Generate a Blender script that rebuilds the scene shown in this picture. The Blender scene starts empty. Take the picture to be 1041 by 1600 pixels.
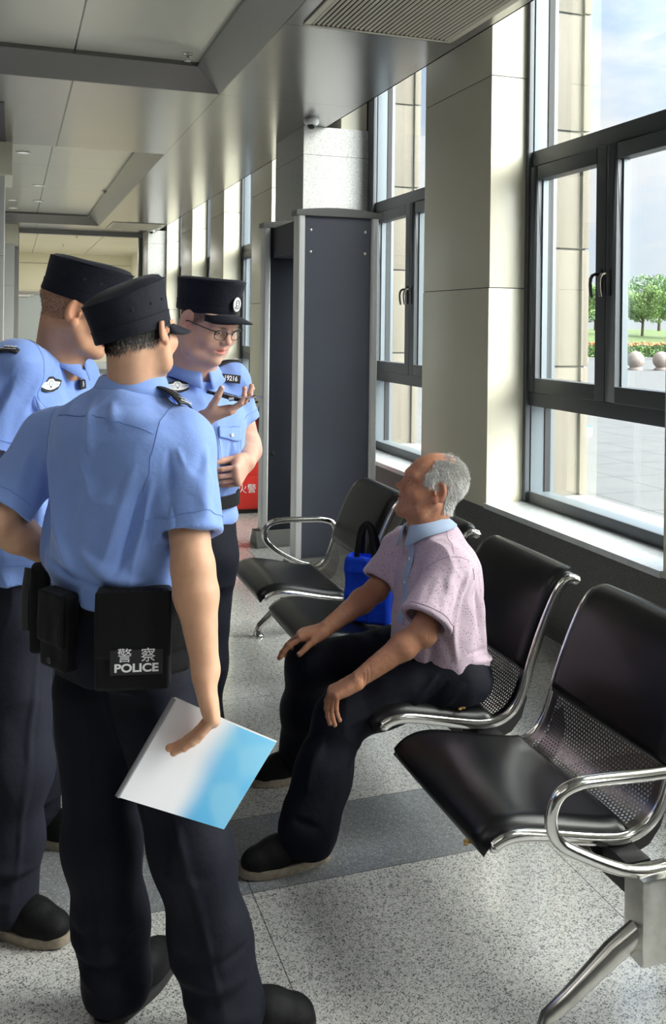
import bpy, bmesh, math, random
import numpy as np
from mathutils import Vector, Matrix

C = bpy.context.scene
COL = C.collection
random.seed(7)

# ------------------------------------------------------------------ camera
FPX, PPX, PPY, ROLL = 1450.0, 520.5, 506.5, 0.012
YAW = math.atan(501 / 1450.0)
EYE = 1.6
cam_d = bpy.data.cameras.new('camera')
cam = bpy.data.objects.new('camera', cam_d)
COL.objects.link(cam)
cam.location = (0, 0, EYE)
cam.rotation_euler = (Matrix.Rotation(-YAW, 3, 'Z') @ Matrix.Rotation(math.pi / 2, 3, 'X') @ Matrix.Rotation(ROLL, 3, 'Z')).to_euler()
cam_d.sensor_fit = 'AUTO'
cam_d.sensor_width = 36
cam_d.lens = FPX / 1600 * 36
cam_d.shift_x = 0.0
cam_d.shift_y = (PPY - 800) / 1600
cam_d.clip_start = 0.05
cam_d.clip_end = 500
C.camera = cam

# ------------------------------------------------------------------ view and world
C.view_settings.view_transform = 'Standard'
C.view_settings.look = 'None'
C.view_settings.gamma = 1.0
C.view_settings.use_curve_mapping = False
C.view_settings.exposure = 0.40
C.cycles.use_denoising = True
C.cycles.max_bounces = 8
C.cycles.diffuse_bounces = 5
C.cycles.glossy_bounces = 4
C.cycles.transparent_max_bounces = 24
C.cycles.sample_clamp_indirect = 6.0
C.cycles.caustics_reflective = False
C.cycles.caustics_refractive = False


def nd(nt, kind, loc=(0, 0), **kw):
    n = nt.nodes.new(kind)
    for k, v in kw.items():
        if k.startswith('i_'):
            n.inputs[k[2:].replace('_', ' ')].default_value = v
        else:
            setattr(n, k, v)
    return n


def math_n(nt, op, a, b=None, clamp=False):
    n = nt.nodes.new('ShaderNodeMath')
    n.operation = op
    n.use_clamp = clamp
    for i, v in enumerate((a, b)):
        if v is None:
            continue
        if isinstance(v, (int, float)):
            n.inputs[i].default_value = v
        else:
            nt.links.new(v, n.inputs[i])
    return n.outputs[0]


def ramp(nt, fac, stops, interp='LINEAR'):
    n = nt.nodes.new('ShaderNodeValToRGB')
    n.color_ramp.interpolation = interp
    el = n.color_ramp.elements
    while len(el) > 1:
        el.remove(el[-1])
    el[0].position = stops[0][0]
    el[0].color = (*stops[0][1], 1)
    for p, c in stops[1:]:
        e = el.new(p)
        e.color = (*c, 1)
    nt.links.new(fac, n.inputs[0])
    return n.outputs[0]


def mixc(nt, fac, a, b, mode='MIX'):
    n = nt.nodes.new('ShaderNodeMix')
    n.data_type = 'RGBA'
    n.blend_type = mode
    for i, v in ((0, fac), (6, a), (7, b)):
        if isinstance(v, (int, float)):
            n.inputs[i].default_value = v
        elif isinstance(v, tuple):
            n.inputs[i].default_value = (*v, 1)
        else:
            nt.links.new(v, n.inputs[i])
    return n.outputs[2]


def lin(r, g, b):
    f = lambda c: ((c / 255 + 0.055) / 1.055) ** 2.4 if c > 10 else c / 255 / 12.92
    return (f(r), f(g), f(b))


world = bpy.data.worlds.new('sky')
C.world = world
world.use_nodes = True
wn = world.node_tree
wn.nodes.clear()
wout = nd(wn, 'ShaderNodeOutputWorld')
wbg = nd(wn, 'ShaderNodeBackground')
tc = nd(wn, 'ShaderNodeTexCoord')
sep = nd(wn, 'ShaderNodeSeparateXYZ')
wn.links.new(tc.outputs['Generated'], sep.inputs[0])
grad = ramp(wn, sep.outputs[2], [(0.0, (0.56, 0.59, 0.62)), (0.08, (0.50, 0.55, 0.63)), (0.30, (0.36, 0.44, 0.58)), (1.0, (0.22, 0.32, 0.50))])
mp = nd(wn, 'ShaderNodeMapping')
mp.inputs['Scale'].default_value = (1.0, 1.0, 2.2)
mp.inputs['Location'].default_value = (0.35, 0.1, 0.05)
wn.links.new(tc.outputs['Generated'], mp.inputs[0])
cn = nd(wn, 'ShaderNodeTexNoise', i_Scale=4.0, i_Detail=7.0, i_Roughness=0.55)
wn.links.new(mp.outputs[0], cn.inputs['Vector'])
cl = ramp(wn, cn.outputs['Fac'], [(0.47, (0, 0, 0)), (0.60, (1, 1, 1))])
skyc = mixc(wn, cl, grad, (0.60, 0.585, 0.61))
# thin bright haze around the hidden sun, high up behind the viewer's right shoulder
SUN_DIR = Vector((0.80, -0.42, 0.62)).normalized()
dot = nd(wn, 'ShaderNodeVectorMath', operation='DOT_PRODUCT')
wn.links.new(tc.outputs['Generated'], dot.inputs[0])
dot.inputs[1].default_value = SUN_DIR
glow = math_n(wn, 'POWER', math_n(wn, 'MAXIMUM', dot.outputs['Value'], 0.0), 3.2)
SKY_GLOW = 28.0
SKY_BASE = 1.45
stren = math_n(wn, 'ADD', math_n(wn, 'MULTIPLY', glow, SKY_GLOW), SKY_BASE)
skyc2 = mixc(wn, math_n(wn, 'MINIMUM', glow, 1.0), skyc, (1.0, 0.96, 0.90))
wn.links.new(skyc2, wbg.inputs[0])
wn.links.new(stren, wbg.inputs[1])
wn.links.new(wbg.outputs[0], wout.inputs[0])


def area_light(name, loc, rot, sx, sy, energy, color=(1, 1, 1), portal=False):
    d = bpy.data.lights.new(name, 'AREA')
    d.shape = 'RECTANGLE'
    d.size, d.size_y = sx, sy
    d.energy = energy
    d.color = color
    if portal:
        d.cycles.is_portal = True
    o = bpy.data.objects.new(name, d)
    o.location = loc
    o.rotation_euler = rot
    COL.objects.link(o)
    return o


# daylight portals, one in every window opening
WINS = [(-4.2, -2.65), (-1.71, -0.15), (0.78, 2.34), (3.27, 4.83), (5.75, 7.33), (8.3, 9.7), (10.57, 12.1), (13.0, 14.39), (15.38, 16.9)]
for y0, y1 in WINS:

    area_light('window_portal', (3.12, (y0 + y1) / 2, 2.4), (0, math.pi / 2, 0), 3.5, y1 - y0, 1, portal=True)

# ------------------------------------------------------------------ objects
def finish(me, name, mat, parent=None, smooth=True):
    o = bpy.data.objects.new(name, me)
    COL.objects.link(o)
    if mat is not None:
        for m in (mat if isinstance(mat, (list, tuple)) else [mat]):
            me.materials.append(m)
    if parent is not None:
        o.parent = parent
    return o


def tag(o, label=None, cat=None, group=None, kind=None):
    if label:
        o['label'] = label
    if cat:
        o['category'] = cat
    if group:
        o['group'] = group
    if kind:
        o['kind'] = kind
    return o


def empty(name, loc=(0, 0, 0), label=None, cat=None, group=None):
    o = bpy.data.objects.new(name, None)
    o.empty_display_size = 0.1
    o.location = loc
    COL.objects.link(o)
    EMPTY_LOC[o.name] = Vector(loc)
    return tag(o, label, cat, group)


EMPTY_LOC = {}


def settle(root):
    """children were built in world coordinates: move their data under the empty's base point"""
    off = Vector(root.location)
    done = set()

    def rec(o):
        for c in [x for x in COL.objects if x.parent == o]:
            if c.type == 'MESH' and c.data.name not in done:
                c.data.transform(Matrix.Translation(-off))
                done.add(c.data.name)
            rec(c)
    rec(root)


def copy_tree(o, parent=None):
    c = o.copy()
    COL.objects.link(c)
    c.parent = parent
    for ch in [x for x in COL.objects if x.parent == o]:
        copy_tree(ch, c)
    return c


class MB:
    def __init__(self):
        self.v, self.f, self.m, self.cur = [], [], [], 0

    def add(self, vs, fs):
        n = len(self.v)
        self.v += [tuple(p) for p in vs]
        self.f += [tuple(i + n for i in f) for f in fs]
        self.m += [self.cur] * len(fs)
        return self

    def box(self, x0, y0, z0, x1, y1, z1, M=None):
        x0, x1 = min(x0, x1), max(x0, x1)
        y0, y1 = min(y0, y1), max(y0, y1)
        z0, z1 = min(z0, z1), max(z0, z1)
        vs = [Vector(p) for p in ((x0, y0, z0), (x1, y0, z0), (x1, y1, z0), (x0, y1, z0), (x0, y0, z1), (x1, y0, z1), (x1, y1, z1), (x0, y1, z1))]
        if M is not None:
            vs = [M @ p for p in vs]
        return self.add(vs, [(0, 3, 2, 1), (4, 5, 6, 7), (0, 1, 5, 4), (1, 2, 6, 5), (2, 3, 7, 6), (3, 0, 4, 7)])

    def tube(self, pts, r, seg=12, closed=False, caps=True, flat=None):
        pts = [Vector(p) for p in pts]
        n = len(pts)
        rs = r if isinstance(r, (list, tuple)) else [r] * n
        up = None
        rings = []
        for i, p in enumerate(pts):
            a = pts[i - 1] if (i > 0 or closed) else p
            b = pts[(i + 1) % n] if (i < n - 1 or closed) else p
            t = (b - a).normalized()
            if up is None:
                up = t.orthogonal().normalized() if flat is None else Vector(flat)
            u = (up - t * up.dot(t)).normalized()
            up = u
            w = t.cross(u)
            ru, rw = rs[i] if isinstance(rs[i], (list, tuple)) else (rs[i], rs[i])
            rings.append([p + u * (ru * math.cos(2 * math.pi * k / seg)) + w * (rw * math.sin(2 * math.pi * k / seg)) for k in range(seg)])
        vs = [q for rg in rings for q in rg]
        fs = []
        for i in range(n if closed else n - 1):
            j = (i + 1) % n
            for k in range(seg):
                l = (k + 1) % seg
                fs.append((i * seg + k, i * seg + l, j * seg + l, j * seg + k))
        if caps and not closed:
            fs.append(tuple(range(seg - 1, -1, -1)))
            fs.append(tuple((n - 1) * seg + k for k in range(seg)))
        return self.add(vs, fs)

    def prism(self, prof, a, b, axis='Y', M=None):
        """profile of 2D points swept along an axis"""
        n = len(prof)
        mk = {'Y': lambda p, t: (p[0], t, p[1]), 'X': lambda p, t: (t, p[0], p[1]), 'Z': lambda p, t: (p[0], p[1], t)}[axis]
        vs = [Vector(mk(p, a)) for p in prof] + [Vector(mk(p, b)) for p in prof]
        if M is not None:
            vs = [M @ p for p in vs]
        fs = [tuple(range(n)), tuple(range(2 * n - 1, n - 1, -1))]
        for i in range(n):
            j = (i + 1) % n
            fs.append((j, i, n + i, n + j))
        return self.add(vs, fs)

    def lathe(self, prof, seg=24, M=None):
        vs, fs = [], []
        n = len(prof)
        for k in range(seg):
            a = 2 * math.pi * k / seg
            for r, z in prof:
                vs.append(Vector((r * math.cos(a), r * math.sin(a), z)))
        for k in range(seg):
            l = (k + 1) % seg
            for i in range(n - 1):
                fs.append((k * n + i, l * n + i, l * n + i + 1, k * n + i + 1))
        if M is not None:
            vs = [M @ p for p in vs]
        return self.add(vs, fs)

    def sphere(self, c, r, seg=20, rings=12, sc=(1, 1, 1)):
        c = Vector(c)
        prof = [(max(1e-5, r * math.sin(math.pi * i / rings)), -r * math.cos(math.pi * i / rings)) for i in range(rings + 1)]
        return self.lathe(prof, seg, Matrix.Translation(c) @ Matrix.Diagonal((*sc, 1)))

    def grid(self, P):
        """P: rows of points"""
        n, m = len(P), len(P[0])
        return self.add([q for r in P for q in r], [(i * m + j, i * m + j + 1, (i + 1) * m + j + 1, (i + 1) * m + j) for i in range(n - 1) for j in range(m - 1)])

    def build(self, name, mat, parent=None, smooth=False, bevel=0, angle=40, solid=0, subsurf=0):
        me = bpy.data.meshes.new(name)
        me.from_pydata(self.v, [], self.f)
        me.update()
        bm = bmesh.new()
        bm.from_mesh(me)
        bmesh.ops.remove_doubles(bm, verts=bm.verts, dist=1e-6)
        bmesh.ops.recalc_face_normals(bm, faces=bm.faces)
        if bevel:
            es = [e for e in bm.edges if len(e.link_faces) == 2 and e.calc_face_angle(0) > 0.5]
            bmesh.ops.bevel(bm, geom=es, offset=bevel, segments=2, affect='EDGES', profile=0.7, clamp_overlap=True)
        bm.to_mesh(me)
        bm.free()
        if len(me.polygons) == len(self.m) and any(self.m):
            for p, k in zip(me.polygons, self.m):
                p.material_index = k
        if smooth or bevel:
            for p in me.polygons:
                p.use_smooth = True
            try:
                me.set_sharp_from_angle(angle=math.radians(angle))
            except Exception:
                pass
        o = finish(me, name, mat, parent)
        if solid:
            md = o.modifiers.new('solid', 'SOLIDIFY')
            md.thickness = solid
            md.offset = 0
            md.use_even_offset = False
        if subsurf:
            md = o.modifiers.new('sub', 'SUBSURF')
            md.levels = md.render_levels = subsurf
        return o


def text_mesh(name, s, size, M, mat, parent=None, extrude=0.0004, bold=0.0, align='CENTER', sx=1.0):
    cu = bpy.data.curves.new(name, 'FONT')
    cu.body = s
    cu.size = size
    cu.extrude = extrude
    cu.offset = bold
    cu.align_x = align
    cu.align_y = 'CENTER'
    to = bpy.data.objects.new(name + '_src', cu)
    COL.objects.link(to)
    dg = bpy.context.evaluated_depsgraph_get()
    me = bpy.data.meshes.new_from_object(to.evaluated_get(dg))
    bpy.data.objects.remove(to)
    bpy.data.curves.remove(cu)
    me.transform(M @ Matrix.Diagonal((sx, 1, 1, 1)))
    me.name = name
    me.materials.clear()
    return finish(me, name, mat, parent)


def frame_m(o, x, y, z=None):
    """matrix with the given origin, x axis, y axis"""
    x = Vector(x).normalized()
    y = Vector(y)
    y = (y - x * y.dot(x)).normalized()
    z = x.cross(y)
    return Matrix(((x[0], y[0], z[0], o[0]), (x[1], y[1], z[1], o[1]), (x[2], y[2], z[2], o[2]), (0, 0, 0, 1)))


# ------------------------------------------------------------------ materials
def mat(name, color=(0.5, 0.5, 0.5), rough=0.5, metal=0.0, spec=0.5, coat=0.0, noise=None, bump=None, sss=0.0, sheen=0.0):
    m = bpy.data.materials.new(name)
    m.use_nodes = True
    nt = m.node_tree
    b = nt.nodes['Principled BSDF']
    b.inputs['Base Color'].default_value = (*color, 1)
    b.inputs['Roughness'].default_value = rough
    b.inputs['Metallic'].default_value = metal
    b.inputs['Specular IOR Level'].default_value = spec
    if coat:
        b.inputs['Coat Weight'].default_value = coat
        b.inputs['Coat Roughness'].default_value = 0.05
    if sheen:
        b.inputs['Sheen Weight'].default_value = sheen
        b.inputs['Sheen Roughness'].default_value = 0.4
    if sss:
        b.inputs['Subsurface Weight'].default_value = sss
        b.inputs['Subsurface Radius'].default_value = (0.012, 0.004, 0.002)
        b.inputs['Subsurface Scale'].default_value = 1.0
    co = nd(nt, 'ShaderNodeTexCoord')
    if noise:
        sc, amt = noise
        t = nd(nt, 'ShaderNodeTexNoise', i_Scale=float(sc), i_Detail=4.0)
        nt.links.new(co.outputs['Object'], t.inputs['Vector'])
        dark = tuple(c * (1 - amt) for c in color)
        lite = tuple(min(1, c * (1 + amt)) for c in color)
        nt.links.new(ramp(nt, t.outputs['Fac'], [(0.3, dark), (0.7, lite)]), b.inputs['Base Color'])
    if bump:
        sc, st, dist = bump
        t = nd(nt, 'ShaderNodeTexNoise', i_Scale=float(sc), i_Detail=3.0)
        nt.links.new(co.outputs['Object'], t.inputs['Vector'])
        bp = nd(nt, 'ShaderNodeBump')
        bp.inputs['Strength'].default_value = st
        bp.inputs['Distance'].default_value = dist
        nt.links.new(t.outputs['Fac'], bp.inputs['Height'])
        nt.links.new(bp.outputs[0], b.inputs['Normal'])
    return m


def speckle(name, stops, scale, rough, seams=None, coat=0.0, band=None, detail=2.0, chips=0.0):
    """granite or terrazzo: hard speckle from noise, optional seam lines and a darker inlaid band"""
    m = mat(name, rough=rough, coat=coat)
    nt = m.node_tree
    b = nt.nodes['Principled BSDF']
    co = nd(nt, 'ShaderNodeTexCoord')
    t = nd(nt, 'ShaderNodeTexNoise', i_Scale=scale, i_Detail=detail, i_Roughness=0.65)
    nt.links.new(co.outputs['Object'], t.inputs['Vector'])
    big = nd(nt, 'ShaderNodeTexNoise', i_Scale=2.3, i_Detail=3.0)
    nt.links.new(co.outputs['Object'], big.inputs['Vector'])
    if chips:
        vo = nd(nt, 'ShaderNodeTexVoronoi', i_Scale=chips)
        nt.links.new(co.outputs['Object'], vo.inputs['Vector'])
        sx_ = nd(nt, 'ShaderNodeSeparateColor')
        nt.links.new(vo.outputs['Color'], sx_.inputs[0])
        fac = math_n(nt, 'ADD', math_n(nt, 'MULTIPLY', sx_.outputs[0], 0.65), math_n(nt, 'MULTIPLY', t.outputs['Fac'], 0.35))
    else:
        fac = t.outputs['Fac']
    col = ramp(nt, fac, stops)
    sp = nd(nt, 'ShaderNodeSeparateXYZ')
    nt.links.new(co.outputs['Object'], sp.inputs[0])
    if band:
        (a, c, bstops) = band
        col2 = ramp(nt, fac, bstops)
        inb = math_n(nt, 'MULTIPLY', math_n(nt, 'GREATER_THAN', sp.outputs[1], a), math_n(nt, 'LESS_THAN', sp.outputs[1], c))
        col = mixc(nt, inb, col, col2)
    col = mixc(nt, 0.18, col, ramp(nt, big.outputs['Fac'], [(0.3, (0.35, 0.35, 0.36)), (0.7, (0.62, 0.61, 0.6))]), 'MULTIPLY') if False else col
    if seams:
        for ax, vals, w in seams:
            for v in vals:
                d = math_n(nt, 'ABSOLUTE', math_n(nt, 'SUBTRACT', sp.outputs[ax], v))
                col = mixc(nt, math_n(nt, 'MULTIPLY', math_n(nt, 'LESS_THAN', d, w), 0.75), col, (0.03, 0.03, 0.03))
    nt.links.new(col, b.inputs['Base Color'])
    return m


M = {}
G = lambda v: (v, v, v * 0.985)
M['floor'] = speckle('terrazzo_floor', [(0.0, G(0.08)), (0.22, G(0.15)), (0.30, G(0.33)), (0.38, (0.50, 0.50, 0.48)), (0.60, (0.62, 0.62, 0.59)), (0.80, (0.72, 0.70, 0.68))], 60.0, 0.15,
                     seams=[(1, [0.665, 1.6, 2.53, 2.922, 3.857, 4.79, 5.73, 6.66, 7.6, 8.53, 9.47, 10.4, 12.3, 14.1, 16.0], 0.0016), (0, [-5.0, -4.1, -3.1, -2.2, -1.25, -0.28, 0.655, 1.585], 0.0016)],
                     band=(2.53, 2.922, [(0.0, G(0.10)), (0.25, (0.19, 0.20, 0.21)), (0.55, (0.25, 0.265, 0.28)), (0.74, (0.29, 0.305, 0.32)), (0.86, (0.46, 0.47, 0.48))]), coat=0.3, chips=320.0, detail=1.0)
M['granite'] = speckle('pale_granite', [(0.0, G(0.10)), (0.38, G(0.26)), (0.45, (0.50, 0.50, 0.48)), (0.7, (0.66, 0.66, 0.64))], 190.0, 0.45)
M['granite_dark'] = speckle('dark_granite', [(0.0, G(0.04)), (0.45, G(0.10)), (0.6, G(0.15)), (0.75, G(0.25))], 220.0, 0.45)
M['sill'] = speckle('white_stone', [(0.0, (0.55, 0.58, 0.6)), (0.5, (0.74, 0.77, 0.78)), (1.0, (0.84, 0.86, 0.87))], 25.0, 0.10, coat=0.4)
M['beige'] = mat('beige_aluminium_panel', lin(222, 217, 196), 0.33, 0.0, 0.6)
M['groove'] = mat('dark_joint', (0.05, 0.05, 0.045), 0.8)
M['ceil'] = mat('grey_metal_ceiling_panel', (0.46, 0.45, 0.44), 0.30, 0.75, bump=(1.2, 0.25, 0.01))
M['ceil_tray'] = mat('pale_tray_panel', (0.62, 0.61, 0.55), 0.35, 0.15)
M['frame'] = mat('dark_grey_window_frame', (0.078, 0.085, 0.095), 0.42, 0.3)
M['frame_lit'] = mat('lit_window_frame_inner', (0.17, 0.20, 0.22), 0.40, 0.3)  # frame metal again, window light on the inner faces put into its colour
M['rubber'] = mat('black_gasket', (0.012, 0.012, 0.014), 0.6)
M['chrome'] = mat('polished_steel', (0.78, 0.77, 0.74), 0.13, 1.0, bump=(9, 0.06, 0.002))
M['steel_worn'] = mat('scuffed_steel', (0.60, 0.585, 0.55), 0.24, 1.0, noise=(30, 0.12), bump=(14, 0.1, 0.002))
M['leather'] = mat('black_leatherette', (0.006, 0.006, 0.007), 0.30, 0.0, 0.32, bump=(420, 0.05, 0.0006))
M['black_metal'] = mat('black_painted_metal', (0.012, 0.012, 0.013), 0.4)
M['white_pl'] = mat('white_plastic', (0.75, 0.75, 0.74), 0.35)
M['black_gl'] = mat('black_glass', (0.01, 0.01, 0.012), 0.06)
M['cream'] = mat('cream_wall', lin(228, 225, 206), 0.7)
M['door_grey'] = mat('blue_grey_door', lin(170, 180, 186), 0.45)
M['grey_trim'] = mat('grey_trim', (0.30, 0.30, 0.30), 0.45, 0.4)
M['slate'] = mat('slate_grey_panel', (0.085, 0.094, 0.128), 0.5, noise=(3, 0.05))
M['slate_dark'] = mat('slate_header', (0.055, 0.055, 0.07), 0.5)
M['alu'] = mat('silver_aluminium', (0.78, 0.79, 0.80), 0.35, 0.15)
M['alu_dark'] = mat('grey_plastic_cap', (0.20, 0.20, 0.195), 0.5)
M['red'] = mat('red_paint', lin(214, 52, 42), 0.42)
M['dark_red'] = mat('dark_red_paint', lin(120, 22, 22), 0.35)
M['white'] = mat('white_paint', (0.8, 0.8, 0.8), 0.6)


def glass_mat():
    m = bpy.data.materials.new('window_glass')
    m.use_nodes = True
    nt = m.node_tree
    nt.nodes.clear()
    out = nd(nt, 'ShaderNodeOutputMaterial')
    tr = nd(nt, 'ShaderNodeBsdfTransparent')
    tr.inputs[0].default_value = (0.93, 0.96, 0.95, 1)
    gl = nd(nt, 'ShaderNodeBsdfGlossy')
    gl.inputs['Roughness'].default_value = 0.02
    fr = nd(nt, 'ShaderNodeFresnel')
    fr.inputs[0].default_value = 1.45
    mx = nd(nt, 'ShaderNodeMixShader')
    nt.links.new(math_n(nt, 'MULTIPLY', fr.outputs[0], 0.25), mx.inputs[0])
    nt.links.new(tr.outputs[0], mx.inputs[1])
    nt.links.new(gl.outputs[0], mx.inputs[2])
    nt.links.new(mx.outputs[0], out.inputs[0])
    return m


M['glass'] = glass_mat()


def perf_mat():
    """steel sheet with a staggered pattern of round holes, laid out on the sheet's own UVs (metres)"""
    m = mat('perforated_steel', (0.30, 0.29, 0.285), 0.26, 1.0)
    nt = m.node_tree
    b = nt.nodes['Principled BSDF']
    out = nt.nodes['Material Output']
    uv = nd(nt, 'ShaderNodeUVMap')
    sp = nd(nt, 'ShaderNodeSeparateXYZ')
    nt.links.new(uv.outputs[0], sp.inputs[0])
    P = 0.0120
    row = math_n(nt, 'DIVIDE', sp.outputs[1], P * 0.82)
    ri = math_n(nt, 'FLOOR', row)
    off = math_n(nt, 'MULTIPLY', math_n(nt, 'MODULO', math_n(nt, 'ADD', ri, 1000.0), 2.0), 0.5)
    fx = math_n(nt, 'SUBTRACT', math_n(nt, 'FRACT', math_n(nt, 'ADD', math_n(nt, 'DIVIDE', sp.outputs[0], P), off)), 0.5)
    fy = math_n(nt, 'MULTIPLY', math_n(nt, 'SUBTRACT', math_n(nt, 'FRACT', row), 0.5), 0.82)
    d = math_n(nt, 'SQRT', math_n(nt, 'ADD', math_n(nt, 'MULTIPLY', fx, fx), math_n(nt, 'MULTIPLY', fy, fy)))
    hole = math_n(nt, 'LESS_THAN', d, 0.30)
    # holes stop short of the sheet's borders (u, v stored from 0 at the lower left)
    inn = math_n(nt, 'MULTIPLY', math_n(nt, 'GREATER_THAN', sp.outputs[0], 0.03), math_n(nt, 'LESS_THAN', sp.outputs[0], 0.49))
    inn = math_n(nt, 'MULTIPLY', inn, math_n(nt, 'MULTIPLY', math_n(nt, 'GREATER_THAN', sp.outputs[1], 0.015), math_n(nt, 'LESS_THAN', sp.outputs[1], 0.9)))
    hole = math_n(nt, 'MULTIPLY', hole, inn)
    tr = nd(nt, 'ShaderNodeBsdfTransparent')
    mx = nd(nt, 'ShaderNodeMixShader')
    nt.links.new(hole, mx.inputs[0])
    nt.links.new(b.outputs[0], mx.inputs[1])
    nt.links.new(tr.outputs[0], mx.inputs[2])
    nt.links.new(mx.outputs[0], out.inputs[0])
    return m


M['perf'] = perf_mat()


# added fill lights without fixtures, near the viewer and in the corridor
def lamp(loc, sx, sy, e, col=(1.0, 0.98, 0.95)):
    return area_light('ceiling_fill_light', loc, (0, 0, 0), sx, sy, e, col)


for lx, ly, le in ((1.3, 21.6, 75), (-0.9, 0.4, 8), (-0.9, 2.9, 7), (0.5, -1.0, 5)):
    lamp((lx, ly, 3.235), 1.2, 1.2, le)

# =================================================================== the setting
def struct(o):
    o['kind'] = 'structure'
    return o


ZC = 3.26          # underside of the metal ceiling
XW = 2.63          # inner face of the window wall
XS = 2.49          # edge of the ceiling over the windows
TOP = 4.25

b = MB().box(-6.0, -4.5, -0.12, 2.9, 25.5, 0.0)
struct(b.build('floor', M['floor']))


def ceil_mat(name, base, xs, ys, w=0.003):
    m = mat(name, base, 0.22, 0.82, bump=(1.1, 0.2, 0.010))
    nt = m.node_tree
    bs = nt.nodes['Principled BSDF']
    co = nd(nt, 'ShaderNodeTexCoord')
    sp = nd(nt, 'ShaderNodeSeparateXYZ')
    nt.links.new(co.outputs['Object'], sp.inputs[0])
    col = None
    for ax, vals in ((0, xs), (1, ys)):
        for v in vals:
            ww = w
            if isinstance(v, tuple):
                v, ww = v
            d = math_n(nt, 'ABSOLUTE', math_n(nt, 'SUBTRACT', sp.outputs[ax], v))
            col = mixc(nt, math_n(nt, 'LESS_THAN', d, ww), col if col else base, (0.03, 0.03, 0.03))
    if col:
        nt.links.new(col, bs.inputs['Base Color'])
    return m


M['ceil'] = ceil_mat('grey_metal_ceiling_panels', (0.37, 0.362, 0.362), [1.405, (0.375, 0.007)], [2.9, 4.95, 6.66, 8.9, 10.95, 13.2, 15.2, 16.6])
M['ceil_tray'] = ceil_mat('pale_tray_panels', (0.66, 0.65, 0.585), [(0.375, 0.006)], [3.2, 5.0, 11.4, 13.4])
M['ceil_tray'].node_tree.nodes['Principled BSDF'].inputs['Metallic'].default_value = 0.1

TX0, TX1 = -2.2, 1.40
trays = [(-1.5, 6.65), (9.22, 16.6)]
bevels = []
b = MB()
b.box(TX1, -4.5, ZC, XS, 17.75, ZC + 0.04)
b.box(-6.0, -4.5, ZC, TX0, 17.75, ZC + 0.04)
for y0, y1 in ((-4.5, -1.5), (6.65, 9.22), (16.6, 17.75)):
    b.box(TX0, y0, ZC, TX1, y1, ZC + 0.04)
b.box(XS - 0.01, -4.5, ZC, XS, 17.75, TOP)
for y0, y1 in trays:
    i0, i1, j0, j1 = TX0 + 0.2, TX1 - 0.2, y0 + 0.2, y1 - 0.2
    zt = ZC + 0.13
    bv = MB()
    bv.add([(TX0, y0, ZC), (TX1, y0, ZC), (TX1, y1, ZC), (TX0, y1, ZC), (i0, j0, zt), (i1, j0, zt), (i1, j1, zt), (i0, j1, zt)],
          [(0, 1, 5, 4), (1, 2, 6, 5), (2, 3, 7, 6), (3, 0, 4, 7)])
    bevels.append(bv)
    bv.add([(i0, j0, zt), (i1, j0, zt), (i1, j1, zt), (i0, j1, zt), (i0, j0, zt + .04), (i1, j0, zt + .04), (i1, j1, zt + .04), (i0, j1, zt + .04)],
          [(0, 1, 5, 4), (1, 2, 6, 5), (2, 3, 7, 6), (3, 0, 4, 7)])
ceil = struct(b.build('ceiling', M['ceil']))
M['bevel'] = ceil_mat('shaded_bevel_panels', (0.20, 0.196, 0.195), [], [])  # ceiling metal with the shade on the slopes put into its colour
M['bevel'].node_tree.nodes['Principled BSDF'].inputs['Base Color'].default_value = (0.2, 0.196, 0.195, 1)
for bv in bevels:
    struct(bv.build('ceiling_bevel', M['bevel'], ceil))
b = MB()
for y0, y1 in trays:
    b.box(TX0, y0, ZC + 0.16, TX1, y1, ZC + 0.2)
struct(b.build('ceiling_tray', M['ceil_tray'], ceil))
b = MB().box(-6.2, -4.7, TOP, 3.3, 25.6, TOP + 0.3)
b.box(2.9, -4.7, TOP - 0.05, 3.3, 25.6, TOP)
struct(b.build('ceiling_slab', M['white'], ceil))

# lower granite wall under the windows, sills on top of it
b = MB().box(XW, -4.5, 0, 3.08, 17.6, 0.535)
struct(b.build('wall_right', M['granite_dark']))

# beige clad piers between the windows
piers = [(-2.65, -1.71), (-0.15, 0.78), (2.34, 3.27), (4.83, 5.75), (9.7, 10.57), (12.1, 13.0), (14.39, 15.38), (7.33, 8.3), (-4.6, -4.2), (16.9, 17.7)]
for i, (y0, y1) in enumerate(piers):
    yi, y_in = (7.47 if y0 == 7.33 else y0), y0
    b = MB()
    zz = [0.536, 1.825, 3.068, TOP]
    for k in range(3):
        b.box(XW + (0.004 if k else 0.0), yi, zz[k] + (0.0025 if k else 0), 2.868, y1, zz[k + 1] - (0.0025 if k < 2 else 0))
    o = struct(b.build('trim_%d' % (i + 1), M['beige'], bevel=0.002))
    g = MB().box(XW + 0.008, yi + 0.004, 0.54, 2.86, y1 - 0.004, TOP)
    struct(g.build('pier_joint', M['groove'], o))
    # outside cladding of the same pier
    g = MB()
    ez = [0.58, 1.36, 2.07, 2.78, 3.49, 4.2]
    for k in range(5):
        g.box(3.02, y0 + 0.0, ez[k] + 0.006, 3.245, y1 - 0.0, ez[k + 1] - 0.006)
        g.box(3.25, y0 - 0.02, ez[k] + 0.006, 3.30, y1 + 0.02, ez[k + 1] - 0.006)
    struct(g.build('pier_cladding', mat('sand_stone_cladding', lin(124, 117, 104), 0.7, noise=(2, 0.04)) if i == 0 else bpy.data.materials['sand_stone_cladding'], o, bevel=0.004))
    g = MB().box(2.99, y0 + 0.01, 0.56, 3.29, y1 - 0.01, TOP)
    struct(g.build('cladding_joint', M['groove'], o))

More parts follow.
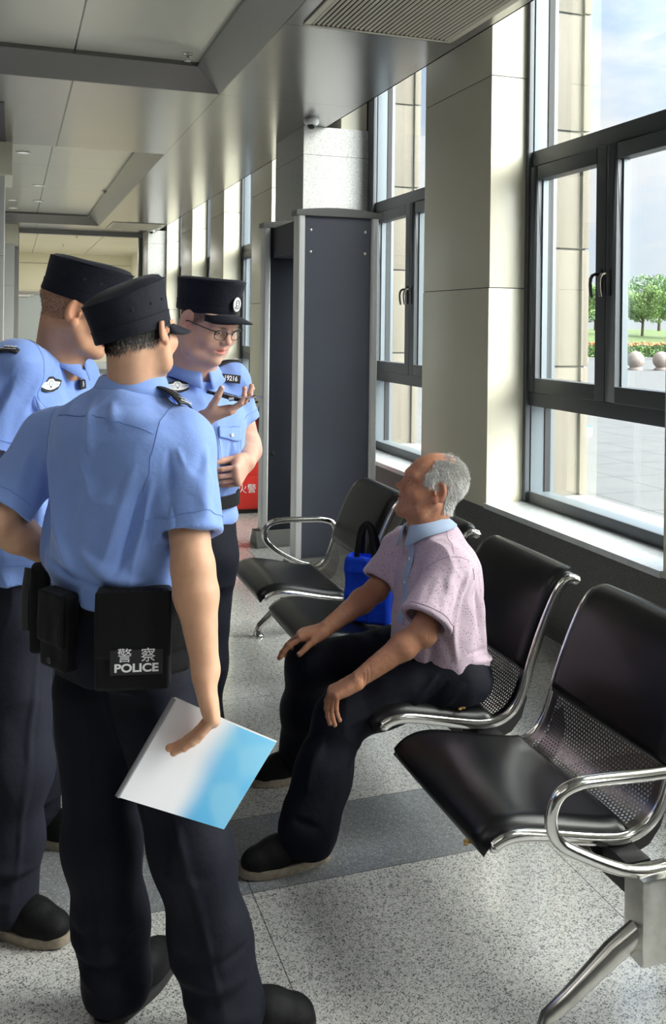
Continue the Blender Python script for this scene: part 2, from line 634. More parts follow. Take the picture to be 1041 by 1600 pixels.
# windows
M['handle_satin'] = mat('satin_bronze_handle', (0.22, 0.20, 0.18), 0.42, 0.8)
for n, (y0, y1) in enumerate(WINS):
    w = empty('window_%d' % (n + 1), (3.0, (y0 + y1) / 2, 0.567))
    struct(w)
    ym = (y0 + y1) / 2
    f = MB()
    for s, ya in ((1, y1), (-1, y0)):
        f.box(2.865, ya, 0.567, 2.895, ya - s * 0.035, TOP)
        f.box(2.895, ya, 0.567, 3.06, ya - s * 0.012, TOP)
    f.box(2.89, y0 + 0.02, 2.54, 3.06, y1 - 0.02, 2.63)
    f.box(2.885, y0 + 0.02, 1.135, 3.06, y1 - 0.02, 1.214)
    f.box(2.885, y0 + 0.035, 0.567, 2.90, y1 - 0.035, 0.63)
    f.box(3.02, y0 + 0.01, 0.567, 3.06, y1 - 0.01, 0.61)
    struct(f.build('window_frame', M['frame'], w, bevel=0.003))
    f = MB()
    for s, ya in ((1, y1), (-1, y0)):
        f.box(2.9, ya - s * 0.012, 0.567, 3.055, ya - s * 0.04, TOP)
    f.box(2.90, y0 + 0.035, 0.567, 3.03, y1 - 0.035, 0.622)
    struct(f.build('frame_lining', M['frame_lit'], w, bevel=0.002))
    f = MB()
    for s, ya in ((1, y1), (-1, y0)):
        f.box(2.99, ya - s * 0.04, 0.6, 3.03, ya - s * 0.046, TOP)
    struct(f.build('gasket', M['rubber'], w))
    gl = MB()
    gl.box(3.00, y0 + 0.04, 2.63, 3.008, y1 - 0.04, TOP)
    gl.box(3.00, y0 + 0.04, 0.61, 3.008, y1 - 0.04, 1.135)
    struct(gl.build('glass_pane', M['glass'], w))
    for s, (a, c) in ((-1, (y0 + 0.03, ym - 0.003)), (1, (ym + 0.003, y1 - 0.03))):
        sb = MB()
        fw = 0.082
        z0, z1 = 1.218, 2.536
        sb.box(2.878, a, z0, 2.955, a + fw, z1)
        sb.box(2.878, c - fw, z0, 2.955, c, z1)
        sb.box(2.878, a + fw, z0, 2.955, c - fw, z0 + fw)
        sb.box(2.878, a + fw, z1 - fw, 2.955, c - fw, z1)
        sh = struct(sb.build('sash', M['frame'], w, bevel=0.003))
        g2 = MB()
        g2.box(2.915, a + fw - 0.004, z0 + fw, 2.95, a + fw + 0.008, z1 - fw)
        g2.box(2.915, c - fw - 0.008, z0 + fw, 2.95, c - fw + 0.004, z1 - fw)
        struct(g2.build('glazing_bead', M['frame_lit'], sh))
        g3 = MB().box(2.948, a + fw - .01, z0 + fw - .01, 2.955, c - fw + .01, z1 - fw + .01)
        struct(g3.build('glass_pane', M['glass'], sh))
        if n in (2, 3, 4, 5):
            yh = ym + s * 0.038
            h = MB()
            h.box(2.868, yh - 0.014, 1.76, 2.878, yh + 0.014, 1.90)
            struct(h.build('handle_plate', mat('handle_plate_metal', (0.07, 0.07, 0.08), 0.35, 0.6) if 'handle_plate_metal' not in bpy.data.materials else bpy.data.materials['handle_plate_metal'], sh, bevel=0.004))
            h = MB()
            h.tube([(2.878, yh, 1.872), (2.845, yh, 1.874), (2.826, yh, 1.868), (2.815, yh, 1.850), (2.812, yh, 1.82), (2.815, yh, 1.785), (2.822, yh, 1.755)],
                   [(0.009, 0.009), (0.009, 0.009), (0.008, 0.012), (0.007, 0.013), (0.006, 0.013), (0.006, 0.013), (0.005, 0.012)], seg=10, flat=(1, 0, 0.01))
            struct(h.build('handle', M['handle_satin'] if s < 0 else bpy.data.materials['handle_plate_metal'], sh, smooth=True, angle=60))
        # hinge
        yy = c if s > 0 else a
        h = MB()
        h.tube([(2.872, yy, 1.30), (2.872, yy, 1.38)], 0.006, 8)
        h.tube([(2.872, yy, 2.38), (2.872, yy, 2.46)], 0.006, 8)
        struct(h.build('hinge', M['rubber'], sh, smooth=True))
    s = MB().box(2.612, y0, 0.536, 2.885, y1, 0.567)
    struct(s.build('window_sill', M['sill'], w, bevel=0.003))
    settle(w)

# outside ledge below the glass
o = struct(MB().box(3.08, -4.5, 0.0, 3.30, 17.6, 0.585).build('trim_ledge', mat('pale_ledge_stone', lin(136, 134, 130), 0.55, noise=(6, 0.04))))

# granite columns that carry the ceiling, inside
def column(x0, x1, y0, y1, cap=None, z1=ZC):
    b = MB().box(x0, y0, 0, x1, y1, z1 if cap is None else cap)
    o = struct(b.build('column', M['granite'], bevel=0.004))
    g = MB()
    for z in (1.1, 2.2, 3.02):
        if z < (cap or 9):
            g.box(x0 - 0.0006, y0 - 0.0006, z, x1, y1, z + 0.003)
    struct(g.build('column_joint', M['groove'], o))
    if cap is not None:
        g = MB().box(x0 - 0.06, y0 - 0.06, cap, x1 + 0.065, y1 + 0.06, z1)
        struct(g.build('capital', M['beige'], o, bevel=0.003))
    return o


column(2.288, 3.0, 7.43, 8.30)
struct(MB().box(2.868, 7.325, 0.567, 3.05, 7.44, TOP).build('trim_jamb', M['frame']))
column(2.30, 3.0, 16.95, 17.7)
column(-0.75, -0.083, 9.2, 9.95, cap=2.95)
column(-0.70, 0.02, 17.0, 17.6, cap=2.93)
struct(MB().box(-1.1, 7.5, ZC - 0.004, -0.078, 9.14, ZC + 0.01).build('trim_beam', M['slate_dark']))

# far end: framed opening and the corridor behind it
b = MB()
b.box(-0.3, 17.75, 3.19, 2.31, 17.86, TOP)
b.box(0.0, 17.75, 0, 0.10, 17.86, 3.19)
b.box(2.235, 17.75, 0, 2.31, 17.86, 3.19)
o = struct(b.build('door_1', M['grey_trim'], bevel=0.004))
b = MB()
b.box(-6, 17.7, 0, 0.0, 17.82, TOP)
b.box(2.31, 17.7, 0, 3.1, 17.82, TOP)
struct(b.build('wall_far', M['cream']))
b = MB()
b.box(-0.6, 24.6, 0, 3.0, 24.7, 3.5)
for x in (0.9, 1.35, 2.1):
    b.box(x, 24.596, 0, x + 0.006, 24.6, 3.2)
struct(b.build('wall_end', M['cream']))
struct(MB().box(-0.6, 24.592, 3.05, 3.0, 24.6, 3.056).build('trim_end_joint', M['groove']))
struct(MB().box(2.9, 17.86, 0, 3.0, 24.6, 3.5).build('wall_corridor_right', M['cream']))
struct(MB().box(-0.7, 17.86, 0, -0.6, 24.6, 3.5).build('wall_corridor_left', M['cream']))
b = MB().box(-0.6, 17.86, 3.3, 2.9, 24.6, 3.36)
struct(b.build('ceiling_corridor', ceil_mat('corridor_ceiling_panels', (0.70, 0.68, 0.60), [(0.45, 0.008), (1.7, 0.008)], [21.0])))
M['corridor_c'] = bpy.data.materials['corridor_ceiling_panels']
M['corridor_c'].node_tree.nodes['Principled BSDF'].inputs['Metallic'].default_value = 0.0
d = struct(MB().box(0.05, 24.5, 2.26, 1.3, 24.6, 2.33).build('door_2', M['grey_trim']))
struct(MB().box(0.10, 24.54, 0, 1.25, 24.58, 2.26).build('door_leaf', M['door_grey'], d))
b = MB().box(0.13, 24.47, 2.20, 0.42, 24.52, 2.25)
b.box(0.22, 24.42, 2.235, 0.50, 24.45, 2.25)
struct(b.build('door_closer', M['alu'], d))

# the other side of the hall
b = MB()
b.box(-6.1, -4.5, 0, -6.0, 17.7, ZC)
struct(b.build('wall_left', M['grey_trim']))
b = MB()
b.box(-6.1, -4.6, 2.6, 3.0, -4.5, TOP)
b.box(-6.1, -4.6, 0, 3.0, -4.5, 2.6)
struct(b.build('wall_back', M['grey_trim']))

# =================================================================== outside
M['paver'] = speckle('plaza_paving', [(0.0, lin(76, 75, 75)), (0.4, lin(87, 87, 87)), (0.7, lin(94, 94, 93))], 2.2, 0.8,
                     seams=[(1, [2.0 + 0.9 * k for k in range(34)], 0.012), (0, [4.0 + 0.9 * k for k in range(22)], 0.012)], detail=8.0)
o = struct(MB().box(3.3, -40, -0.35, 90, 44, -0.15).build('plaza_ground', M['paver']))


def scatter_leaves(mb, pts, size, rng, up=0.4):
    for p in pts:
        n = Vector((rng.gauss(0, 1), rng.gauss(0, 1), rng.gauss(0, 1) + up)).normalized()
        u = n.orthogonal().normalized()
        w = n.cross(u)
        a = rng.random() * 6.28
        u, w = u * math.cos(a) + w * math.sin(a), w * math.cos(a) - u * math.sin(a)
        s = size * (0.6 + 0.8 * rng.random())
        p = Vector(p)
        mb.add([p - u * s, p - w * s * 0.5, p + u * s, p + w * s * 0.5], [(0, 1, 2, 3)])


def leaf_mat(name, col, sc=1.5):
    m = mat(name, col, 0.6, noise=(sc, 0.35))
    return m


rng = random.Random(3)
# lawn, hedge with a red flowering top, kerb
MGR = mat('lawn_grass', lin(82, 100, 50), 0.9, noise=(0.6, 0.25))
tag(MB().prism([(44.6, -0.3), (44.6, 0.45), (60.0, 1.28), (150.0, 1.30), (150.0, -0.3)], 10, 110, 'X').build('lawn', MGR), 'bright green lawn rising behind the clipped hedge across the plaza', 'grass', kind='stuff')
tag(MB().box(8, 42.2, -0.2, 60, 42.6, -0.02).build('kerb', mat('kerb_stone', lin(110, 112, 112), 0.8)), 'long pale stone kerb along the far side of the plaza', 'kerb')
hb = MB()
hr = MB()
n = 15000
for k in range(n):
    x = rng.uniform(12, 52)
    face = rng.random()
    if face < 0.6:
        p = (x, 42.9 - abs(rng.gauss(0, 0.05)), rng.uniform(-0.1, 0.70))
    else:
        p = (x, rng.uniform(42.9, 44.1), 0.70 + rng.gauss(0, 0.035))
    (hr if p[2] > 0.62 else hb).add(*(lambda m_: (m_.v, m_.f))((lambda m_: (scatter_leaves(m_, [p], 0.065, rng), m_)[1])(MB())))
hedge = empty('hedge', (32, 43.5, 0), 'low clipped green hedge with reddish new growth along its top', 'hedge')
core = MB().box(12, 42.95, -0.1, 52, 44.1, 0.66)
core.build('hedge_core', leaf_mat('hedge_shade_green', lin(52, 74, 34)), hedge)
hb.build('foliage', leaf_mat('hedge_green', lin(96, 128, 58)), hedge)
hr.build('flowering_top', leaf_mat('hedge_red_top', lin(196, 140, 92)), hedge)
settle(hedge)

# round stone bollards
MBALL = mat('pinkish_granite', lin(150, 136, 127), 0.6, noise=(8, 0.06))


def at(px, py, d):
    u, v = (px - PPX) / FPX, (py - PPY) / FPX
    a = u * math.cos(ROLL) + v * math.sin(ROLL)
    bb = -u * math.sin(ROLL) + v * math.cos(ROLL)
    F = Vector((math.sin(YAW), math.cos(YAW), 0))
    R = Vector((math.cos(YAW), -math.sin(YAW), 0))
    return Vector((0, 0, EYE)) + d * (F + a * R - bb * Vector((0, 0, 1)))


gb = 'round stone bollards along the edge of the plaza'
proto = None
for i, (px, lab) in enumerate(((993, 'pinkish stone ball bollard, middle one seen through the large near window'), (1034, 'pinkish stone ball bollard at the right edge of the near window'), (906, 'pinkish stone ball bollard half hidden behind the outside pier'))):
    c = at(px, 566, 38.5)
    if proto is None:
        proto = empty('stone_bollard', (c.x, c.y, -0.15), lab, 'bollard', gb)
        MB().sphere((c.x, c.y, 0.27), 0.36, 28, 18).build('ball', MBALL, proto, smooth=True)
        MB().lathe([(0.001, -0.02), (0.31, -0.02), (0.31, 0.03), (0.24, 0.07), (0.20, 0.12), (0.001, 0.12)], 28, Matrix.Translation((c.x, c.y, -0.13))).build('foot', MBALL, proto, smooth=True)
        settle(proto)
    else:
        r = copy_tree(proto)
        r.location = (c.x, c.y, -0.15)
        r['label'] = lab

# blue and white carton lying on the plaza
c = at(912, 674, 14.9)
cb = empty('carton', (c.x, c.y, -0.15), 'small white box with blue edges lying on the plaza paving', 'box')
k = MB().box(c.x - 0.10, c.y - 0.07, -0.15, c.x + 0.12, c.y + 0.07, 0.01)
k.build('box_body', mat('box_white', (0.40, 0.42, 0.43), 0.5), cb, bevel=0.005)
k = MB().box(c.x - 0.102, c.y - 0.072, 0.0, c.x + 0.122, c.y + 0.072, 0.014)
k.build('box_lid', mat('box_blue', lin(40, 120, 160), 0.5), cb)
settle(cb)


def tree(px, py_base, d, h, rw, seed, lab, col):
    rng = random.Random(seed)
    base = at(px, py_base, d)
    base.z = 0.45 + (min(base.y, 60.0) - 44.6) * 0.0539
    t = empty('tree', base, lab, 'tree', 'trees on the lawn beyond the plaza')
    tb = MB()
    tb.tube([base, base + Vector((0.05, 0, h * 0.3)), base + Vector((0.0, 0, h * 0.6))], [h * 0.028, h * 0.022, h * 0.012], 8)
    for k in range(5):
        a = rng.random() * 6.28
        s = base + Vector((0.03, 0, h * (0.22 + 0.06 * k)))
        tb.tube([s, s + Vector((math.cos(a) * rw * 0.5, math.sin(a) * rw * 0.5, h * 0.28))], [h * 0.013, h * 0.005], 6)
    tb.build('trunk', mat('bark', lin(96, 84, 66), 0.9) if 'bark' not in bpy.data.materials else bpy.data.materials['bark'], t, smooth=True)
    cr = MB()
    blobs = []
    for k in range(26):
        a, rr = rng.random() * 6.28, rw * math.sqrt(rng.random()) * 0.72
        z = h * (0.36 + 0.54 * rng.random())
        sh = math.sqrt(max(0.12, 1 - ((z / h - 0.62) / 0.42) ** 2))
        blobs.append((base + Vector((math.cos(a) * rr * sh, math.sin(a) * rr * sh, z)), rw * (0.22 + 0.16 * rng.random())))
    for c0, r0 in blobs:
        pts = []
        for j in range(330):
            v = Vector((rng.gauss(0, 1), rng.gauss(0, 1), rng.gauss(0, 1))).normalized() * r0 * (0.72 + 0.33 * rng.random())
            v.z *= 0.8
            pts.append(c0 + v)
        scatter_leaves(cr, pts, 0.10 * rw / 2.6, rng)
    cr.build('crown', leaf_mat('leaves_%d' % seed, col, 0.5), t)
    settle(t)


tree(1004, 518, 66, 3.9, 2.0, 11, 'broad pale green tree in the middle of the near window view', lin(152, 178, 112))
tree(1072, 522, 64, 4.4, 2.2, 12, 'tree with bright leaves cut by the right edge of the picture', lin(144, 172, 102))
tree(915, 518, 68, 3.6, 1.9, 13, 'tree just right of the outside pier, left of the window handles', lin(138, 168, 106))
tree(975, 512, 84, 5.0, 2.5, 14, 'darker tall tree standing behind the pale green tree', lin(116, 150, 98))
tree(1030, 512, 98, 5.9, 3.4, 15, 'distant round tree at the right behind the others', lin(126, 156, 104))
tree(930, 512, 100, 4.6, 3.2, 16, 'distant low tree behind the one beside the pier', lin(136, 164, 118))
# low shrubs and a far treeline
sb = MB()
pts = [(rng.uniform(20, 75), rng.uniform(112, 116), 1.65 + abs(rng.gauss(0, 1)) * 0.9) for _ in range(9000)]
scatter_leaves(sb, pts, 0.25, rng)
tag(sb.build('shrubbery', leaf_mat('far_shrub_green', lin(120, 152, 106), 0.2)), 'band of distant low shrubs closing the lawn', 'shrubs', kind='stuff')

# =================================================================== things in the hall
# ceiling vents
def vent(x0, x1, y0, y1, lab, n):
    c = ((x0 + x1) / 2, (y0 + y1) / 2, ZC)
    v = empty('ceiling_vent', c, lab, 'vent', 'air grilles in the metal ceiling')
    f = MB()
    w = 0.035
    z0, z1 = ZC - 0.012, ZC - 0.0005
    f.box(x0, y0, z0, x1, y0 + w, z1).box(x0, y1 - w, z0, x1, y1, z1).box(x0, y0 + w, z0, x0 + w, y1 - w, z1).box(x1 - w, y0 + w, z0, x1, y1 - w, z1)
    f.build('vent_frame', MV, v, bevel=0.003)
    MB().box(x0 + w, y0 + w, ZC - 0.0015, x1 - w, y1 - w, ZC - 0.0005).build('vent_backing', M['rubber'], v)
    s = MB()
    step = (x1 - x0 - 2 * w) / n
    for k in range(n):
        xx = x0 + w + (k + 0.5) * step
        Mx = Matrix.Translation((xx, 0, ZC - 0.008)) @ Matrix.Rotation(math.radians(32), 4, 'Y')
        s.box(-step * 0.24, y0 + w, -0.0015, step * 0.24, y1 - w, 0.0015, Mx)
    s.build('vent_slats', MV, v)
    settle(v)


MV = mat('vent_paint', lin(224, 218, 200), 0.5)
vent(1.50, 2.40, 3.95, 4.91, 'large cream slatted air grille at the top of the picture', 30)
vent(1.56, 2.42, 15.8, 16.9, 'far slatted air grille near the end of the hall ceiling', 26)


def dome(x, y, lab):
    d = empty('dome_camera', (x, y, ZC), lab, 'camera', 'dome cameras under the ceiling')
    MB().lathe([(0.001, 0), (0.062, 0), (0.064, -0.012), (0.060, -0.035), (0.046, -0.050), (0.001, -0.052)], 28, Matrix.Translation((x, y, ZC))).build('housing', M['white_pl'], d, smooth=True, angle=50)
    MB().sphere((x, y, ZC - 0.048), 0.036, 24, 14).build('dome', M['black_gl'], d, smooth=True)
    settle(d)


dome(2.272, 7.17, 'white dome security camera on the ceiling beside the near granite column')
dome(2.33, 16.75, 'small far dome security camera above the end opening')


def sprinkler(x, y, z, lab):
    s = empty('sprinkler', (x, y, z), lab, 'sprinkler', 'fire sprinklers in the ceiling')
    MB().lathe([(0.001, 0), (0.035, 0), (0.035, -0.006), (0.012, -0.010), (0.010, -0.03), (0.001, -0.03)], 16, Matrix.Translation((x, y, z))).build('base', M['steel_worn'], s, smooth=True)
    b = MB().lathe([(0.001, -0.05), (0.02, -0.05), (0.022, -0.053), (0.001, -0.054)], 16, Matrix.Translation((x, y, z)))
    b.tube([(x - 0.012, y, z - 0.03), (x - 0.014, y, z - 0.042), (x, y, z - 0.051)], 0.0025, 6)
    b.tube([(x + 0.012, y, z - 0.03), (x + 0.014, y, z - 0.042), (x, y, z - 0.051)], 0.0025, 6)
    b.build('deflector', M['steel_worn'], s, smooth=True)
    settle(s)


sprinkler(1.10, 6.27, 3.42, 'ceiling sprinkler in the corner of the nearest ceiling tray')
sprinkler(1.185, 13.3, 3.42, 'ceiling sprinkler in the middle of the second ceiling tray')
sprinkler(1.20, 16.2, 3.42, 'ceiling sprinkler at the far corner of the second ceiling tray')
sprinkler(1.2, 19.3, 3.3, 'nearer sprinkler in the corridor ceiling beyond the opening')
sprinkler(1.05, 21.5, 3.3, 'farther sprinkler in the corridor ceiling beyond the opening')

MLAMP = mat('lamp_ring', (0.8, 0.8, 0.78), 0.3)
MEM = bpy.data.materials.new('lamp_face')
MEM.use_nodes = True
MEM.node_tree.nodes['Principled BSDF'].inputs['Emission Color'].default_value = (1, 0.97, 0.9, 1)
MEM.node_tree.nodes['Principled BSDF'].inputs['Emission Strength'].default_value = 0.35
for i, (x, y) in enumerate([(0.22, 9.7), (0.09, 10.6), (0.31, 13.1), (0.35, 14.8), (-0.02, 14.85), (-0.01, 15.9)]):
    d = empty('downlight', (x, y, 3.42), ['round recessed downlight nearest the cream capital', 'second round downlight, just left of the first in the far tray', 'round downlight in the middle row of the far tray', 'right one of the two downlights in the fourth row', 'left one of the two downlights in the fourth row', 'farthest round downlight at the left of the far tray'][i], 'lamp', 'recessed downlights in the far ceiling tray')
    MB().lathe([(0.055, 0), (0.075, 0), (0.075, -0.008), (0.055, -0.008), (0.055, 0)], 24, Matrix.Translation((x, y, 3.42))).build('ring', MLAMP, d, smooth=True)
    MB().lathe([(0.0001, -0.003), (0.055, -0.003)], 24, Matrix.Translation((x, y, 3.42))).build('lamp_face', MEM, d)
    settle(d)


# walk-through metal detector
det = empty('metal_detector', (1.975, 6.07, 0), 'tall dark grey walk-through metal detector gate with silver edge posts', 'metal detector')
for i, yc in enumerate((5.67, 6.50)):
    y0, y1 = yc - 0.035, yc + 0.035
    x0, x1 = 1.70, 2.25
    zt = 2.30
    p = MB().box(x0 + 0.05, y0, 0.09, x1 - 0.05, y1, zt).build('side_panel', M['slate'] if i == 0 else mat('navy_inner_panel', (0.028, 0.034, 0.05), 0.5), det, bevel=0.004)
    for xa, xb in ((x0, x0 + 0.05), (x1 - 0.05, x1)):
        q = MB()
        q.prism([(xa, y0 - 0.008), (xa + 0.01, y0 - 0.018), (xb - 0.008, y0 - 0.018), (xb, y0 - 0.006), (xb, y1 + 0.006), (xb - 0.008, y1 + 0.018), (xa + 0.01, y1 + 0.018), (xa, y1 + 0.008)], 0.09, zt, 'Z')
        q.build('edge_post', M['alu'], det, bevel=0.002)
    cap = MB()
    n = 14
    prof = [(x0 - 0.012 + (x1 - x0 + 0.024) * k / n, zt + 0.022 + 0.022 * math.sin(math.pi * k / n)) for k in range(n + 1)] + [(x1 + 0.012, zt - 0.012), (x0 - 0.012, zt - 0.012)]
    cap.prism(prof, y0 - 0.028, y1 + 0.028, 'Y')
    cap.build('top_cap', M['alu_dark'], det, bevel=0.003)
    ft = MB()
    prof = [(y0 - 0.075, 0), (y0 - 0.07, 0.02), (y0 - 0.03, 0.085), (y0 - 0.022, 0.11), (y1 + 0.022, 0.11), (y1 + 0.03, 0.085), (y1 + 0.07, 0.02), (y1 + 0.075, 0)]
    ft.prism(prof, x0 - 0.04, x1 + 0.04, 'X')
    ft.build('foot', M['alu_dark'], det, bevel=0.006)
    if i == 0:
        for sx in (x0 + 0.09, x1 - 0.09):
            for sz in (2.20, 2.06):
                MB().lathe([(0.0001, 0.006), (0.006, 0.0055), (0.011, 0.002), (0.011, 0)], 14, Matrix.Translation((sx, y0, sz)) @ Matrix.Rotation(math.pi / 2, 4, 'X')).build('screw', M['chrome'], det, smooth=True)
    if i == 1:
        MB().lathe([(0.0001, 0.006), (0.010, 0.006), (0.018, 0.003), (0.018, 0)], 14, Matrix.Translation((x0 + 0.085, y0, 0.66)) @ Matrix.Rotation(math.pi / 2, 4, 'X')).build('lock_knob', M['rubber'], det, smooth=True)
hd = MB().box(1.765, 5.705, 2.07, 2.19, 6.465, 2.285)
hd.build('crossbar', M['slate_dark'], det, bevel=0.004)
MB().tube([(1.80, 5.74, 2.062), (1.80, 5.74, 2.05)], 0.007, 10).build('indicator_lamp', M['white_pl'], det, smooth=True)
settle(det)

# fire cabinet with an extinguisher on top
fc = empty('fire_cabinet', (2.02, 7.75, 0), 'red fire extinguisher cabinet with white writing beside the granite column', 'cabinet')
b = MB().box(1.775, 7.60, 0.035, 2.27, 7.85, 0.60)
b.build('cabinet_body', M['red'], fc, bevel=0.004)
MB().box(1.785, 7.61, 0.0, 2.26, 7.84, 0.035).build('plinth', M['rubber'], fc)
MB().box(1.777, 7.592, 0.045, 2.268, 7.60, 0.316).build('cabinet_door', M['red'], fc, bevel=0.002)
MB().box(1.777, 7.592, 0.322, 2.268, 7.60, 0.59).build('cabinet_door', M['red'], fc, bevel=0.002)
MW = mat('white_lettering', (0.82, 0.82, 0.82), 0.5)
text_mesh('lettering', '火警119', 0.082, Matrix(((1, 0, 0, 1.795), (0, 0, -1, 7.5905), (0, 1, 0, 0.205), (0, 0, 0, 1))), MW, fc, align='LEFT')
text_mesh('lettering', '灭火器箱', 0.085, Matrix(((1, 0, 0, 1.835), (0, 0, -1, 7.5905), (0, 1, 0, 0.45), (0, 0, 0, 1))), MW, fc, align='LEFT')
settle(fc)
for i, (x, y) in enumerate(((1.93, 7.70), (2.08, 7.72))):
    e = empty('fire_extinguisher', (x, y, 0.60), ['red fire extinguisher standing on the red cabinet, left one', 'red fire extinguisher standing on the red cabinet, nearer the column'][i], 'fire extinguisher', 'extinguishers on the fire cabinet')
    T = Matrix.Translation((x, y, 0.60))
    MB().lathe([(0.0001, 0), (0.055, 0), (0.058, 0.01), (0.058, 0.23), (0.045, 0.265), (0.018, 0.285), (0.016, 0.30), (0.0001, 0.30)], 20, T).build('cylinder', M['dark_red'], e, smooth=True, angle=50)
    v = MB().tube([(x - 0.03, y, 0.905), (x + 0.06, y, 0.93)], 0.009, 8)
    v.tube([(x - 0.03, y, 0.925), (x + 0.05, y, 0.965)], 0.008, 8)
    v.build('valve', M['rubber'], e, smooth=True)
    MB().tube([(x - 0.02, y, 0.91), (x - 0.07, y, 0.89), (x - 0.078, y, 0.80), (x - 0.068, y, 0.70)], 0.009, 8).build('hose', M['rubber'], e, smooth=True)
    settle(e)

# notice stand
nb = empty('notice_stand', (0.62, 8.05, 0), 'free-standing notice board with printed lines seen between two officers', 'sign')
b = MB().box(0.30, 8.0, 0.35, 0.95, 8.03, 1.17)
b.build('board', mat('notice_paper', lin(196, 194, 198), 0.5), nb)
b = MB().box(0.27, 7.99, 1.20, 0.98, 8.05, 1.262)
b.build('top_rail', mat('notice_rail', lin(190, 194, 190), 0.4), nb, bevel=0.004)
b = MB().box(0.28, 7.992, 1.165, 0.97, 8.045, 1.20)
b.box(0.27, 7.995, 0.02, 0.30, 8.045, 1.17).box(0.95, 7.995, 0.02, 0.98, 8.045, 1.17)
b.box(0.27, 7.85, 0, 0.30, 8.2, 0.02).box(0.95, 7.85, 0, 0.98, 8.2, 0.02)
b.build('stand_frame', M['alu_dark'], nb)
rr = random.Random(5)
t = MB()
for row, z in enumerate((1.115, 1.092, 1.04, 1.018, 0.97, 0.93, 0.88, 0.83, 0.78, 0.73)):
    x = 0.36
    while x < 0.88:
        w = 0.018 + 0.02 * rr.random()
        if row < 2:
            for q in range(2):
                t.box(x + q * 0.017, 7.997, z - 0.008, x + q * 0.017 + 0.014, 8.0, z + 0.008)
            x += 0.055
        else:
            t.box(x, 7.997, z - 0.004, x + w, 8.0, z + 0.004)
            x += w + 0.012
t.build('printed_lines', M['rubber'], nb)
settle(nb)

# =================================================================== the steel bench
bench = empty('waiting_bench', (1.40, 3.18, 0), 'four-seat polished steel waiting bench with black pads along the window wall', 'bench')
PROF = [(1.045, 0.372), (1.060, 0.396), (1.085, 0.410), (1.12, 0.416), (1.16, 0.412), (1.22, 0.400), (1.30, 0.381), (1.38, 0.364), (1.43, 0.358), (1.475, 0.366), (1.51, 0.388),
        (1.535, 0.425), (1.552, 0.475), (1.570, 0.535), (1.595, 0.605), (1.625, 0.675), (1.655, 0.735), (1.68, 0.775), (1.705, 0.795), (1.73, 0.797), (1.748, 0.785)]


def resample(P, n):
    P = [Vector((a, 0, c)) for a, c in P]
    L = [0]
    for i in range(1, len(P)):
        L.append(L[-1] + (P[i] - P[i - 1]).length)
    out = []
    for k in range(n):
        t = L[-1] * k / (n - 1)
        i = max(j for j in range(len(L)) if L[j] <= t + 1e-9)
        i = min(i, len(P) - 2)
        f = (t - L[i]) / (L[i + 1] - L[i])
        q = P[i].lerp(P[i + 1], f)
        out.append((q.x, q.z))
    return out


def smooth_prof(P, it=2):
    P = list(P)
    for _ in range(it):
        P = [P[0]] + [((P[i - 1][0] + 2 * P[i][0] + P[i + 1][0]) / 4, (P[i - 1][1] + 2 * P[i][1] + P[i + 1][1]) / 4) for i in range(1, len(P) - 1)] + [P[-1]]
    return P


PR = smooth_prof(resample(PROF, 64), 3)
NRM = []
for i in range(64):
    a, c = PR[max(0, i - 1)], PR[min(63, i + 1)]
    d = Vector((c[0] - a[0], c[1] - a[1])).normalized()
    NRM.append((-d[1], d[0]))
arc = [0]
for i in range(1, 64):
    arc.append(arc[-1] + math.dist(PR[i], PR[i - 1]))
HW = 0.262


def pad(i0, i1, y0, y1, thick, name, root):
    """cushion on the shell between profile stations, rounded edges all round"""
    n = i1 - i0 + 1
    m = 22
    top, bot = [], []
    for i in range(i0, i1 + 1):
        rt, rb = [], []
        ti = min(arc[i] - arc[i0], arc[i1] - arc[i])
        for j in range(m + 1):
            v = j / m
            v = 0.5 - 0.5 * math.cos(math.pi * v) if False else v
            y = y0 + (y1 - y0) * v
            tj = min(y - y0, y1 - y)
            e = 1.0
            for t_, r_ in ((ti, 0.016), (tj, 0.016)):
                q = min(1.0, t_ / r_)
                e *= math.sqrt(max(0.0, 1 - (1 - q) ** 2))
            h = 0.004 + thick * e + 0.003 * math.sin(min(1, tj / 0.2) * math.pi / 2)
            rt.append((PR[i][0] + NRM[i][0] * h, y, PR[i][1] + NRM[i][1] * h))
            rb.append((PR[i][0] + NRM[i][0] * 0.002, y, PR[i][1] + NRM[i][1] * 0.002))
        top.append(rt)
        bot.append(rb)
    b = MB()
    b.grid(top)
    b.grid(bot)
    b.v = b.v
    N = (m + 1)
    o1 = 0
    o2 = n * N
    for i in range(n - 1):
        for j in (0, m):
            b.f.append((o1 + i * N + j, o1 + (i + 1) * N + j, o2 + (i + 1) * N + j, o2 + i * N + j))
            b.m.append(0)
    for j in range(m):
        for i in (0, n - 1):
            b.f.append((o1 + i * N + j, o1 + i * N + j + 1, o2 + i * N + j + 1, o2 + i * N + j))
            b.m.append(0)
    return b.build(name, M['leather'], root, smooth=True, angle=70)


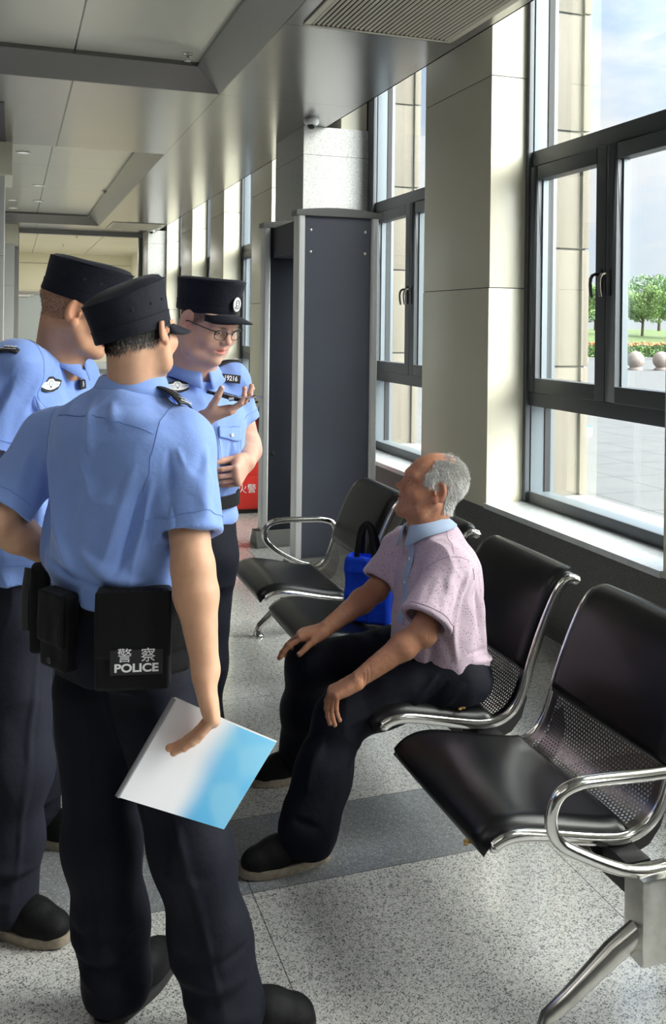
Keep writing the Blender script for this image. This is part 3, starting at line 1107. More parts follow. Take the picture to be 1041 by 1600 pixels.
def seat(yc, first=False):
    y0, y1 = yc - HW, yc + HW
    # sheet shell with UVs in metres
    rows = [[(PR[i][0], y0 + (y1 - y0) * j / 2, PR[i][1]) for j in range(3)] for i in range(1, 63)]
    b = MB().grid(rows)
    sh = b.build('seat_shell', M['perf'], bench, smooth=True, angle=80)
    me = sh.data
    uv = me.uv_layers.new(name='UVMap')
    key = {}
    for i in range(62):
        key[(round(PR[i + 1][0], 4), round(PR[i + 1][1], 4))] = arc[i + 1]
    for l in me.loops:
        co = me.vertices[l.vertex_index].co
        uv.data[l.index].uv = (co.y - y0, key.get((round(co.x, 4), round(co.z, 4)), 0))
    pad(0, 27, y0 - 0.006, y1 + 0.006, 0.024, 'seat_pad', bench)
    pad(39, 63, y0 - 0.002, y1 + 0.002, 0.018, 'back_pad', bench)
    # polished side rails, closed at the tips
    for s, yy in ((-1, y0 - 0.004), (1, y1 + 0.004)):
        pts = [(PR[i][0] - NRM[i][0] * 0.008, yy, PR[i][1] - NRM[i][1] * 0.008) for i in range(2, 64, 1)]
        rr_ = [(0.0165, 0.011)] * len(pts)
        b = MB().tube(pts, rr_, 12, flat=(0, 0, 1))
        b.sphere(pts[0], 0.012, 12, 8)
        b.sphere(pts[-1], 0.012, 12, 8)
        b.build('side_rail', M['chrome'], bench, smooth=True, angle=70)
    # black bracket below
    prof = [(1.34, 0.345), (1.45, 0.340), (1.50, 0.360), (1.53, 0.395), (1.548, 0.45), (1.575, 0.46), (1.585, 0.40), (1.565, 0.34), (1.53, 0.30), (1.46, 0.275), (1.38, 0.285)]
    for yy in (y0 + 0.03, y1 - 0.036):
        MB().prism(prof, yy, yy + 0.006, 'Y').build('seat_bracket', M['black_metal'], bench)


for yc in (2.175, 2.855, 3.535, 4.215):
    seat(yc)
bm_ = MB().box(1.385, 1.84, 0.262, 1.455, 4.62, 0.335)
bm_.build('beam', M['black_metal'], bench, bevel=0.004)


def leg(y, zt):
    p = MB()
    # square post below the arm
    p.box(1.375, y - 0.036, 0.135, 1.49, y + 0.036, zt)
    p.build('leg_post', M['steel_worn'], bench, bevel=0.010)
    for s, x1 in ((-1, 1.135 if y < 3 else 1.20), (1, 1.80)):
        q = MB()
        xa = 1.40 if s < 0 else 1.47
        pts = [(xa, y, 0.205), ((xa * 0.7 + x1 * 0.3), y, 0.165), ((xa * 0.25 + x1 * 0.75), y, 0.085), (x1 - s * 0.012, y, 0.055), (x1, y, 0.032)]
        q.tube(pts, [(0.030, 0.024), (0.029, 0.023), (0.022, 0.018), (0.018, 0.016), (0.014, 0.014)], 14, flat=(0, 0, 1))
        q.build('leg', M['steel_worn'], bench, smooth=True, angle=60)
        MB().lathe([(0.0001, 0.034), (0.018, 0.032), (0.022, 0.014), (0.033, 0.008), (0.034, 0), (0.0001, 0)], 20, Matrix.Translation((x1, y, 0))).build('foot', M['chrome'], bench, smooth=True, angle=40)


leg(1.80, 0.335)
leg(4.60, 0.335)


def bez(pts, n=6):
    """round the corners of a polyline with a Catmull-Rom pass"""
    P = [Vector(p) for p in pts]
    out = []
    m = len(P)
    for i in range(m):
        p0, p1, p2, p3 = P[(i - 1) % m], P[i], P[(i + 1) % m], P[(i + 2) % m]
        for k in range(n):
            t = k / n
            out.append(0.5 * ((2 * p1) + (p2 - p0) * t + (2 * p0 - 5 * p1 + 4 * p2 - p3) * t * t + (3 * p1 - p0 - 3 * p2 + p3) * t ** 3))
    return out


def armrest(y, pts):
    P = bez([(x, y, z) for x, z in pts])
    MB().tube(P, 0.0145, 14, closed=True, flat=(0, 1, 0)).build('armrest', M['chrome'], bench, smooth=True, angle=80)


armrest(1.80, [(1.40, 0.335), (1.33, 0.355), (1.225, 0.407), (1.170, 0.445), (1.152, 0.497), (1.170, 0.545), (1.215, 0.565), (1.27, 0.567), (1.40, 0.560), (1.50, 0.556), (1.56, 0.545), (1.59, 0.505), (1.565, 0.42), (1.54, 0.36), (1.51, 0.335), (1.46, 0.331)])
armrest(4.53, [(1.42, 0.372), (1.34, 0.41), (1.27, 0.455), (1.225, 0.50), (1.212, 0.545), (1.235, 0.585), (1.28, 0.60), (1.35, 0.602), (1.45, 0.598), (1.52, 0.594), (1.575, 0.575), (1.593, 0.53), (1.575, 0.46), (1.545, 0.39), (1.52, 0.368), (1.47, 0.366)])
settle(bench)

# =================================================================== soft-body modelling: smooth distance fields -> one mesh
QUAL = 1.0


def V3(*a):
    return np.array(a, dtype=np.float32)


class Fld:
    """ordered list of blended solids; evaluated block by block near the surface only"""

    def __init__(self):
        self.ops = []

    # each op: (kind, fn, k, centre, radius)   kind: + add, - cut, & keep
    def cap(self, a, b, ra, rb=None, k=0.01, kind='+'):
        a, b = V3(*a), V3(*b)
        rb = ra if rb is None else rb
        ab = b - a
        L2 = float(ab @ ab) + 1e-12

        def fn(P):
            t = np.clip(((P - a) @ ab) / L2, 0, 1)
            q = P - a - t[:, None] * ab
            return np.sqrt((q * q).sum(1)) - (ra + (rb - ra) * t)
        self.ops.append((kind, fn, k, (a + b) / 2, math.sqrt(L2) / 2 + max(ra, rb)))
        return self

    def chain(self, pts, rs, k=0.01, kind='+'):
        for i in range(len(pts) - 1):
            self.cap(pts[i], pts[i + 1], rs[i], rs[i + 1], k, kind)
        return self

    def ell(self, c, r, R=None, k=0.01, kind='+'):
        c, r = V3(*c), V3(*r)
        R = np.eye(3, dtype=np.float32) if R is None else np.array(R, dtype=np.float32)

        def fn(P):
            q = (P - c) @ R
            k0 = np.sqrt(((q / r) ** 2).sum(1))
            k1 = np.sqrt(((q / (r * r)) ** 2).sum(1)) + 1e-9
            return k0 * (k0 - 1) / k1
        self.ops.append((kind, fn, k, c, float(r.max())))
        return self

    def box(self, c, h, R=None, rad=0.005, k=0.005, kind='+'):
        c, h = V3(*c), V3(*h)
        R = np.eye(3, dtype=np.float32) if R is None else np.array(R, dtype=np.float32)

        def fn(P):
            q = np.abs((P - c) @ R) - (h - rad)
            return np.sqrt((np.maximum(q, 0) ** 2).sum(1)) + np.minimum(q.max(1), 0) - rad
        self.ops.append((kind, fn, k, c, float(np.sqrt((h * h).sum()))))
        return self

    def half(self, p, n, k=0.004, kind='&'):
        """keep the side away from n"""
        p, n = V3(*p), V3(*n)
        n = n / np.sqrt(n @ n)
        self.ops.append((kind, lambda P: (P - p) @ n, k, None, None))
        return self

    def barrel(self, rows, R, o, k=0.01, kind='+', ex=2.3):
        """stack of oval sections in a local frame; rows: z, half width, half depth, x shift, y shift; R columns = local axes"""
        rows = np.array(rows, dtype=np.float32)
        o = V3(*o)
        R = np.array(R, dtype=np.float32)
        z0, z1 = rows[0, 0], rows[-1, 0]
        zs = np.linspace(z0, z1, 160).astype(np.float32)
        tab = []
        for c in range(1, 5):
            y = rows[:, c]
            x = rows[:, 0]
            # monotone-ish cubic through the stations
            sl = np.diff(y) / np.maximum(np.diff(x), 1e-4)
            m = np.zeros(len(y), dtype=np.float32)
            m[0], m[-1] = sl[0], sl[-1]
            for i_ in range(1, len(y) - 1):
                a_, b_ = sl[i_ - 1], sl[i_]
                m[i_] = 0 if a_ * b_ <= 0 else 2 * a_ * b_ / (a_ + b_)
            idx = np.clip(np.searchsorted(x, zs) - 1, 0, len(x) - 2)
            h = x[idx + 1] - x[idx]
            t = (zs - x[idx]) / h
            tab.append((2 * t ** 3 - 3 * t ** 2 + 1) * y[idx] + (t ** 3 - 2 * t ** 2 + t) * h * m[idx] + (-2 * t ** 3 + 3 * t ** 2) * y[idx + 1] + (t ** 3 - t ** 2) * h * m[idx + 1])

        def fn(P):
            q = (P - o) @ R
            z = np.clip(q[:, 2], z0, z1)
            a = np.interp(z, zs, tab[0])
            b = np.interp(z, zs, tab[1])
            x = q[:, 0] - np.interp(z, zs, tab[2])
            y = q[:, 1] - np.interp(z, zs, tab[3])
            u = (np.abs(x / a) ** ex + np.abs(y / b) ** ex) ** (1 / ex)
            rho = np.sqrt(x * x + y * y) + 1e-9
            d = rho - rho / np.maximum(u, 1e-6)
            d = np.where(u < 1e-3, -np.minimum(a, b), d)
            dz = np.maximum(z0 - q[:, 2], q[:, 2] - z1)
            return (np.where(dz > 0, np.sqrt(np.maximum(d, 0) ** 2 + dz ** 2), np.maximum(d, dz))).astype(np.float32)
        c = o + R @ V3(0, 0, (z0 + z1) / 2)
        self.ops.append((kind, fn, k, c, float(max(abs(z1 - z0) / 2, 0) + rows[:, 1:3].max() + np.abs(rows[:, 3:5]).max())))
        return self

    def ev(self, P, lo=None, hi=None, ops=None):
        d = np.full(len(P), 1.0, dtype=np.float32)
        for kind, fn, k, c, r in (ops if ops is not None else self.ops):
            f = fn(P)
            if kind == '+':
                h = np.maximum(k - np.abs(d - f), 0) / k
                d = np.minimum(d, f) - h * h * k * 0.25
            else:
                if kind == '-':
                    f = -f
                h = np.maximum(k - np.abs(d - f), 0) / k
                d = np.maximum(d, f) + h * h * k * 0.25
        return d

    def mesh(self, res, N=20):
        res = res * QUAL
        pos = [(c, r) for kd, fn, k, c, r in self.ops if kd == '+']
        lo = np.min([c - r - 0.02 for c, r in pos], axis=0)
        hi = np.max([c + r + 0.02 for c, r in pos], axis=0)
        nb = np.ceil((hi - lo) / (res * N)).astype(int) + 1
        size = nb * N + 2
        hb = res * N * 0.5 * math.sqrt(3)
        gi, gj, gk = np.meshgrid(*[np.arange(N)] * 3, indexing='ij')
        G0 = np.stack([gi, gj, gk], -1).reshape(-1, 3)
        cache = {}

        def block(b):
            k_ = (int(b[0]), int(b[1]), int(b[2]))
            if k_ not in cache:
                cc = lo + (np.array(k_) + 0.5) * N * res
                ops = [o for o in self.ops if o[3] is None or np.linalg.norm(cc - o[3]) < o[4] + hb + 2.5 * o[2] + 0.02]
                if not any(o[0] == '+' for o in ops):
                    cache[k_] = np.ones((N, N, N), dtype=np.float32)
                else:
                    P = (lo + (np.array(k_) * N + G0) * res).astype(np.float32)
                    cache[k_] = self.ev(P, ops=ops).reshape(N, N, N).astype(np.float32)
            return cache[k_]
        # block prefilter on all centres at once
        bi = np.stack(np.meshgrid(*[np.arange(n) for n in nb], indexing='ij'), -1).reshape(-1, 3)
        cen = lo + (bi + 0.5) * N * res
        dc = self.ev(cen.astype(np.float32))
        near = np.abs(dc) < hb * 1.9 + 0.03
        vid, vpos, quads = [], [], []
        S1, S2 = int(size[1]) * int(size[2]), int(size[2])
        offs = np.stack(np.meshgrid([0, 1], [0, 1], [0, 1], indexing='ij'), -1).reshape(-1, 3)
        edges = [(a, b) for a in range(8) for b in range(a + 1, 8) if abs(offs[a] - offs[b]).sum() == 1]
        for b, cc in zip(bi[near], cen[near]):
            base = b * N
            c0 = block(b)
            if c0.min() > 6 * res or c0.max() < -6 * res:
                continue
            D = np.empty((N + 2, N + 2, N + 2), dtype=np.float32)
            for dx in (0, 1):
                for dy in (0, 1):
                    for dz in (0, 1):
                        D[(slice(0, N), slice(N, None))[dx], (slice(0, N), slice(N, None))[dy], (slice(0, N), slice(N, None))[dz]] = \
                            block(b + np.array((dx, dy, dz)))[slice(0, 2 if dx else N), slice(0, 2 if dy else N), slice(0, 2 if dz else N)]
            inside = D < 0
            if inside.all() or not inside.any():
                continue
            # vertices for cells 0..N-1 (owned)
            c = [D[o[0]:o[0] + N, o[1]:o[1] + N, o[2]:o[2] + N] for o in offs]
            ins = [x < 0 for x in c]
            cnt = sum(x.astype(np.int8) for x in ins)
            m = (cnt > 0) & (cnt < 8)
            if m.any():
                idx = np.argwhere(m)
                cv = np.stack([x[m] for x in c], 1)
                acc = np.zeros((len(idx), 3), dtype=np.float32)
                num = np.zeros(len(idx), dtype=np.float32)
                for a, bb in edges:
                    va, vb = cv[:, a], cv[:, bb]
                    cr = (va < 0) != (vb < 0)
                    t = np.where(cr, va / np.where(cr, va - vb, 1), 0)
                    p = offs[a] + t[:, None] * (offs[bb] - offs[a])
                    acc += p * cr[:, None]
                    num += cr
                loc = idx + acc / num[:, None]
                g = idx + base
                vid.append(g[:, 0].astype(np.int64) * S1 + g[:, 1] * S2 + g[:, 2])
                vpos.append(lo + (base + loc) * res)
            # edges owned: from grid point p (cells index) along axes; use points 1..N so that all four cells are >= 0
            for ax in range(3):
                o1, o2 = [(1, 2), (2, 0), (0, 1)][ax]
                sl = [slice(1, N + 1)] * 3
                A = inside[tuple(sl)]
                sl2 = list(sl)
                sl2[ax] = slice(2, N + 2)
                # points 1..N ; neighbour index up to N+1 is available
                B = inside[tuple(sl2)]
                cr = A != B
                if not cr.any():
                    continue
                q = np.argwhere(cr) + 1 + base
                flip = A[cr]
                e1 = np.zeros(3, int)
                e1[o1] = 1
                e2 = np.zeros(3, int)
                e2[o2] = 1
                cs = [q, q - e1, q - e1 - e2, q - e2]
                ids = np.stack([x[:, 0].astype(np.int64) * S1 + x[:, 1] * S2 + x[:, 2] for x in cs], 1)
                ids[~flip] = ids[~flip][:, ::-1]
                quads.append(ids)
        vid = np.concatenate(vid)
        vpos = np.concatenate(vpos)
        quads = np.concatenate(quads)
        o = np.argsort(vid)
        vid, vpos = vid[o], vpos[o]
        pos_ = np.searchsorted(vid, quads)
        pos_ = np.clip(pos_, 0, len(vid) - 1)
        ok = (vid[pos_] == quads).all(1)
        quads = pos_[ok]
        return vpos.astype(np.float32), quads.astype(np.int32)


def vnormals(v, q):
    n = np.zeros_like(v)
    fn = np.cross(v[q[:, 2]] - v[q[:, 0]], v[q[:, 3]] - v[q[:, 1]])
    for i in range(4):
        for a in range(3):
            n[:, a] += np.bincount(q[:, i], fn[:, a], len(v)).astype(np.float32)
    return n / (np.linalg.norm(n, axis=1)[:, None] + 1e-12)


def relax(v, q, it=1, f=0.5):
    for _ in range(it):
        acc = np.zeros_like(v)
        cnt = np.zeros(len(v), dtype=np.float32)
        for i in range(4):
            for j in ((i + 1) % 4, (i + 3) % 4):
                for a in range(3):
                    acc[:, a] += np.bincount(q[:, i], v[q[:, j], a], len(v)).astype(np.float32)
                cnt += np.bincount(q[:, i], minlength=len(v)).astype(np.float32)
        v = v * (1 - f) + f * acc / np.maximum(cnt, 1)[:, None]
    return v


_rs = np.random.RandomState(4)
_LAT = _rs.rand(32, 32, 32).astype(np.float32)


def noise3(p, sc, seed=0):
    p = p * sc + seed * 7.31
    i = np.floor(p).astype(int)
    f = p - i
    f = f * f * (3 - 2 * f)
    r = 0
    for dx in (0, 1):
        for dy in (0, 1):
            for dz in (0, 1):
                w = (f[:, 0] if dx else 1 - f[:, 0]) * (f[:, 1] if dy else 1 - f[:, 1]) * (f[:, 2] if dz else 1 - f[:, 2])
                r = r + w * _LAT[(i[:, 0] + dx) % 32, (i[:, 1] + dy) % 32, (i[:, 2] + dz) % 32]
    return r * 2 - 1


def seg_dist(v, a, b):
    a, b = V3(*a), V3(*b)
    ab = b - a
    t = np.clip(((v - a) @ ab) / (ab @ ab + 1e-12), 0, 1)
    q = v - a - t[:, None] * ab
    return np.sqrt((q * q).sum(1)), t


def cloth(v, q, amp=0.004, sc=9.0, aniso=None, seed=0, folds=(), weight=None, ridge=0.6):
    """push the surface in and out: soft noise stretched along a direction, plus drawn folds (pts, width, height)"""
    n = vnormals(v, q)
    p = v.copy()
    if aniso is not None:
        for d, s in aniso:
            d = V3(*d)
            d = d / np.linalg.norm(d)
            p = p + np.outer(p @ d, d) * (s - 1)
    w0 = noise3(p + 0.03 * np.stack([noise3(v, 11, 1), noise3(v, 11, 2), noise3(v, 11, 3)], 1), sc, seed)
    w1 = noise3(p, sc * 2.1, seed + 5)
    h = (1 - ridge) * w0 + ridge * (0.45 - np.abs(w0)) * 1.6 + 0.35 * w1
    h = h * amp
    if weight is not None:
        h = h * weight(v)
    for pts, w, a in folds:
        pp = []
        for i in range(len(pts) - 1):
            for t in np.linspace(0, 1, 6)[:-1]:
                pp.append(np.array(pts[i]) * (1 - t) + np.array(pts[i + 1]) * t)
        pp.append(np.array(pts[-1]))
        pts = np.array([v[np.argmin(((v - p_) ** 2).sum(1))] for p_ in pp])
        for _ in range(2):
            pts[1:-1] = (pts[:-2] + 2 * pts[1:-1] + pts[2:]) / 4
        hh = np.zeros(len(v))
        m_ = len(pts) - 1
        near = np.where(((v - pts.mean(0)) ** 2).sum(1) < (np.linalg.norm(pts - pts.mean(0), axis=1).max() + 4 * w) ** 2)[0]
        vv = v[near]
        wob = 1 + 0.45 * noise3(vv, 22, 8)
        hn = np.zeros(len(near))
        for i in range(m_):
            d, t = seg_dist(vv, pts[i], pts[i + 1])
            T = (i + t) / m_
            sn = np.clip(np.sin(np.pi * np.clip(T, 0, 1)), 0, 1)
            hn = np.maximum(hn, (np.exp(-(d / (w * (0.65 + 0.6 * sn) * wob)) ** 2)) * sn ** 0.9)
        hh[near] = hn
        h = h + a * hh
    return v + n * h[:, None]


def to_obj(v, q, name, material, parent=None, colour=None):
    me = bpy.data.meshes.new(name)
    me.vertices.add(len(v))
    me.vertices.foreach_set('co', v.astype(np.float32).ravel())
    me.loops.add(q.size)
    me.loops.foreach_set('vertex_index', q.astype(np.int32).ravel())
    me.polygons.add(len(q))
    me.polygons.foreach_set('loop_start', np.arange(0, q.size, 4, dtype=np.int32))
    me.polygons.foreach_set('use_smooth', np.ones(len(q), dtype=bool))
    if colour is not None:
        ca = me.color_attributes.new('tone', 'FLOAT_COLOR', 'POINT')
        ca.data.foreach_set('color', np.concatenate([colour, np.ones((len(v), 1))], 1).astype(np.float32).ravel())
    me.update(calc_edges=True)
    me.validate()
    return finish(me, name, material, parent)


def unit(a):
    a = np.array(a, dtype=np.float64)
    return a / np.linalg.norm(a)


def basis(fwd, up):
    """columns: right(x), forward(y), up(z)"""
    f = unit(fwd)
    u = np.array(up, float)
    r = unit(np.cross(f, u))
    u = np.cross(r, f)
    return np.stack([r, f, u], 1)


def skin_mat(name, bumps=0.25, rough=0.5):
    m = mat(name, (0.6, 0.4, 0.3), rough, 0.0, 0.35, sss=0.22)
    nt = m.node_tree
    b = nt.nodes['Principled BSDF']
    at_ = nd(nt, 'ShaderNodeAttribute', attribute_name='tone')
    co = nd(nt, 'ShaderNodeTexCoord')
    t = nd(nt, 'ShaderNodeTexNoise', i_Scale=38.0, i_Detail=5.0)
    nt.links.new(co.outputs['Object'], t.inputs['Vector'])
    col = mixc(nt, 0.28, at_.outputs['Color'], ramp(nt, t.outputs['Fac'], [(0.3, (0.72, 0.62, 0.6)), (0.7, (1.0, 1.0, 1.0))]), 'MULTIPLY')
    nt.links.new(col, b.inputs['Base Color'])
    t2 = nd(nt, 'ShaderNodeTexNoise', i_Scale=420.0, i_Detail=2.0)
    nt.links.new(co.outputs['Object'], t2.inputs['Vector'])
    bp = nd(nt, 'ShaderNodeBump')
    bp.inputs['Strength'].default_value = bumps
    bp.inputs['Distance'].default_value = 0.0012
    nt.links.new(t2.outputs['Fac'], bp.inputs['Height'])
    nt.links.new(bp.outputs[0], b.inputs['Normal'])
    return m


M['skin'] = skin_mat('skin')
M['skin_old'] = skin_mat('weathered_skin', 0.6, 0.48)


# ------------------------------------------------------------------ head
def head(F, c, R, s=1.0, old=False, fat=0.0, mouth=0.0):
    """c: centre between the ears; R: columns right, forward, up"""
    R = np.array(R)
    c = np.array(c)
    W = lambda x, y, z: c + R @ np.array([x, y, z]) * s
    E = lambda p, r, k=0.012, kind='+', T=None: F.ell(W(*p), [a * s for a in r], R if T is None else R @ T, k * s, kind)
    K = lambda a, b, ra, rb, k=0.012, kind='+': F.cap(W(*a), W(*b), ra * s, rb * s, k * s, kind)
    E((0, -0.012, 0.040), (0.076, 0.097, 0.082))
    E((0, 0.030, 0.005), (0.069, 0.068, 0.075), 0.03)
    E((0, 0.036, -0.045), (0.056 + fat, 0.052 + fat * 0.3, 0.060), 0.03)
    for sx in (-1, 1):
        K((sx * (0.060 + fat * 0.6), 0.0, -0.040), (sx * (0.046 + fat), 0.03, -0.078), 0.018 + fat * 0.5, 0.020 + fat * 0.5, 0.03)
        K((sx * (0.046 + fat), 0.03, -0.078), (sx * 0.012, 0.072, -0.098), 0.018 + fat * 0.5, 0.017, 0.025)
        E((sx * (0.043 + fat * 0.4), 0.066, -0.028), (0.024, 0.022, 0.022), 0.025)
        K((sx * 0.014, 0.089, 0.026), (sx * 0.046, 0.076, 0.026), 0.009, 0.009, 0.02)
        E((sx * 0.0315, 0.097, 0.006), (0.020, 0.016, 0.0145), 0.014, '-')
    E((0, 0.082, -0.097), (0.019, 0.018, 0.016), 0.018)
    # nose
    K((0, 0.086, 0.018), (0, 0.107, -0.018), 0.0075, 0.0095, 0.012)
    E((0, 0.112, -0.0215), (0.0105, 0.0105, 0.0095), 0.008)
    for sx in (-1, 1):
        E((sx * 0.0125, 0.101, -0.025), (0.0075, 0.0095, 0.007), 0.006)
        E((sx * 0.0075, 0.107, -0.0325), (0.0035, 0.005, 0.0035), 0.003, '-')
    # muzzle and lips
    E((0, 0.078, -0.052), (0.030, 0.021, 0.028), 0.02)
    o = mouth
    K((-0.018, 0.0905, -0.0535), (0, 0.0985, -0.0505), 0.0035, 0.005, 0.006)
    K((0.018, 0.0905, -0.0535), (0, 0.0985, -0.0505), 0.0035, 0.005, 0.006)
    K((-0.015, 0.0895, -0.0610 - o), (0.015, 0.0895, -0.0610 - o), 0.005, 0.005, 0.005)
    E((0, 0.0955, -0.0620 - o), (0.012, 0.006, 0.0055), 0.006)
    K((-0.021, 0.0945, -0.0560 - o * 0.5), (0.021, 0.0945, -0.0560 - o * 0.5), 0.0014 + o * 0.5, 0.0014 + o * 0.5, 0.003, '-')
    F.ell(W(0, 0.104, -0.0563 - o * 0.5), np.array((0.016, 0.012, 0.0016 + o * 0.55)) * s, R, 0.003, '-')
    # eyelids
    for sx in (-1, 1):
        E((sx * 0.0315, 0.0775, 0.006), (0.0150, 0.0150, 0.0135), 0.006)
        F.ell(W(sx * 0.0315, 0.094, 0.0045), np.array((0.0125, 0.006, 0.0036)) * s, R, 0.002, '-')
    if old:
        for sx in (-1, 1):
            K((sx * 0.020, 0.094, -0.020), (sx * 0.034, 0.088, -0.046), 0.0018, 0.0012, 0.012, '-')
            E((sx * 0.034, 0.084, -0.012), (0.014, 0.006, 0.005), 0.01)
    # ears
    for sx in (-1, 1):
        t = math.radians(18)
        T = np.array([[math.cos(sx * t), -math.sin(sx * t), 0], [math.sin(sx * t), math.cos(sx * t), 0], [0, 0, 1]])
        b2 = math.radians(-12)
        T = T @ np.array([[1, 0, 0], [0, math.cos(b2), -math.sin(b2)], [0, math.sin(b2), math.cos(b2)]])
        x0 = sx * (0.078 + fat * 0.6)
        E((x0, -0.008, 0.004), (0.0090, 0.0225, 0.036), 0.005, '+', T)
        E((x0 + sx * 0.009, -0.002, 0.007), (0.0085, 0.0145, 0.025), 0.004, '-', T)
        E((x0 + sx * 0.002, -0.001, -0.027), (0.0065, 0.010, 0.012), 0.005, '+', T)
        E((x0 + sx * 0.003, 0.008, -0.004), (0.0045, 0.004, 0.007), 0.004, '+', T)
    return W


def head_tone(v, W, R, s, base, lip, old=False, stubble=0.0, scalp=None):
    """albedo per vertex: lips, stubble, darker nostrils and eye rims"""
    Rn = np.array(R)
    c = W(0, 0, 0)
    q = (v - c) @ Rn / s
    col = np.tile(np.array(base), (len(v), 1))
    hz = (np.abs(q) < 0.16).all(1)
    g = lambda p, r: np.exp(-(((q - np.array(p)) / np.array(r)) ** 2).sum(1)) * hz
    red = np.array(base) * np.array((1.04, 0.80, 0.78))
    for p, r, a in (((-0.045, 0.07, -0.025), (0.022, 0.03, 0.02), 0.35), ((0.045, 0.07, -0.025), (0.022, 0.03, 0.02), 0.35), ((0, 0.11, -0.02), (0.014, 0.02, 0.014), 0.5), ((-0.082, -0.006, 0.0), (0.012, 0.03, 0.04), 0.8), ((0.082, -0.006, 0.0), (0.012, 0.03, 0.04), 0.8)):
        w = (g(p, r) * a)[:, None]
        col = col * (1 - w) + red * w
    wl = np.clip(g((0, 0.096, -0.0505), (0.019, 0.012, 0.0045)) * 1.5 + g((0, 0.094, -0.062), (0.016, 0.012, 0.0055)) * 1.5, 0, 1)[:, None]
    col = col * (1 - wl * 0.8) + np.array(lip) * wl * 0.8
    if stubble:
        w = (np.clip(g((0, 0.07, -0.08), (0.06, 0.05, 0.03)) + g((0, 0.09, -0.042), (0.02, 0.012, 0.006)), 0, 1) * stubble)[:, None]
        col = col * (1 - w) + np.array((0.25, 0.2, 0.18)) * w
    if scalp:
        f_, cs, am = scalp
        i_ = np.where(hz)[0]
        for i in i_:
            x, y, z = q[i]
            u = math.sqrt((x / 0.079) ** 2 + ((y + 0.012) / 0.1) ** 2 + ((z - 0.04) / 0.085) ** 2)
            if u < 1.16 and abs(x) < 0.079 and f_(x, y, z) > 0:
                w = am * min(1.0, f_(x, y, z))
                col[i] = col[i] * (1 - w) + np.array(cs) * w
    return col


def eyes_brows(W, R, s, parent, brow=(0.03, 0.02, 0.015), look=(0, 1, 0), thick=1.0, grey=False):
    Rm = np.array(R)
    lk = unit(Rm @ np.array(look))
    for sx in (-1, 1):
        c = W(sx * 0.0315, 0.0790, 0.0048)
        e = MB().sphere(c, 0.0122 * s, 20, 14)
        eo = e.build('eyeball', M['eye'], parent, smooth=True)
        p = c + lk * 0.0098 * s
        fm = frame_m(p, Rm[:, 0], np.cross(lk, Rm[:, 0]))
        MB().lathe([(0.0001, 0.0030 * s), (0.0032 * s, 0.0024 * s), (0.0056 * s, 0.0004 * s), (0.0058 * s, -0.002 * s)], 18, fm).build('iris', M['iris'], eo, smooth=True)
        b = MB()
        pts = [W(sx * 0.013, 0.0965, 0.021), W(sx * 0.024, 0.0955, 0.0265), W(sx * 0.038, 0.0885, 0.0275), W(sx * 0.050, 0.077, 0.022)]
        rg = random.Random(5)
        for k in range(160):
            t = rg.random() * 2.999
            i = int(t)
            q = Vector(pts[i]).lerp(Vector(pts[i + 1]), t - i) + Vector(Rm[:, 2]) * (rg.gauss(0, 0.0018) * s) + Vector(Rm[:, 1]) * 0.0005
            d = Vector(Rm @ np.array((sx * 0.9, -0.35, 0.25 - 0.2 * t + rg.gauss(0, 0.15)))).normalized()
            b.tube([q - d * 0.003 * s, q + d * 0.0055 * s], [0.0006 * thick * s, 0.0002 * s], 3, caps=False)
        b.build('eyebrow', M['hair_grey'] if grey else M['hair'], parent)


M['eye'] = mat('eye_white', (0.62, 0.58, 0.54), 0.15)
M['iris'] = mat('dark_iris', (0.015, 0.009, 0.006), 0.08)
M['hair'] = mat('black_hair', (0.010, 0.009, 0.009), 0.45)
M['hair_grey'] = mat('grey_white_hair', (0.62, 0.61, 0.59), 0.5, noise=(160, 0.3))


def hair_strands(W, R, s, parent, keep, n, length, rad, material, surf, seed=1, name='hair', lay=0.75, jit=0.35, down=-0.5):
    """short hairs rooted on the head's own surface where keep(x, y, z) (local, metres) is true"""
    rg = random.Random(seed)
    Rm = np.array(R)
    v_, n_ = surf
    c = np.array(W(0, 0, 0))
    q = (v_ - c) @ Rm / s
    near = np.where((np.abs(q) < np.array([0.1, 0.13, 0.14])).all(1))[0]
    pr = np.array([keep(*q[i]) if (abs(q[i][0]) < 0.0715 or not (-0.034 < q[i][1] < 0.020 and -0.045 < q[i][2] < 0.044)) else 0.0 for i in near])
    near, pr = near[pr > 0], pr[pr > 0]
    b = MB()
    if len(near) == 0:
        return None
    picks = rg.choices(range(len(near)), weights=pr.tolist(), k=n)
    for j in picks:
        i = near[j]
        nw = Vector(n_[i])
        q0 = Vector(v_[i]) + Vector((rg.gauss(0, 1), rg.gauss(0, 1), rg.gauss(0, 1))) * 0.0009
        fl = Vector(Rm @ np.array((0, -0.35, down)))
        tan = fl - nw * fl.dot(nw)
        tan = tan.normalized() if tan.length > 1e-4 else nw.orthogonal()
        d = (tan * lay + nw * (1 - lay) + Vector((rg.gauss(0, jit), rg.gauss(0, jit), rg.gauss(0, jit)))).normalized()
        L = length * (0.6 + 0.7 * rg.random())
        q1 = q0 + d * L * 0.55 * s
        q2 = q0 + (d + tan * 0.35 - nw * 0.05).normalized() * L * s
        b.tube([q0 - nw * 0.001, q1, q2], [rad, rad * 0.8, rad * 0.15], 3, caps=False)
    return b.build(name, material, parent, smooth=True)


# ------------------------------------------------------------------ hand
FING = {'index': (0.024, 0.088, (0.041, 0.024, 0.020), 0.0088), 'middle': (0.004, 0.092, (0.045, 0.028, 0.021), 0.0090), 'ring': (-0.016, 0.088, (0.041, 0.026, 0.021), 0.0084), 'little': (-0.034, 0.078, (0.032, 0.019, 0.018), 0.0073)}


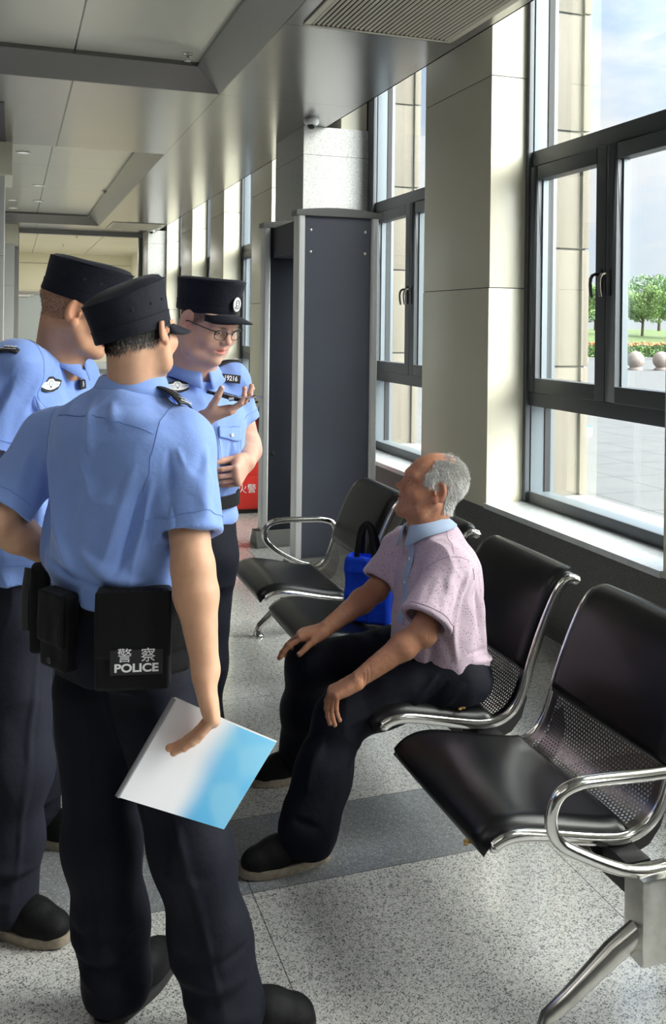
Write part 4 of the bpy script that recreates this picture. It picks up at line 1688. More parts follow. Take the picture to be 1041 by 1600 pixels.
def hand(F, wrist, fwd, palm, side, curl, spread=0.0, thumb=(0.5, 0.5, 0.3, 0.3), s=1.0, wr=0.026, over=None, tipr=1.0):
    """wrist point; fwd: wrist->knuckles; palm: direction the palm faces; side: +1 when the thumb lies towards cross(fwd, palm)
    curl: dict finger -> (mcp, pip, dip) radians; over: dict finger -> sideways angle"""
    w = np.array(wrist, float)
    f = unit(fwd)
    pm = np.array(palm, float)
    pm = unit(pm - f * (pm @ f))
    x = np.cross(f, pm) * side          # towards the thumb
    tips = {}
    # palm
    for nm, (ox, oy, L, r) in FING.items():
        k = w + (x * ox + f * oy) * s
        base = w + (x * ox * 0.55 + f * 0.012) * s
        F.cap(base + pm * 0.004 * s, k - pm * 0.001, 0.0145 * s, (r + 0.0035) * s, 0.016 * s)
    F.ell(w + (f * 0.045 + pm * 0.006) * s, np.array((0.036, 0.044, 0.0125)) * s, np.stack([x, f, pm], 1), 0.014 * s)
    F.ell(w + (f * 0.038 + x * 0.024 + pm * 0.010) * s, np.array((0.016, 0.030, 0.014)) * s, np.stack([x, f, pm], 1), 0.014 * s)
    for nm, (ox, oy, L, r) in FING.items():
        k = w + (x * ox * 1.06 + f * oy) * s
        a = (over or {}).get(nm, spread * (ox / 0.03))
        d0 = f * math.cos(a) + x * math.sin(a)
        ang = 0.0
        p = k
        rr_ = r * s * 0.95
        for i in range(3):
            ang += curl[nm][i]
            d = d0 * math.cos(ang) + pm * math.sin(ang)
            p2 = p + d * L[i] * s
            r2 = rr_ * (0.93 if i < 2 else 0.84)
            F.cap(p, p2, rr_ * (1.06 if i == 0 else 1.0), r2, 0.0022 * s)
            F.ell(p2 if i < 2 else p2, np.array([r2 * 1.05] * 3), None, 0.003 * s)
            p, rr_ = p2, r2
        tips[nm] = (p, d, rr_)
    # thumb: splay out along x, flex towards the palm
    sp, fl, c1, c2 = thumb
    b0 = w + (x * 0.020 + f * 0.020 + pm * 0.006) * s
    d = unit(f * math.cos(sp) + x * math.sin(sp) + pm * math.sin(fl))
    m1 = b0 + d * 0.040 * s
    d2 = unit(d + pm * math.sin(c1) - x * math.sin(c1) * 0.5 + f * 0.15)
    m2 = m1 + d2 * 0.032 * s
    d3 = unit(d2 + pm * math.sin(c2) * 0.6 - x * math.sin(c2))
    m3 = m2 + d3 * 0.026 * s
    F.cap(b0, m1, 0.0155 * s, 0.0118 * s, 0.012 * s)
    F.cap(m1, m2, 0.0112 * s, 0.0102 * s, 0.004 * s)
    F.cap(m2, m3, 0.0102 * s, 0.0086 * s, 0.003 * s)
    tips['thumb'] = (m3, d3, 0.0086 * s)
    return tips, x, f, pm


def nails(tips, back, parent, s=1.0, which=('index', 'middle', 'ring', 'little', 'thumb')):
    for nm in which:
        p, d, r = tips[nm]
        d = unit(d)
        n = np.array(back, float)
        n = unit(n - d * (n @ d))
        x = np.cross(d, n)
        b = MB()
        rows = []
        for i in range(5):
            row = []
            for j in range(7):
                u = (j / 6 - 0.5) * 1.5
                t = -0.55 + 1.35 * i / 4
                wdt = 1.0 - 0.12 * (i == 4)
                q = p + d * (t * r * 0.9) + (n * math.cos(u * wdt) + x * math.sin(u * wdt)) * r * (1.02 if i < 4 else 0.90)
                row.append(tuple(q))
            rows.append(row)
        b.grid(rows)
        b.build('fingernail', M['nail'], parent, smooth=True, solid=0.0006)


M['nail'] = mat('fingernail_pink', (0.62, 0.43, 0.37), 0.3)

# =================================================================== clothing shared by the officers
def fabric(name, col, wv=900.0, rough=0.75, sheen=0.3, st=0.25):
    m = mat(name, col, rough, 0.0, 0.25, sheen=sheen)
    nt = m.node_tree
    b = nt.nodes['Principled BSDF']
    b.inputs['Specular IOR Level'].default_value = 0.15
    co = nd(nt, 'ShaderNodeTexCoord')
    t = nd(nt, 'ShaderNodeTexNoise', i_Scale=wv, i_Detail=2.0)
    t2 = nd(nt, 'ShaderNodeTexNoise', i_Scale=14.0, i_Detail=5.0, i_Roughness=0.6)
    nt.links.new(co.outputs['Object'], t.inputs['Vector'])
    nt.links.new(co.outputs['Object'], t2.inputs['Vector'])
    bp = nd(nt, 'ShaderNodeBump')
    bp.inputs['Strength'].default_value = st
    bp.inputs['Distance'].default_value = 0.0006
    nt.links.new(t.outputs['Fac'], bp.inputs['Height'])
    b2 = nd(nt, 'ShaderNodeBump')
    b2.inputs['Strength'].default_value = 0.5
    b2.inputs['Distance'].default_value = 0.008
    nt.links.new(t2.outputs['Fac'], b2.inputs['Height'])
    nt.links.new(bp.outputs[0], b2.inputs['Normal'])
    nt.links.new(b2.outputs[0], b.inputs['Normal'])
    return m


M['shirt'] = fabric('light_blue_shirt_cloth', lin(130, 159, 223), rough=0.6)
M['seam'] = mat('shirt_seam_thread', lin(104, 134, 194), 0.7)
M['trouser'] = fabric('navy_trouser_cloth', (0.0062, 0.0070, 0.0135), rough=0.7, sheen=0.0)
M['capcloth'] = fabric('navy_cap_cloth', (0.0105, 0.0115, 0.019), 700.0, 0.7, sheen=0.08)
M['nylon'] = fabric('black_nylon', (0.0055, 0.0055, 0.0065), 500.0, 0.55, sheen=0.05)
M['patch'] = mat('black_patch', (0.008, 0.008, 0.010), 0.6)
M['silver'] = mat('silver_thread', (0.85, 0.85, 0.87), 0.5)
M['button'] = mat('silver_button', (0.72, 0.70, 0.66), 0.28, 0.8)
M['shoe'] = fabric('black_shoe_mesh', (0.008, 0.008, 0.009), 600.0, 0.6, sheen=0.0)
M['shoe_sole_dark'] = mat('dark_rubber_sole', (0.02, 0.02, 0.022), 0.6)
M['shoe_sole_tan'] = mat('worn_tan_sole', (0.30, 0.25, 0.19), 0.7, noise=(60, 0.25))
M['lace'] = mat('black_lace', (0.006, 0.006, 0.007), 0.7)
M['lace_tab'] = mat('grey_lace_tabs', (0.13, 0.13, 0.16), 0.5)
SK = (0.66, 0.385, 0.25)       # albedo of skin


def collar(name, c, R, rx, ry, h, flare, material, parent, open_front=0.16, drop=0.045, wing=0.03, tilt=0.0):
    """folded shirt collar: stand plus fall, open at the front; local frame right, forward, up"""
    Rm, c = np.array(R), np.array(c)
    N = 56
    rows = []
    prof = [(0.0, 0.0), (0.004, h * 0.55), (0.002, h), (0.006, h + 0.004), (0.012, h - 0.001), (0.016 + flare * 0.3, h * 0.55), (0.020 + flare, -0.004)]
    for i in range(N + 1):
        a = math.pi / 2 + open_front + (2 * math.pi - 2 * open_front) * i / N
        fr = max(0.0, math.sin(a))                # 1 at the front
        row = []
        for j, (o, z) in enumerate(prof):
            zz = z - tilt * (fr ** 1.5) * 1.0
            extra = 0.0
            if j >= 5:
                zz -= drop * (fr ** 4) * (j - 4) / 2
                extra = wing * (fr ** 6) * (j - 4) / 2
            x = (rx + o + extra * 0.4) * math.cos(a)
            y = (ry + o + extra) * math.sin(a)
            row.append(tuple(c + Rm @ np.array((x, y, zz))))
        rows.append(row)
    return MB().grid(rows).build(name, material, parent, smooth=True, angle=80, solid=0.0022)


def cap_hat(W, R, s, parent, eyelets=True, brim_only=False, dip=0.022, badge=False, tall=1.0, slump=0.0, drop=0.0, dome=0.004, slope=0.030):
    """soft round peaked cap; returns nothing, parts are parented"""
    Rm = np.array(R)
    N = 72
    # sections from the band's lower edge to the crown centre: (height, grow, mix towards centre)
    secs = [(0.0, 0.0), (0.004, 0.0025), (0.022, 0.0035), (0.030, 0.0045), (0.031, 0.0030), (0.05, 0.0055), (0.070, 0.0085), (0.086, 0.011), (0.0915, 0.0115), (0.094, 0.0095)]
    rows = []

    def pt(a, h, g, m=1.0):
        cx, cy = math.cos(a), math.sin(a)
        fr = cy
        hh = h * tall * (1 + 0.10 * fr * m) + 0.006 * fr * m - slump * (h / 0.094) * (0.25 - 0.25 * fr) * m
        return W((0.083 + g) * cx * m, -0.010 + (0.103 + g) * cy * m, 0.024 + hh - drop)
    for h, g in secs:
        rows.append([tuple(pt(2 * math.pi * k / N, h, g)) for k in range(N)])
    for m, dz in ((0.97, 0.0015), (0.9, 0.003 + dome * 0.35), (0.75, 0.002 + dome * 0.7), (0.55, dome), (0.35, dome), (0.15, dome), (0.02, dome)):
        rows.append([tuple(pt(2 * math.pi * k / N, 0.094 + dz, 0.0095, m)) for k in range(N)])
    b = MB()
    for r in rows:
        r.append(r[0])
    b.grid(rows)
    # wrinkle it a little
    v = np.array(b.v, dtype=np.float32)
    cc = np.array(W(0, -0.01, 0.06))
    d = v - cc
    d /= np.linalg.norm(d, axis=1)[:, None]
    nz = noise3(v, 16.0, 3) * 0.0028 + noise3(v * np.array([1, 1, 2.5], dtype=np.float32), 32.0, 9) * 0.0010
    loc = (v - np.array(W(0, 0, 0))) @ Rm / s
    wgt = np.clip((loc[:, 2] - 0.05) / 0.03, 0, 1)
    v = v + d * (nz * wgt)[:, None]
    b.v = [tuple(p) for p in v]
    cap_o = b.build('cap', M['capcloth'], parent, smooth=True, angle=50)
    # top seam piping
    MB().tube([pt(2 * math.pi * k / N, 0.093, 0.0118) for k in range(N)], 0.0016, 6, closed=True).build('crown_seam', M['capcloth'], cap_o, smooth=True)
    MB().tube([pt(2 * math.pi * k / N, 0.0305, 0.0048) for k in range(N)], 0.0011, 6, closed=True).build('band_seam', M['capcloth'], cap_o, smooth=True)
    # peak
    rows2 = []
    for i in range(9):
        t = i / 8
        row = []
        for k in range(25):
            u = (k / 24 - 0.5) * 2
            a = math.pi / 2 - u * 1.02
            wv = math.sqrt(max(0, 1 - abs(u) ** 2.6))
            x0, y0 = (0.0845) * math.cos(a), -0.010 + 0.1045 * math.sin(a)
            x = x0 * (1 + 0.10 * t * wv)
            y = y0 + t * 0.068 * wv
            z = 0.030 - drop - slope * t * wv - 0.026 * (u ** 2) * (0.25 + 0.75 * t) + 0.006 * math.sin(a)
            row.append(tuple(W(x, y, z)))
        rows2.append(row)
    MB().grid(rows2).build('cap_peak', M['capcloth'], cap_o, smooth=True, angle=80, solid=0.0035 * s)
    if eyelets:
        for sx in (-1, 1):
            for da in (0.32, 0.78, 1.35):
                a = (0.0 if sx > 0 else math.pi) + sx * (0.10 - da * 0.9 + 0.55)
                p = np.array(pt(a, 0.056, 0.0068))
                o = unit(Rm @ np.array((math.cos(a), math.sin(a), 0.15)))
                fm = frame_m(p, np.cross(o, (0, 0, 1)), np.cross(o, np.cross(o, (0, 0, 1))))
                MB().lathe([(0.0016, 0.0012), (0.0026, 0.0016), (0.0036, 0.0006), (0.0038, -0.001)], 14, fm).build('eyelet', M['patch'], cap_o, smooth=True)
    return cap_o


def shield_badge(p, out, up, parent, size=0.02):
    """round cap badge: silver disc with a shield, ring and wall shape in relief"""
    o = unit(out)
    x = np.cross(np.array(up, float), o)
    fm = frame_m(p, x, np.cross(o, x))
    s = size
    b = MB().lathe([(0.0001, 0.0028), (0.72 * s, 0.0026), (0.92 * s, 0.0018), (1.0 * s, 0.0)], 32, fm @ Matrix.Diagonal((0.86, 1.06, 1, 1)))
    bo = b.build('cap_badge', M['silver'], parent, smooth=True, angle=50)
    r = MB()
    r.tube([fm @ Vector((0.36 * s * math.cos(t) * 1.0, 0.18 * s + 0.40 * s * math.sin(t), 0.0036)) for t in np.linspace(0, 2 * math.pi, 24)[:-1]], 0.05 * s, 6, closed=True)
    r.tube([fm @ Vector((x_ * s, y_ * s, 0.0036)) for x_, y_ in ((-0.34, 0.55), (-0.40, 0.1), (-0.25, -0.32), (0, -0.5), (0.25, -0.32), (0.40, 0.1), (0.34, 0.55), (0, 0.68))], 0.035 * s, 6, closed=True)
    r.tube([fm @ Vector((x_ * s, -0.55 * s + y_ * s, 0.0034)) for x_, y_ in ((-0.55, 0.2), (-0.3, 0.0), (0, -0.06), (0.3, 0.0), (0.55, 0.2))], 0.06 * s, 6)
    for k in range(5):
        r.sphere(fm @ Vector(((k - 2) * 0.16 * s, (0.30 if k == 2 else 0.2) * s, 0.0040)), 0.05 * s, 8, 6)
    r.build('badge_relief', M['alu_dark'], bo, smooth=True)
    return bo


def plate(p, out, up, pts, thick, material, parent, name, wrap=0.0):
    """flat outline (x right as seen from outside, y up) laid against the body at p"""
    o = unit(out)
    u = np.array(up, float)
    u = unit(u - o * (u @ o))
    x = np.cross(u, o)
    b = MB()
    n = len(pts)
    P = []
    for z in (0.0, thick):
        for a, c in pts:
            P.append(tuple(np.array(p) + x * a + u * c + o * (z - wrap * a * a)))
    fs = [tuple(range(n - 1, -1, -1)), tuple(range(n, 2 * n))]
    for i in range(n):
        j = (i + 1) % n
        fs.append((i, j, n + j, n + i))
    b.add(P, fs)
    return b.build(name, material, parent), x, u, o


def wing_badge(p, out, up, parent):
    """chest badge: black winged outline with a silver winged emblem"""
    out_pts = [(-0.043, 0.010), (-0.030, 0.014), (-0.018, 0.016), (-0.008, 0.022), (0.008, 0.022), (0.018, 0.016), (0.030, 0.014), (0.043, 0.010), (0.040, -0.004), (0.030, -0.014), (0.012, -0.020), (-0.012, -0.020), (-0.030, -0.014), (-0.040, -0.004)]
    b, x, u, o = plate(p, out, up, out_pts, 0.003, M['patch'], parent, 'chest_badge', 0.6)
    inn = [(-0.037, 0.006), (-0.014, 0.009), (-0.007, 0.016), (0.007, 0.016), (0.014, 0.009), (0.037, 0.006), (0.033, -0.005), (0.014, -0.012), (0, -0.014), (-0.014, -0.012), (-0.033, -0.005)]
    e, *_ = plate(np.array(p) + o * 0.003, out, up, inn, 0.0012, M['silver'], b, 'winged_emblem', 0.6)
    d = MB()
    for k in (-1, 1):
        for j in range(3):
            q0 = np.array(p) + o * 0.0045 + x * k * 0.010 + u * (0.002 - 0.004 * j)
            q1 = np.array(p) + o * 0.0035 + x * k * (0.032 - 0.004 * j) + u * (0.002 - 0.0035 * j)
            d.tube([q0, q1], 0.0004, 4)
    d.tube([np.array(p) + o * 0.0044 + x * (0.007 * math.cos(t)) + u * (0.004 + 0.008 * math.sin(t)) for t in np.linspace(0, 6.28, 14)[:-1]], 0.0006, 4, closed=True)
    d.sphere(np.array(p) + o * 0.0045 - u * 0.006, 0.0022, 8, 6)
    d.build('emblem_lines', M['patch'], b)
    return b


def number_badge(p, out, up, parent, txt):
    b, x, u, o = plate(p, out, up, [(-0.032, -0.0135), (0.032, -0.0135), (0.032, 0.0135), (-0.032, 0.0135)], 0.003, M['patch'], parent, 'number_badge')
    fm = Matrix(((x[0], u[0], o[0], 0), (x[1], u[1], o[1], 0), (x[2], u[2], o[2], 0), (0, 0, 0, 1)))
    q = np.array(p) + o * 0.0032
    fm.translation = Vector(q)
    text_mesh('badge_number', txt, 0.0225, fm, M['silver'], b, bold=0.0005, sx=0.80)
    return b


def epaulette(a, c, up, parent, length=0.125, stars=2, text='J.CN'):
    """shoulder board from the neck end a to the shoulder end c"""
    a, c = np.array(a, float), np.array(c, float)
    d = unit(c - a)
    u = np.array(up, float)
    u = unit(u - d * (u @ d))
    x = np.cross(d, u)
    L = np.linalg.norm(c - a)
    rows = []
    for i in range(11):
        t = i / 10
        w = 0.024 * (1 if t > 0.14 else 0.35 + 0.65 * t / 0.14) + 0.003 * t
        p = a + d * L * t + u * (0.010 * math.sin(math.pi * t) * 1.0)
        rows.append([tuple(p + x * w * k / 4 - u * 0.006 * (k / 4) ** 2) for k in range(-4, 5)])
    b = MB().grid(rows).build('epaulette', M['patch'], parent, smooth=True, angle=60, solid=0.004)
    # markings
    def on(t, sx):
        return a + d * L * t + u * (0.010 * math.sin(math.pi * t) + 0.0030) + x * sx
    for k in range(stars):
        cpt = on(0.36 + 0.22 * k, 0)
        pts = []
        for j in range(8):
            r = 0.0078 if j % 2 == 0 else 0.0034
            an = math.pi * j / 4
            pts.append(tuple(cpt + d * r * math.cos(an) + x * r * math.sin(an)))
        m_ = MB().add([tuple(cpt + u * 0.0004)] + pts, [(0, 1 + j, 1 + (j + 1) % 8) for j in range(8)])
        m_.build('star', M['silver'], b)
    fm = Matrix(((x[0], -d[0], u[0], 0), (x[1], -d[1], u[1], 0), (x[2], -d[2], u[2], 0), (0, 0, 0, 1)))
    fm.translation = Vector(on(0.86, 0) + u * 0.0006)
    text_mesh('shoulder_letters', text, 0.017, fm, M['silver'], b, bold=0.0003)
    MB().tube([on(0.95, -0.022), on(0.95, 0.022)], 0.0010, 5).build('shoulder_line', M['silver'], b)
    return b


def shoe(heel, toe, parent, name='shoe', sole=None, w=0.047, h=0.075, laces=True, tilt=0.0, upper=None, lift=0.0):
    """shoe from heel to toe on the floor"""
    heel, toe = np.array(heel, float), np.array(toe, float)
    L = float(np.linalg.norm(toe - heel))
    f = unit(toe - heel)
    up = np.array((0.0, 0.0, 1.0))
    up = unit(up - f * (up @ f))
    x = np.cross(f, up)
    R = np.stack([x, f, up], 1)
    P = lambda a, b_, c_: heel + x * a + f * b_ * L + up * c_
    F = Fld()
    z0 = 0.024
    F.cap(P(0, 0.13, z0 + 0.022), P(0, 0.62, z0 + 0.020), 0.036, w * 0.92, 0.02)
    F.cap(P(0, 0.62, z0 + 0.020), P(0, 0.80, z0 + 0.014), w * 0.92, w * 0.80, 0.02)
    F.cap(P(0, 0.16, z0 + 0.03), P(0, 0.20, z0 + h), 0.033, 0.036, 0.02)
    F.cap(P(0, 0.28, z0 + h * 0.75), P(0, 0.66, z0 + 0.030), 0.034, 0.034, 0.03)
    F.ell(P(0, 0.82, z0 + 0.016), (w * 0.9, 0.048, 0.030), R, 0.02)
    F.half(P(0, 0, z0 * 0.6), -up, 0.004)
    F.cap(P(0, 0.18, z0 + h + 0.01), P(0, 0.22, z0 + h + 0.06), 0.030, 0.033, 0.006, '-')
    v, q = F.mesh(0.0035)
    v = cloth(v, q, 0.0007, 30, seed=3)
    so = to_obj(v, q, name, upper or M['shoe'], parent)
    # sole
    n = 48
    rim = []
    for k in range(n):
        a = 2 * math.pi * k / n
        cy, cx = math.sin(a), math.cos(a)
        y = 0.5 + 0.51 * cy
        ww = (0.036 + (w - 0.036) * min(1, max(0, (y - 0.1) / 0.5))) * 1.06
        rim.append((ww * (abs(cx) ** 0.62) * (1 if cx > 0 else -1), y))
    b = MB()
    rows = []
    for z, g in ((0.0, 0.95), (0.004, 1.0), (0.018, 1.02), (0.027, 0.99)):
        rows.append([tuple(P(a * g, 0.5 + (y - 0.5) * (0.985 + 0.015 * g), z + 0.012 * max(0, y - 0.75) * 2 * (1 if z < 0.01 else 0.6))) for a, y in rim])
    for r in rows:
        r.append(r[0])
    b.grid(rows)
    b.add([p for p in rows[0][:-1]], [tuple(range(n))])
    b.add([p for p in rows[-1][:-1]], [tuple(range(n - 1, -1, -1))])
    b.build('sole', sole or M['shoe_sole_dark'], so, smooth=True, angle=45)
    if laces:
        lb = MB()
        tb = MB()
        for k in range(4):
            yy = 0.40 + 0.085 * k
            zt = z0 + h * 0.75 + 0.030 - (yy - 0.28) / 0.38 * (h * 0.75 - 0.034)
            l, r = P(-0.022, yy, zt - 0.004), P(0.022, yy + 0.035, zt - 0.008)
            m_ = P(0, yy + 0.015, zt + 0.004)
            lb.tube([l, m_, r], 0.0026, 6)
            for sx in (-1, 1):
                tb.tube([P(sx * 0.021, yy + 0.01, zt - 0.006), P(sx * 0.036, yy + 0.005, zt - 0.020)], [(0.003, 0.006), (0.003, 0.005)], 8)
        lb.build('laces', M['lace'], so, smooth=True)
        tb.build('lace_tabs', M['lace_tab'], so, smooth=True)
    return so


def button(p, out, parent, r=0.0062, name='button', material=None):
    o = unit(out)
    x = unit(np.cross(o, (0, 0, 1)) if abs(o[2]) < 0.95 else np.array((1.0, 0, 0)))
    fm = frame_m(p, x, np.cross(o, x))
    return MB().lathe([(0.0001, 0.0030), (r * 0.55, 0.0028), (r * 0.85, 0.0032), (r, 0.0018), (r, 0.0)], 18, fm).build(name, material or M['button'], parent, smooth=True, angle=50)


def surf(v, n, p, out):
    """nearest mesh point along a ray-ish direction: the vertex most outward near the line p + t*out"""
    o = unit(out)
    d = v - np.array(p)
    t = d @ o
    r = np.linalg.norm(d - np.outer(t, o), axis=1)
    m = (r < 0.012) & (t > -0.02)
    if not m.any():
        m = r < 0.03
    i = np.argmax(np.where(m, t, -9))
    return v[i], n[i]

# =================================================================== officer seen from behind
def A(px, py, d):
    return np.array(at(px, py, d))


def on_px(v, nn, px, py, out):
    # the surface point seen at this place, and a smoothed outward direction there
    w = v - np.array((0, 0, EYE))
    d = w @ FW
    a, b_ = (w @ RT) / d, -w[:, 2] / d
    X_ = PPX + FPX * (a * math.cos(ROLL) - b_ * math.sin(ROLL))
    Y_ = PPY + FPX * (a * math.sin(ROLL) + b_ * math.cos(ROLL))
    r2 = (X_ - px) ** 2 + (Y_ - py) ** 2
    m = np.where((r2 < 16) & ((nn @ FW) < 0.15))[0]
    if len(m) == 0:
        m = np.argsort(r2)[:20]
    i = m[np.argmin(d[m])]
    return v[i], unit(nn[i] * 0.6 + unit(out) * 0.4)


def D3(x):
    return tuple(float(a) for a in x)


FW = np.array((math.sin(YAW), math.cos(YAW), 0.0))
RT = np.array((math.cos(YAW), -math.sin(YAW), 0.0))
UP = np.array((0.0, 0.0, 1.0))


def heading(deg):
    """0 = straight away from the viewer, 90 = to the right"""
    a = math.radians(deg)
    return FW * math.cos(a) + RT * math.sin(a)


def tilt_basis(fwd, pitch=0.0, roll=0.0):
    """pitch > 0 looks down, roll > 0 leans to the person's right"""
    R = basis(fwd, UP)
    p, r = math.radians(pitch), math.radians(roll)
    Rx = np.array([[1, 0, 0], [0, math.cos(-p), -math.sin(-p)], [0, math.sin(-p), math.cos(-p)]])
    Ry = np.array([[math.cos(r), 0, math.sin(r)], [0, 1, 0], [-math.sin(r), 0, math.cos(r)]])
    return R @ Ry @ Rx


def sleeve(F, S, E_, t_end, r0, r1, hole, k=0.03):
    """sleeve from shoulder S towards elbow E_, cut square at fraction t_end, hollow"""
    S, E_ = np.array(S), np.array(E_)
    e = S + (E_ - S) * t_end
    ax = unit(E_ - S)
    F.cap(S, e + ax * 0.05, r0, r1 + (r1 - r0) * 0.3, k)
    return e, ax


def cut_sleeves(F, cuts):
    for e, ax, r, hole in cuts:
        F.cap(e - ax * 0.10, e + ax * 0.12, hole, hole * 1.03, 0.002, '-')
        # trim everything past the hem, near the sleeve only
        F.ops.append(('-', (lambda e=e, ax=ax, r=r: (lambda P: np.maximum(-((P - V3(*e)) @ V3(*ax)), np.sqrt(((P - V3(*(e + ax * 0.07))) ** 2).sum(1)) - r * 2.0)))(), 0.002, V3(*(e + ax * 0.07)), r * 2.0))


off1 = empty('person', (0.28, 2.13, 0), 'officer in a blue shirt seen from behind, holding papers at the right hand', 'person')
H1 = heading(21)
hd1 = A(213, 518, 2.12)
RH1 = tilt_basis(H1, 3, -6)
B1 = heading(36)
T1 = tilt_basis(B1, 2, 0)
pel1 = A(186, 1010, 2.13)
neck1 = A(207, 606, 2.14)
SR1, ER1, WR1 = A(282, 694, 2.07), A(301, 885, 1.955), A(321, 1042, 1.90)
SL1, EL1, WL1 = A(84, 690, 2.22), A(-10, 812, 2.14), A(108, 880, 2.30)

F = Fld()
W1 = head(F, hd1, RH1, 0.97)
F.cap(D3(hd1 + RH1 @ np.array((0, -0.035, -0.05))), D3(neck1 + (0, 0, -0.06)), 0.046, 0.052, 0.03)
F.cap(D3(hd1 + RH1 @ np.array((0, -0.015, -0.03))), D3(neck1 + (0, 0, 0.0)), 0.046, 0.050, 0.03)
F.cap(D3(neck1 - UP * 0.06), D3(neck1 - UP * 0.18), 0.05, 0.06, 0.03)
F.chain([SL1, neck1 - UP * 0.16, SR1], [0.045, 0.07, 0.045], 0.03)
F.chain([SR1, ER1], [0.048, 0.043], 0.01)
F.chain([ER1, ER1 * 0.72 + WR1 * 0.28, WR1], [0.0415, 0.0445, 0.0275], 0.02)
F.ell(D3(ER1 + FW * -0.012 + RT * 0.004), (0.037, 0.036, 0.045), None, 0.02)
F.cap(D3(WR1 - UP * 0.0), D3(WR1 + (WR1 - ER1) * 0.06), 0.0275, 0.0275, 0.012)
F.chain([SL1, EL1], [0.048, 0.042], 0.01)
F.chain([EL1, EL1 * 0.7 + WL1 * 0.3, WL1], [0.041, 0.043, 0.028], 0.02)
f1 = unit(-UP + RT * 0.16 - FW * 0.02)
tips1, hx1, hf1, hp1 = hand(F, WR1 + f1 * 0.006, f1, -RT - FW * 0.12, +1, {'index': (0.85, 0.22, 0.12), 'middle': (0.98, 0.30, 0.15), 'ring': (0.90, 0.26, 0.15), 'little': (0.78, 0.22, 0.12)},
                            thumb=(0.75, 0.05, 0.1, 0.15), s=1.12)
hand(F, WL1, unit(WL1 - EL1), unit(-UP * 0.3 + FW * -0.6 - RT * 0.5), +1, {k_: (0.5, 0.6, 0.4) for k_ in FING}, s=0.98)
RC1 = tilt_basis(heading(36), -9, -11)
WC1 = lambda x, y, z: hd1 + RC1 @ np.array([x, y, z]) * 0.92


def flat_top(F, WC, RC, s, z0, squeeze=None):
    # the skull ends inside the cap's crown
    F.ops.append(('-', (lambda c=V3(*WC(0, 0, z0)), n=V3(*RC[:, 2]): (lambda P: np.maximum(-((P - c) @ n), np.sqrt(((P - c) ** 2).sum(1)) - 0.16)))(), 0.004, V3(*WC(0, 0, z0)), 0.16))


flat_top(F, WC1, RC1, 0.97, 0.010)
v, q = F.mesh(0.0024)
n_ = vnormals(v, q)
v = v + n_ * (noise3(v, 60, 2) * 0.0004)[:, None]
sm = lambda a, w=0.008: max(0.0, min(1.0, a / w + 0.5))
nape = lambda x, y, z: (sm(0.020 - z) * sm(0.030 - y) * sm(z - (-0.036 - 0.35 * max(0, -y - 0.04) + 0.45 * max(0, y + 0.02)), 0.014) if abs(x) < 0.10 else 0)
tone = head_tone(v, W1, RH1, 0.97, SK, (0.42, 0.16, 0.13), scalp=(nape, (0.012, 0.010, 0.009), 0.93))
body1 = to_obj(v, q, 'body', M['skin'], off1, tone)
nails(tips1, -hp1, off1, which=('index', 'middle', 'ring', 'little'))
eyes_brows(W1, RH1, 0.97, off1)
hair_strands(W1, RH1, 0.97, off1, nape, 7000, 0.011, 0.0005, M['hair'], (v, n_), lay=0.85, jit=0.15, down=-1.0)
cap1 = cap_hat(WC1, RC1, 0.97, off1, slump=0.012, tall=1.20, drop=0.032, dome=0.016)

# shirt
F = Fld()
hip_o = A(188, 906, 2.13)
zb = hip_o[2]
T1b = basis(B1, neck1 - hip_o)
Lt = float(np.linalg.norm(neck1 - hip_o))
rows = [(-0.05, 0.158, 0.120, 0, 0), (0.0, 0.172, 0.128, 0, 0), (0.05, 0.182, 0.138, 0, -0.004), (0.12, 0.178, 0.134, 0, 0), (0.20, 0.176, 0.126, 0, 0), (0.28, 0.184, 0.124, 0, -0.006), (Lt - 0.105, 0.186, 0.118, 0, -0.012), (Lt - 0.065, 0.168, 0.104, 0, -0.012), (Lt - 0.03, 0.110, 0.084, 0, -0.006), (Lt, 0.066, 0.068, 0, 0)]
eR, aR = sleeve(F, SR1 + UP * 0.004, ER1, 0.76, 0.066, 0.070, 0.05)
eL, aL = sleeve(F, SL1 + UP * 0.004, EL1, 0.82, 0.066, 0.070, 0.05)
cut_sleeves(F, [(eR, aR, 0.085, 0.056), (eL, aL, 0.085, 0.058)])
F.barrel(rows, T1b, hip_o, 0.03)
F.chain([SR1 + UP * 0.006, neck1 - UP * 0.062], [0.060, 0.048], 0.05)
F.chain([SL1 + UP * 0.006, neck1 - UP * 0.062], [0.060, 0.048], 0.05)
F.half(hip_o - UP * 0.03, -UP, 0.004)
F.cap(neck1 - UP * 0.04, neck1 + UP * 0.06, 0.057, 0.060, 0.004, '-')
v, q = F.mesh(0.0034)
fr1 = lambda x, y, z: hip_o + T1b @ np.array((x, y, z))
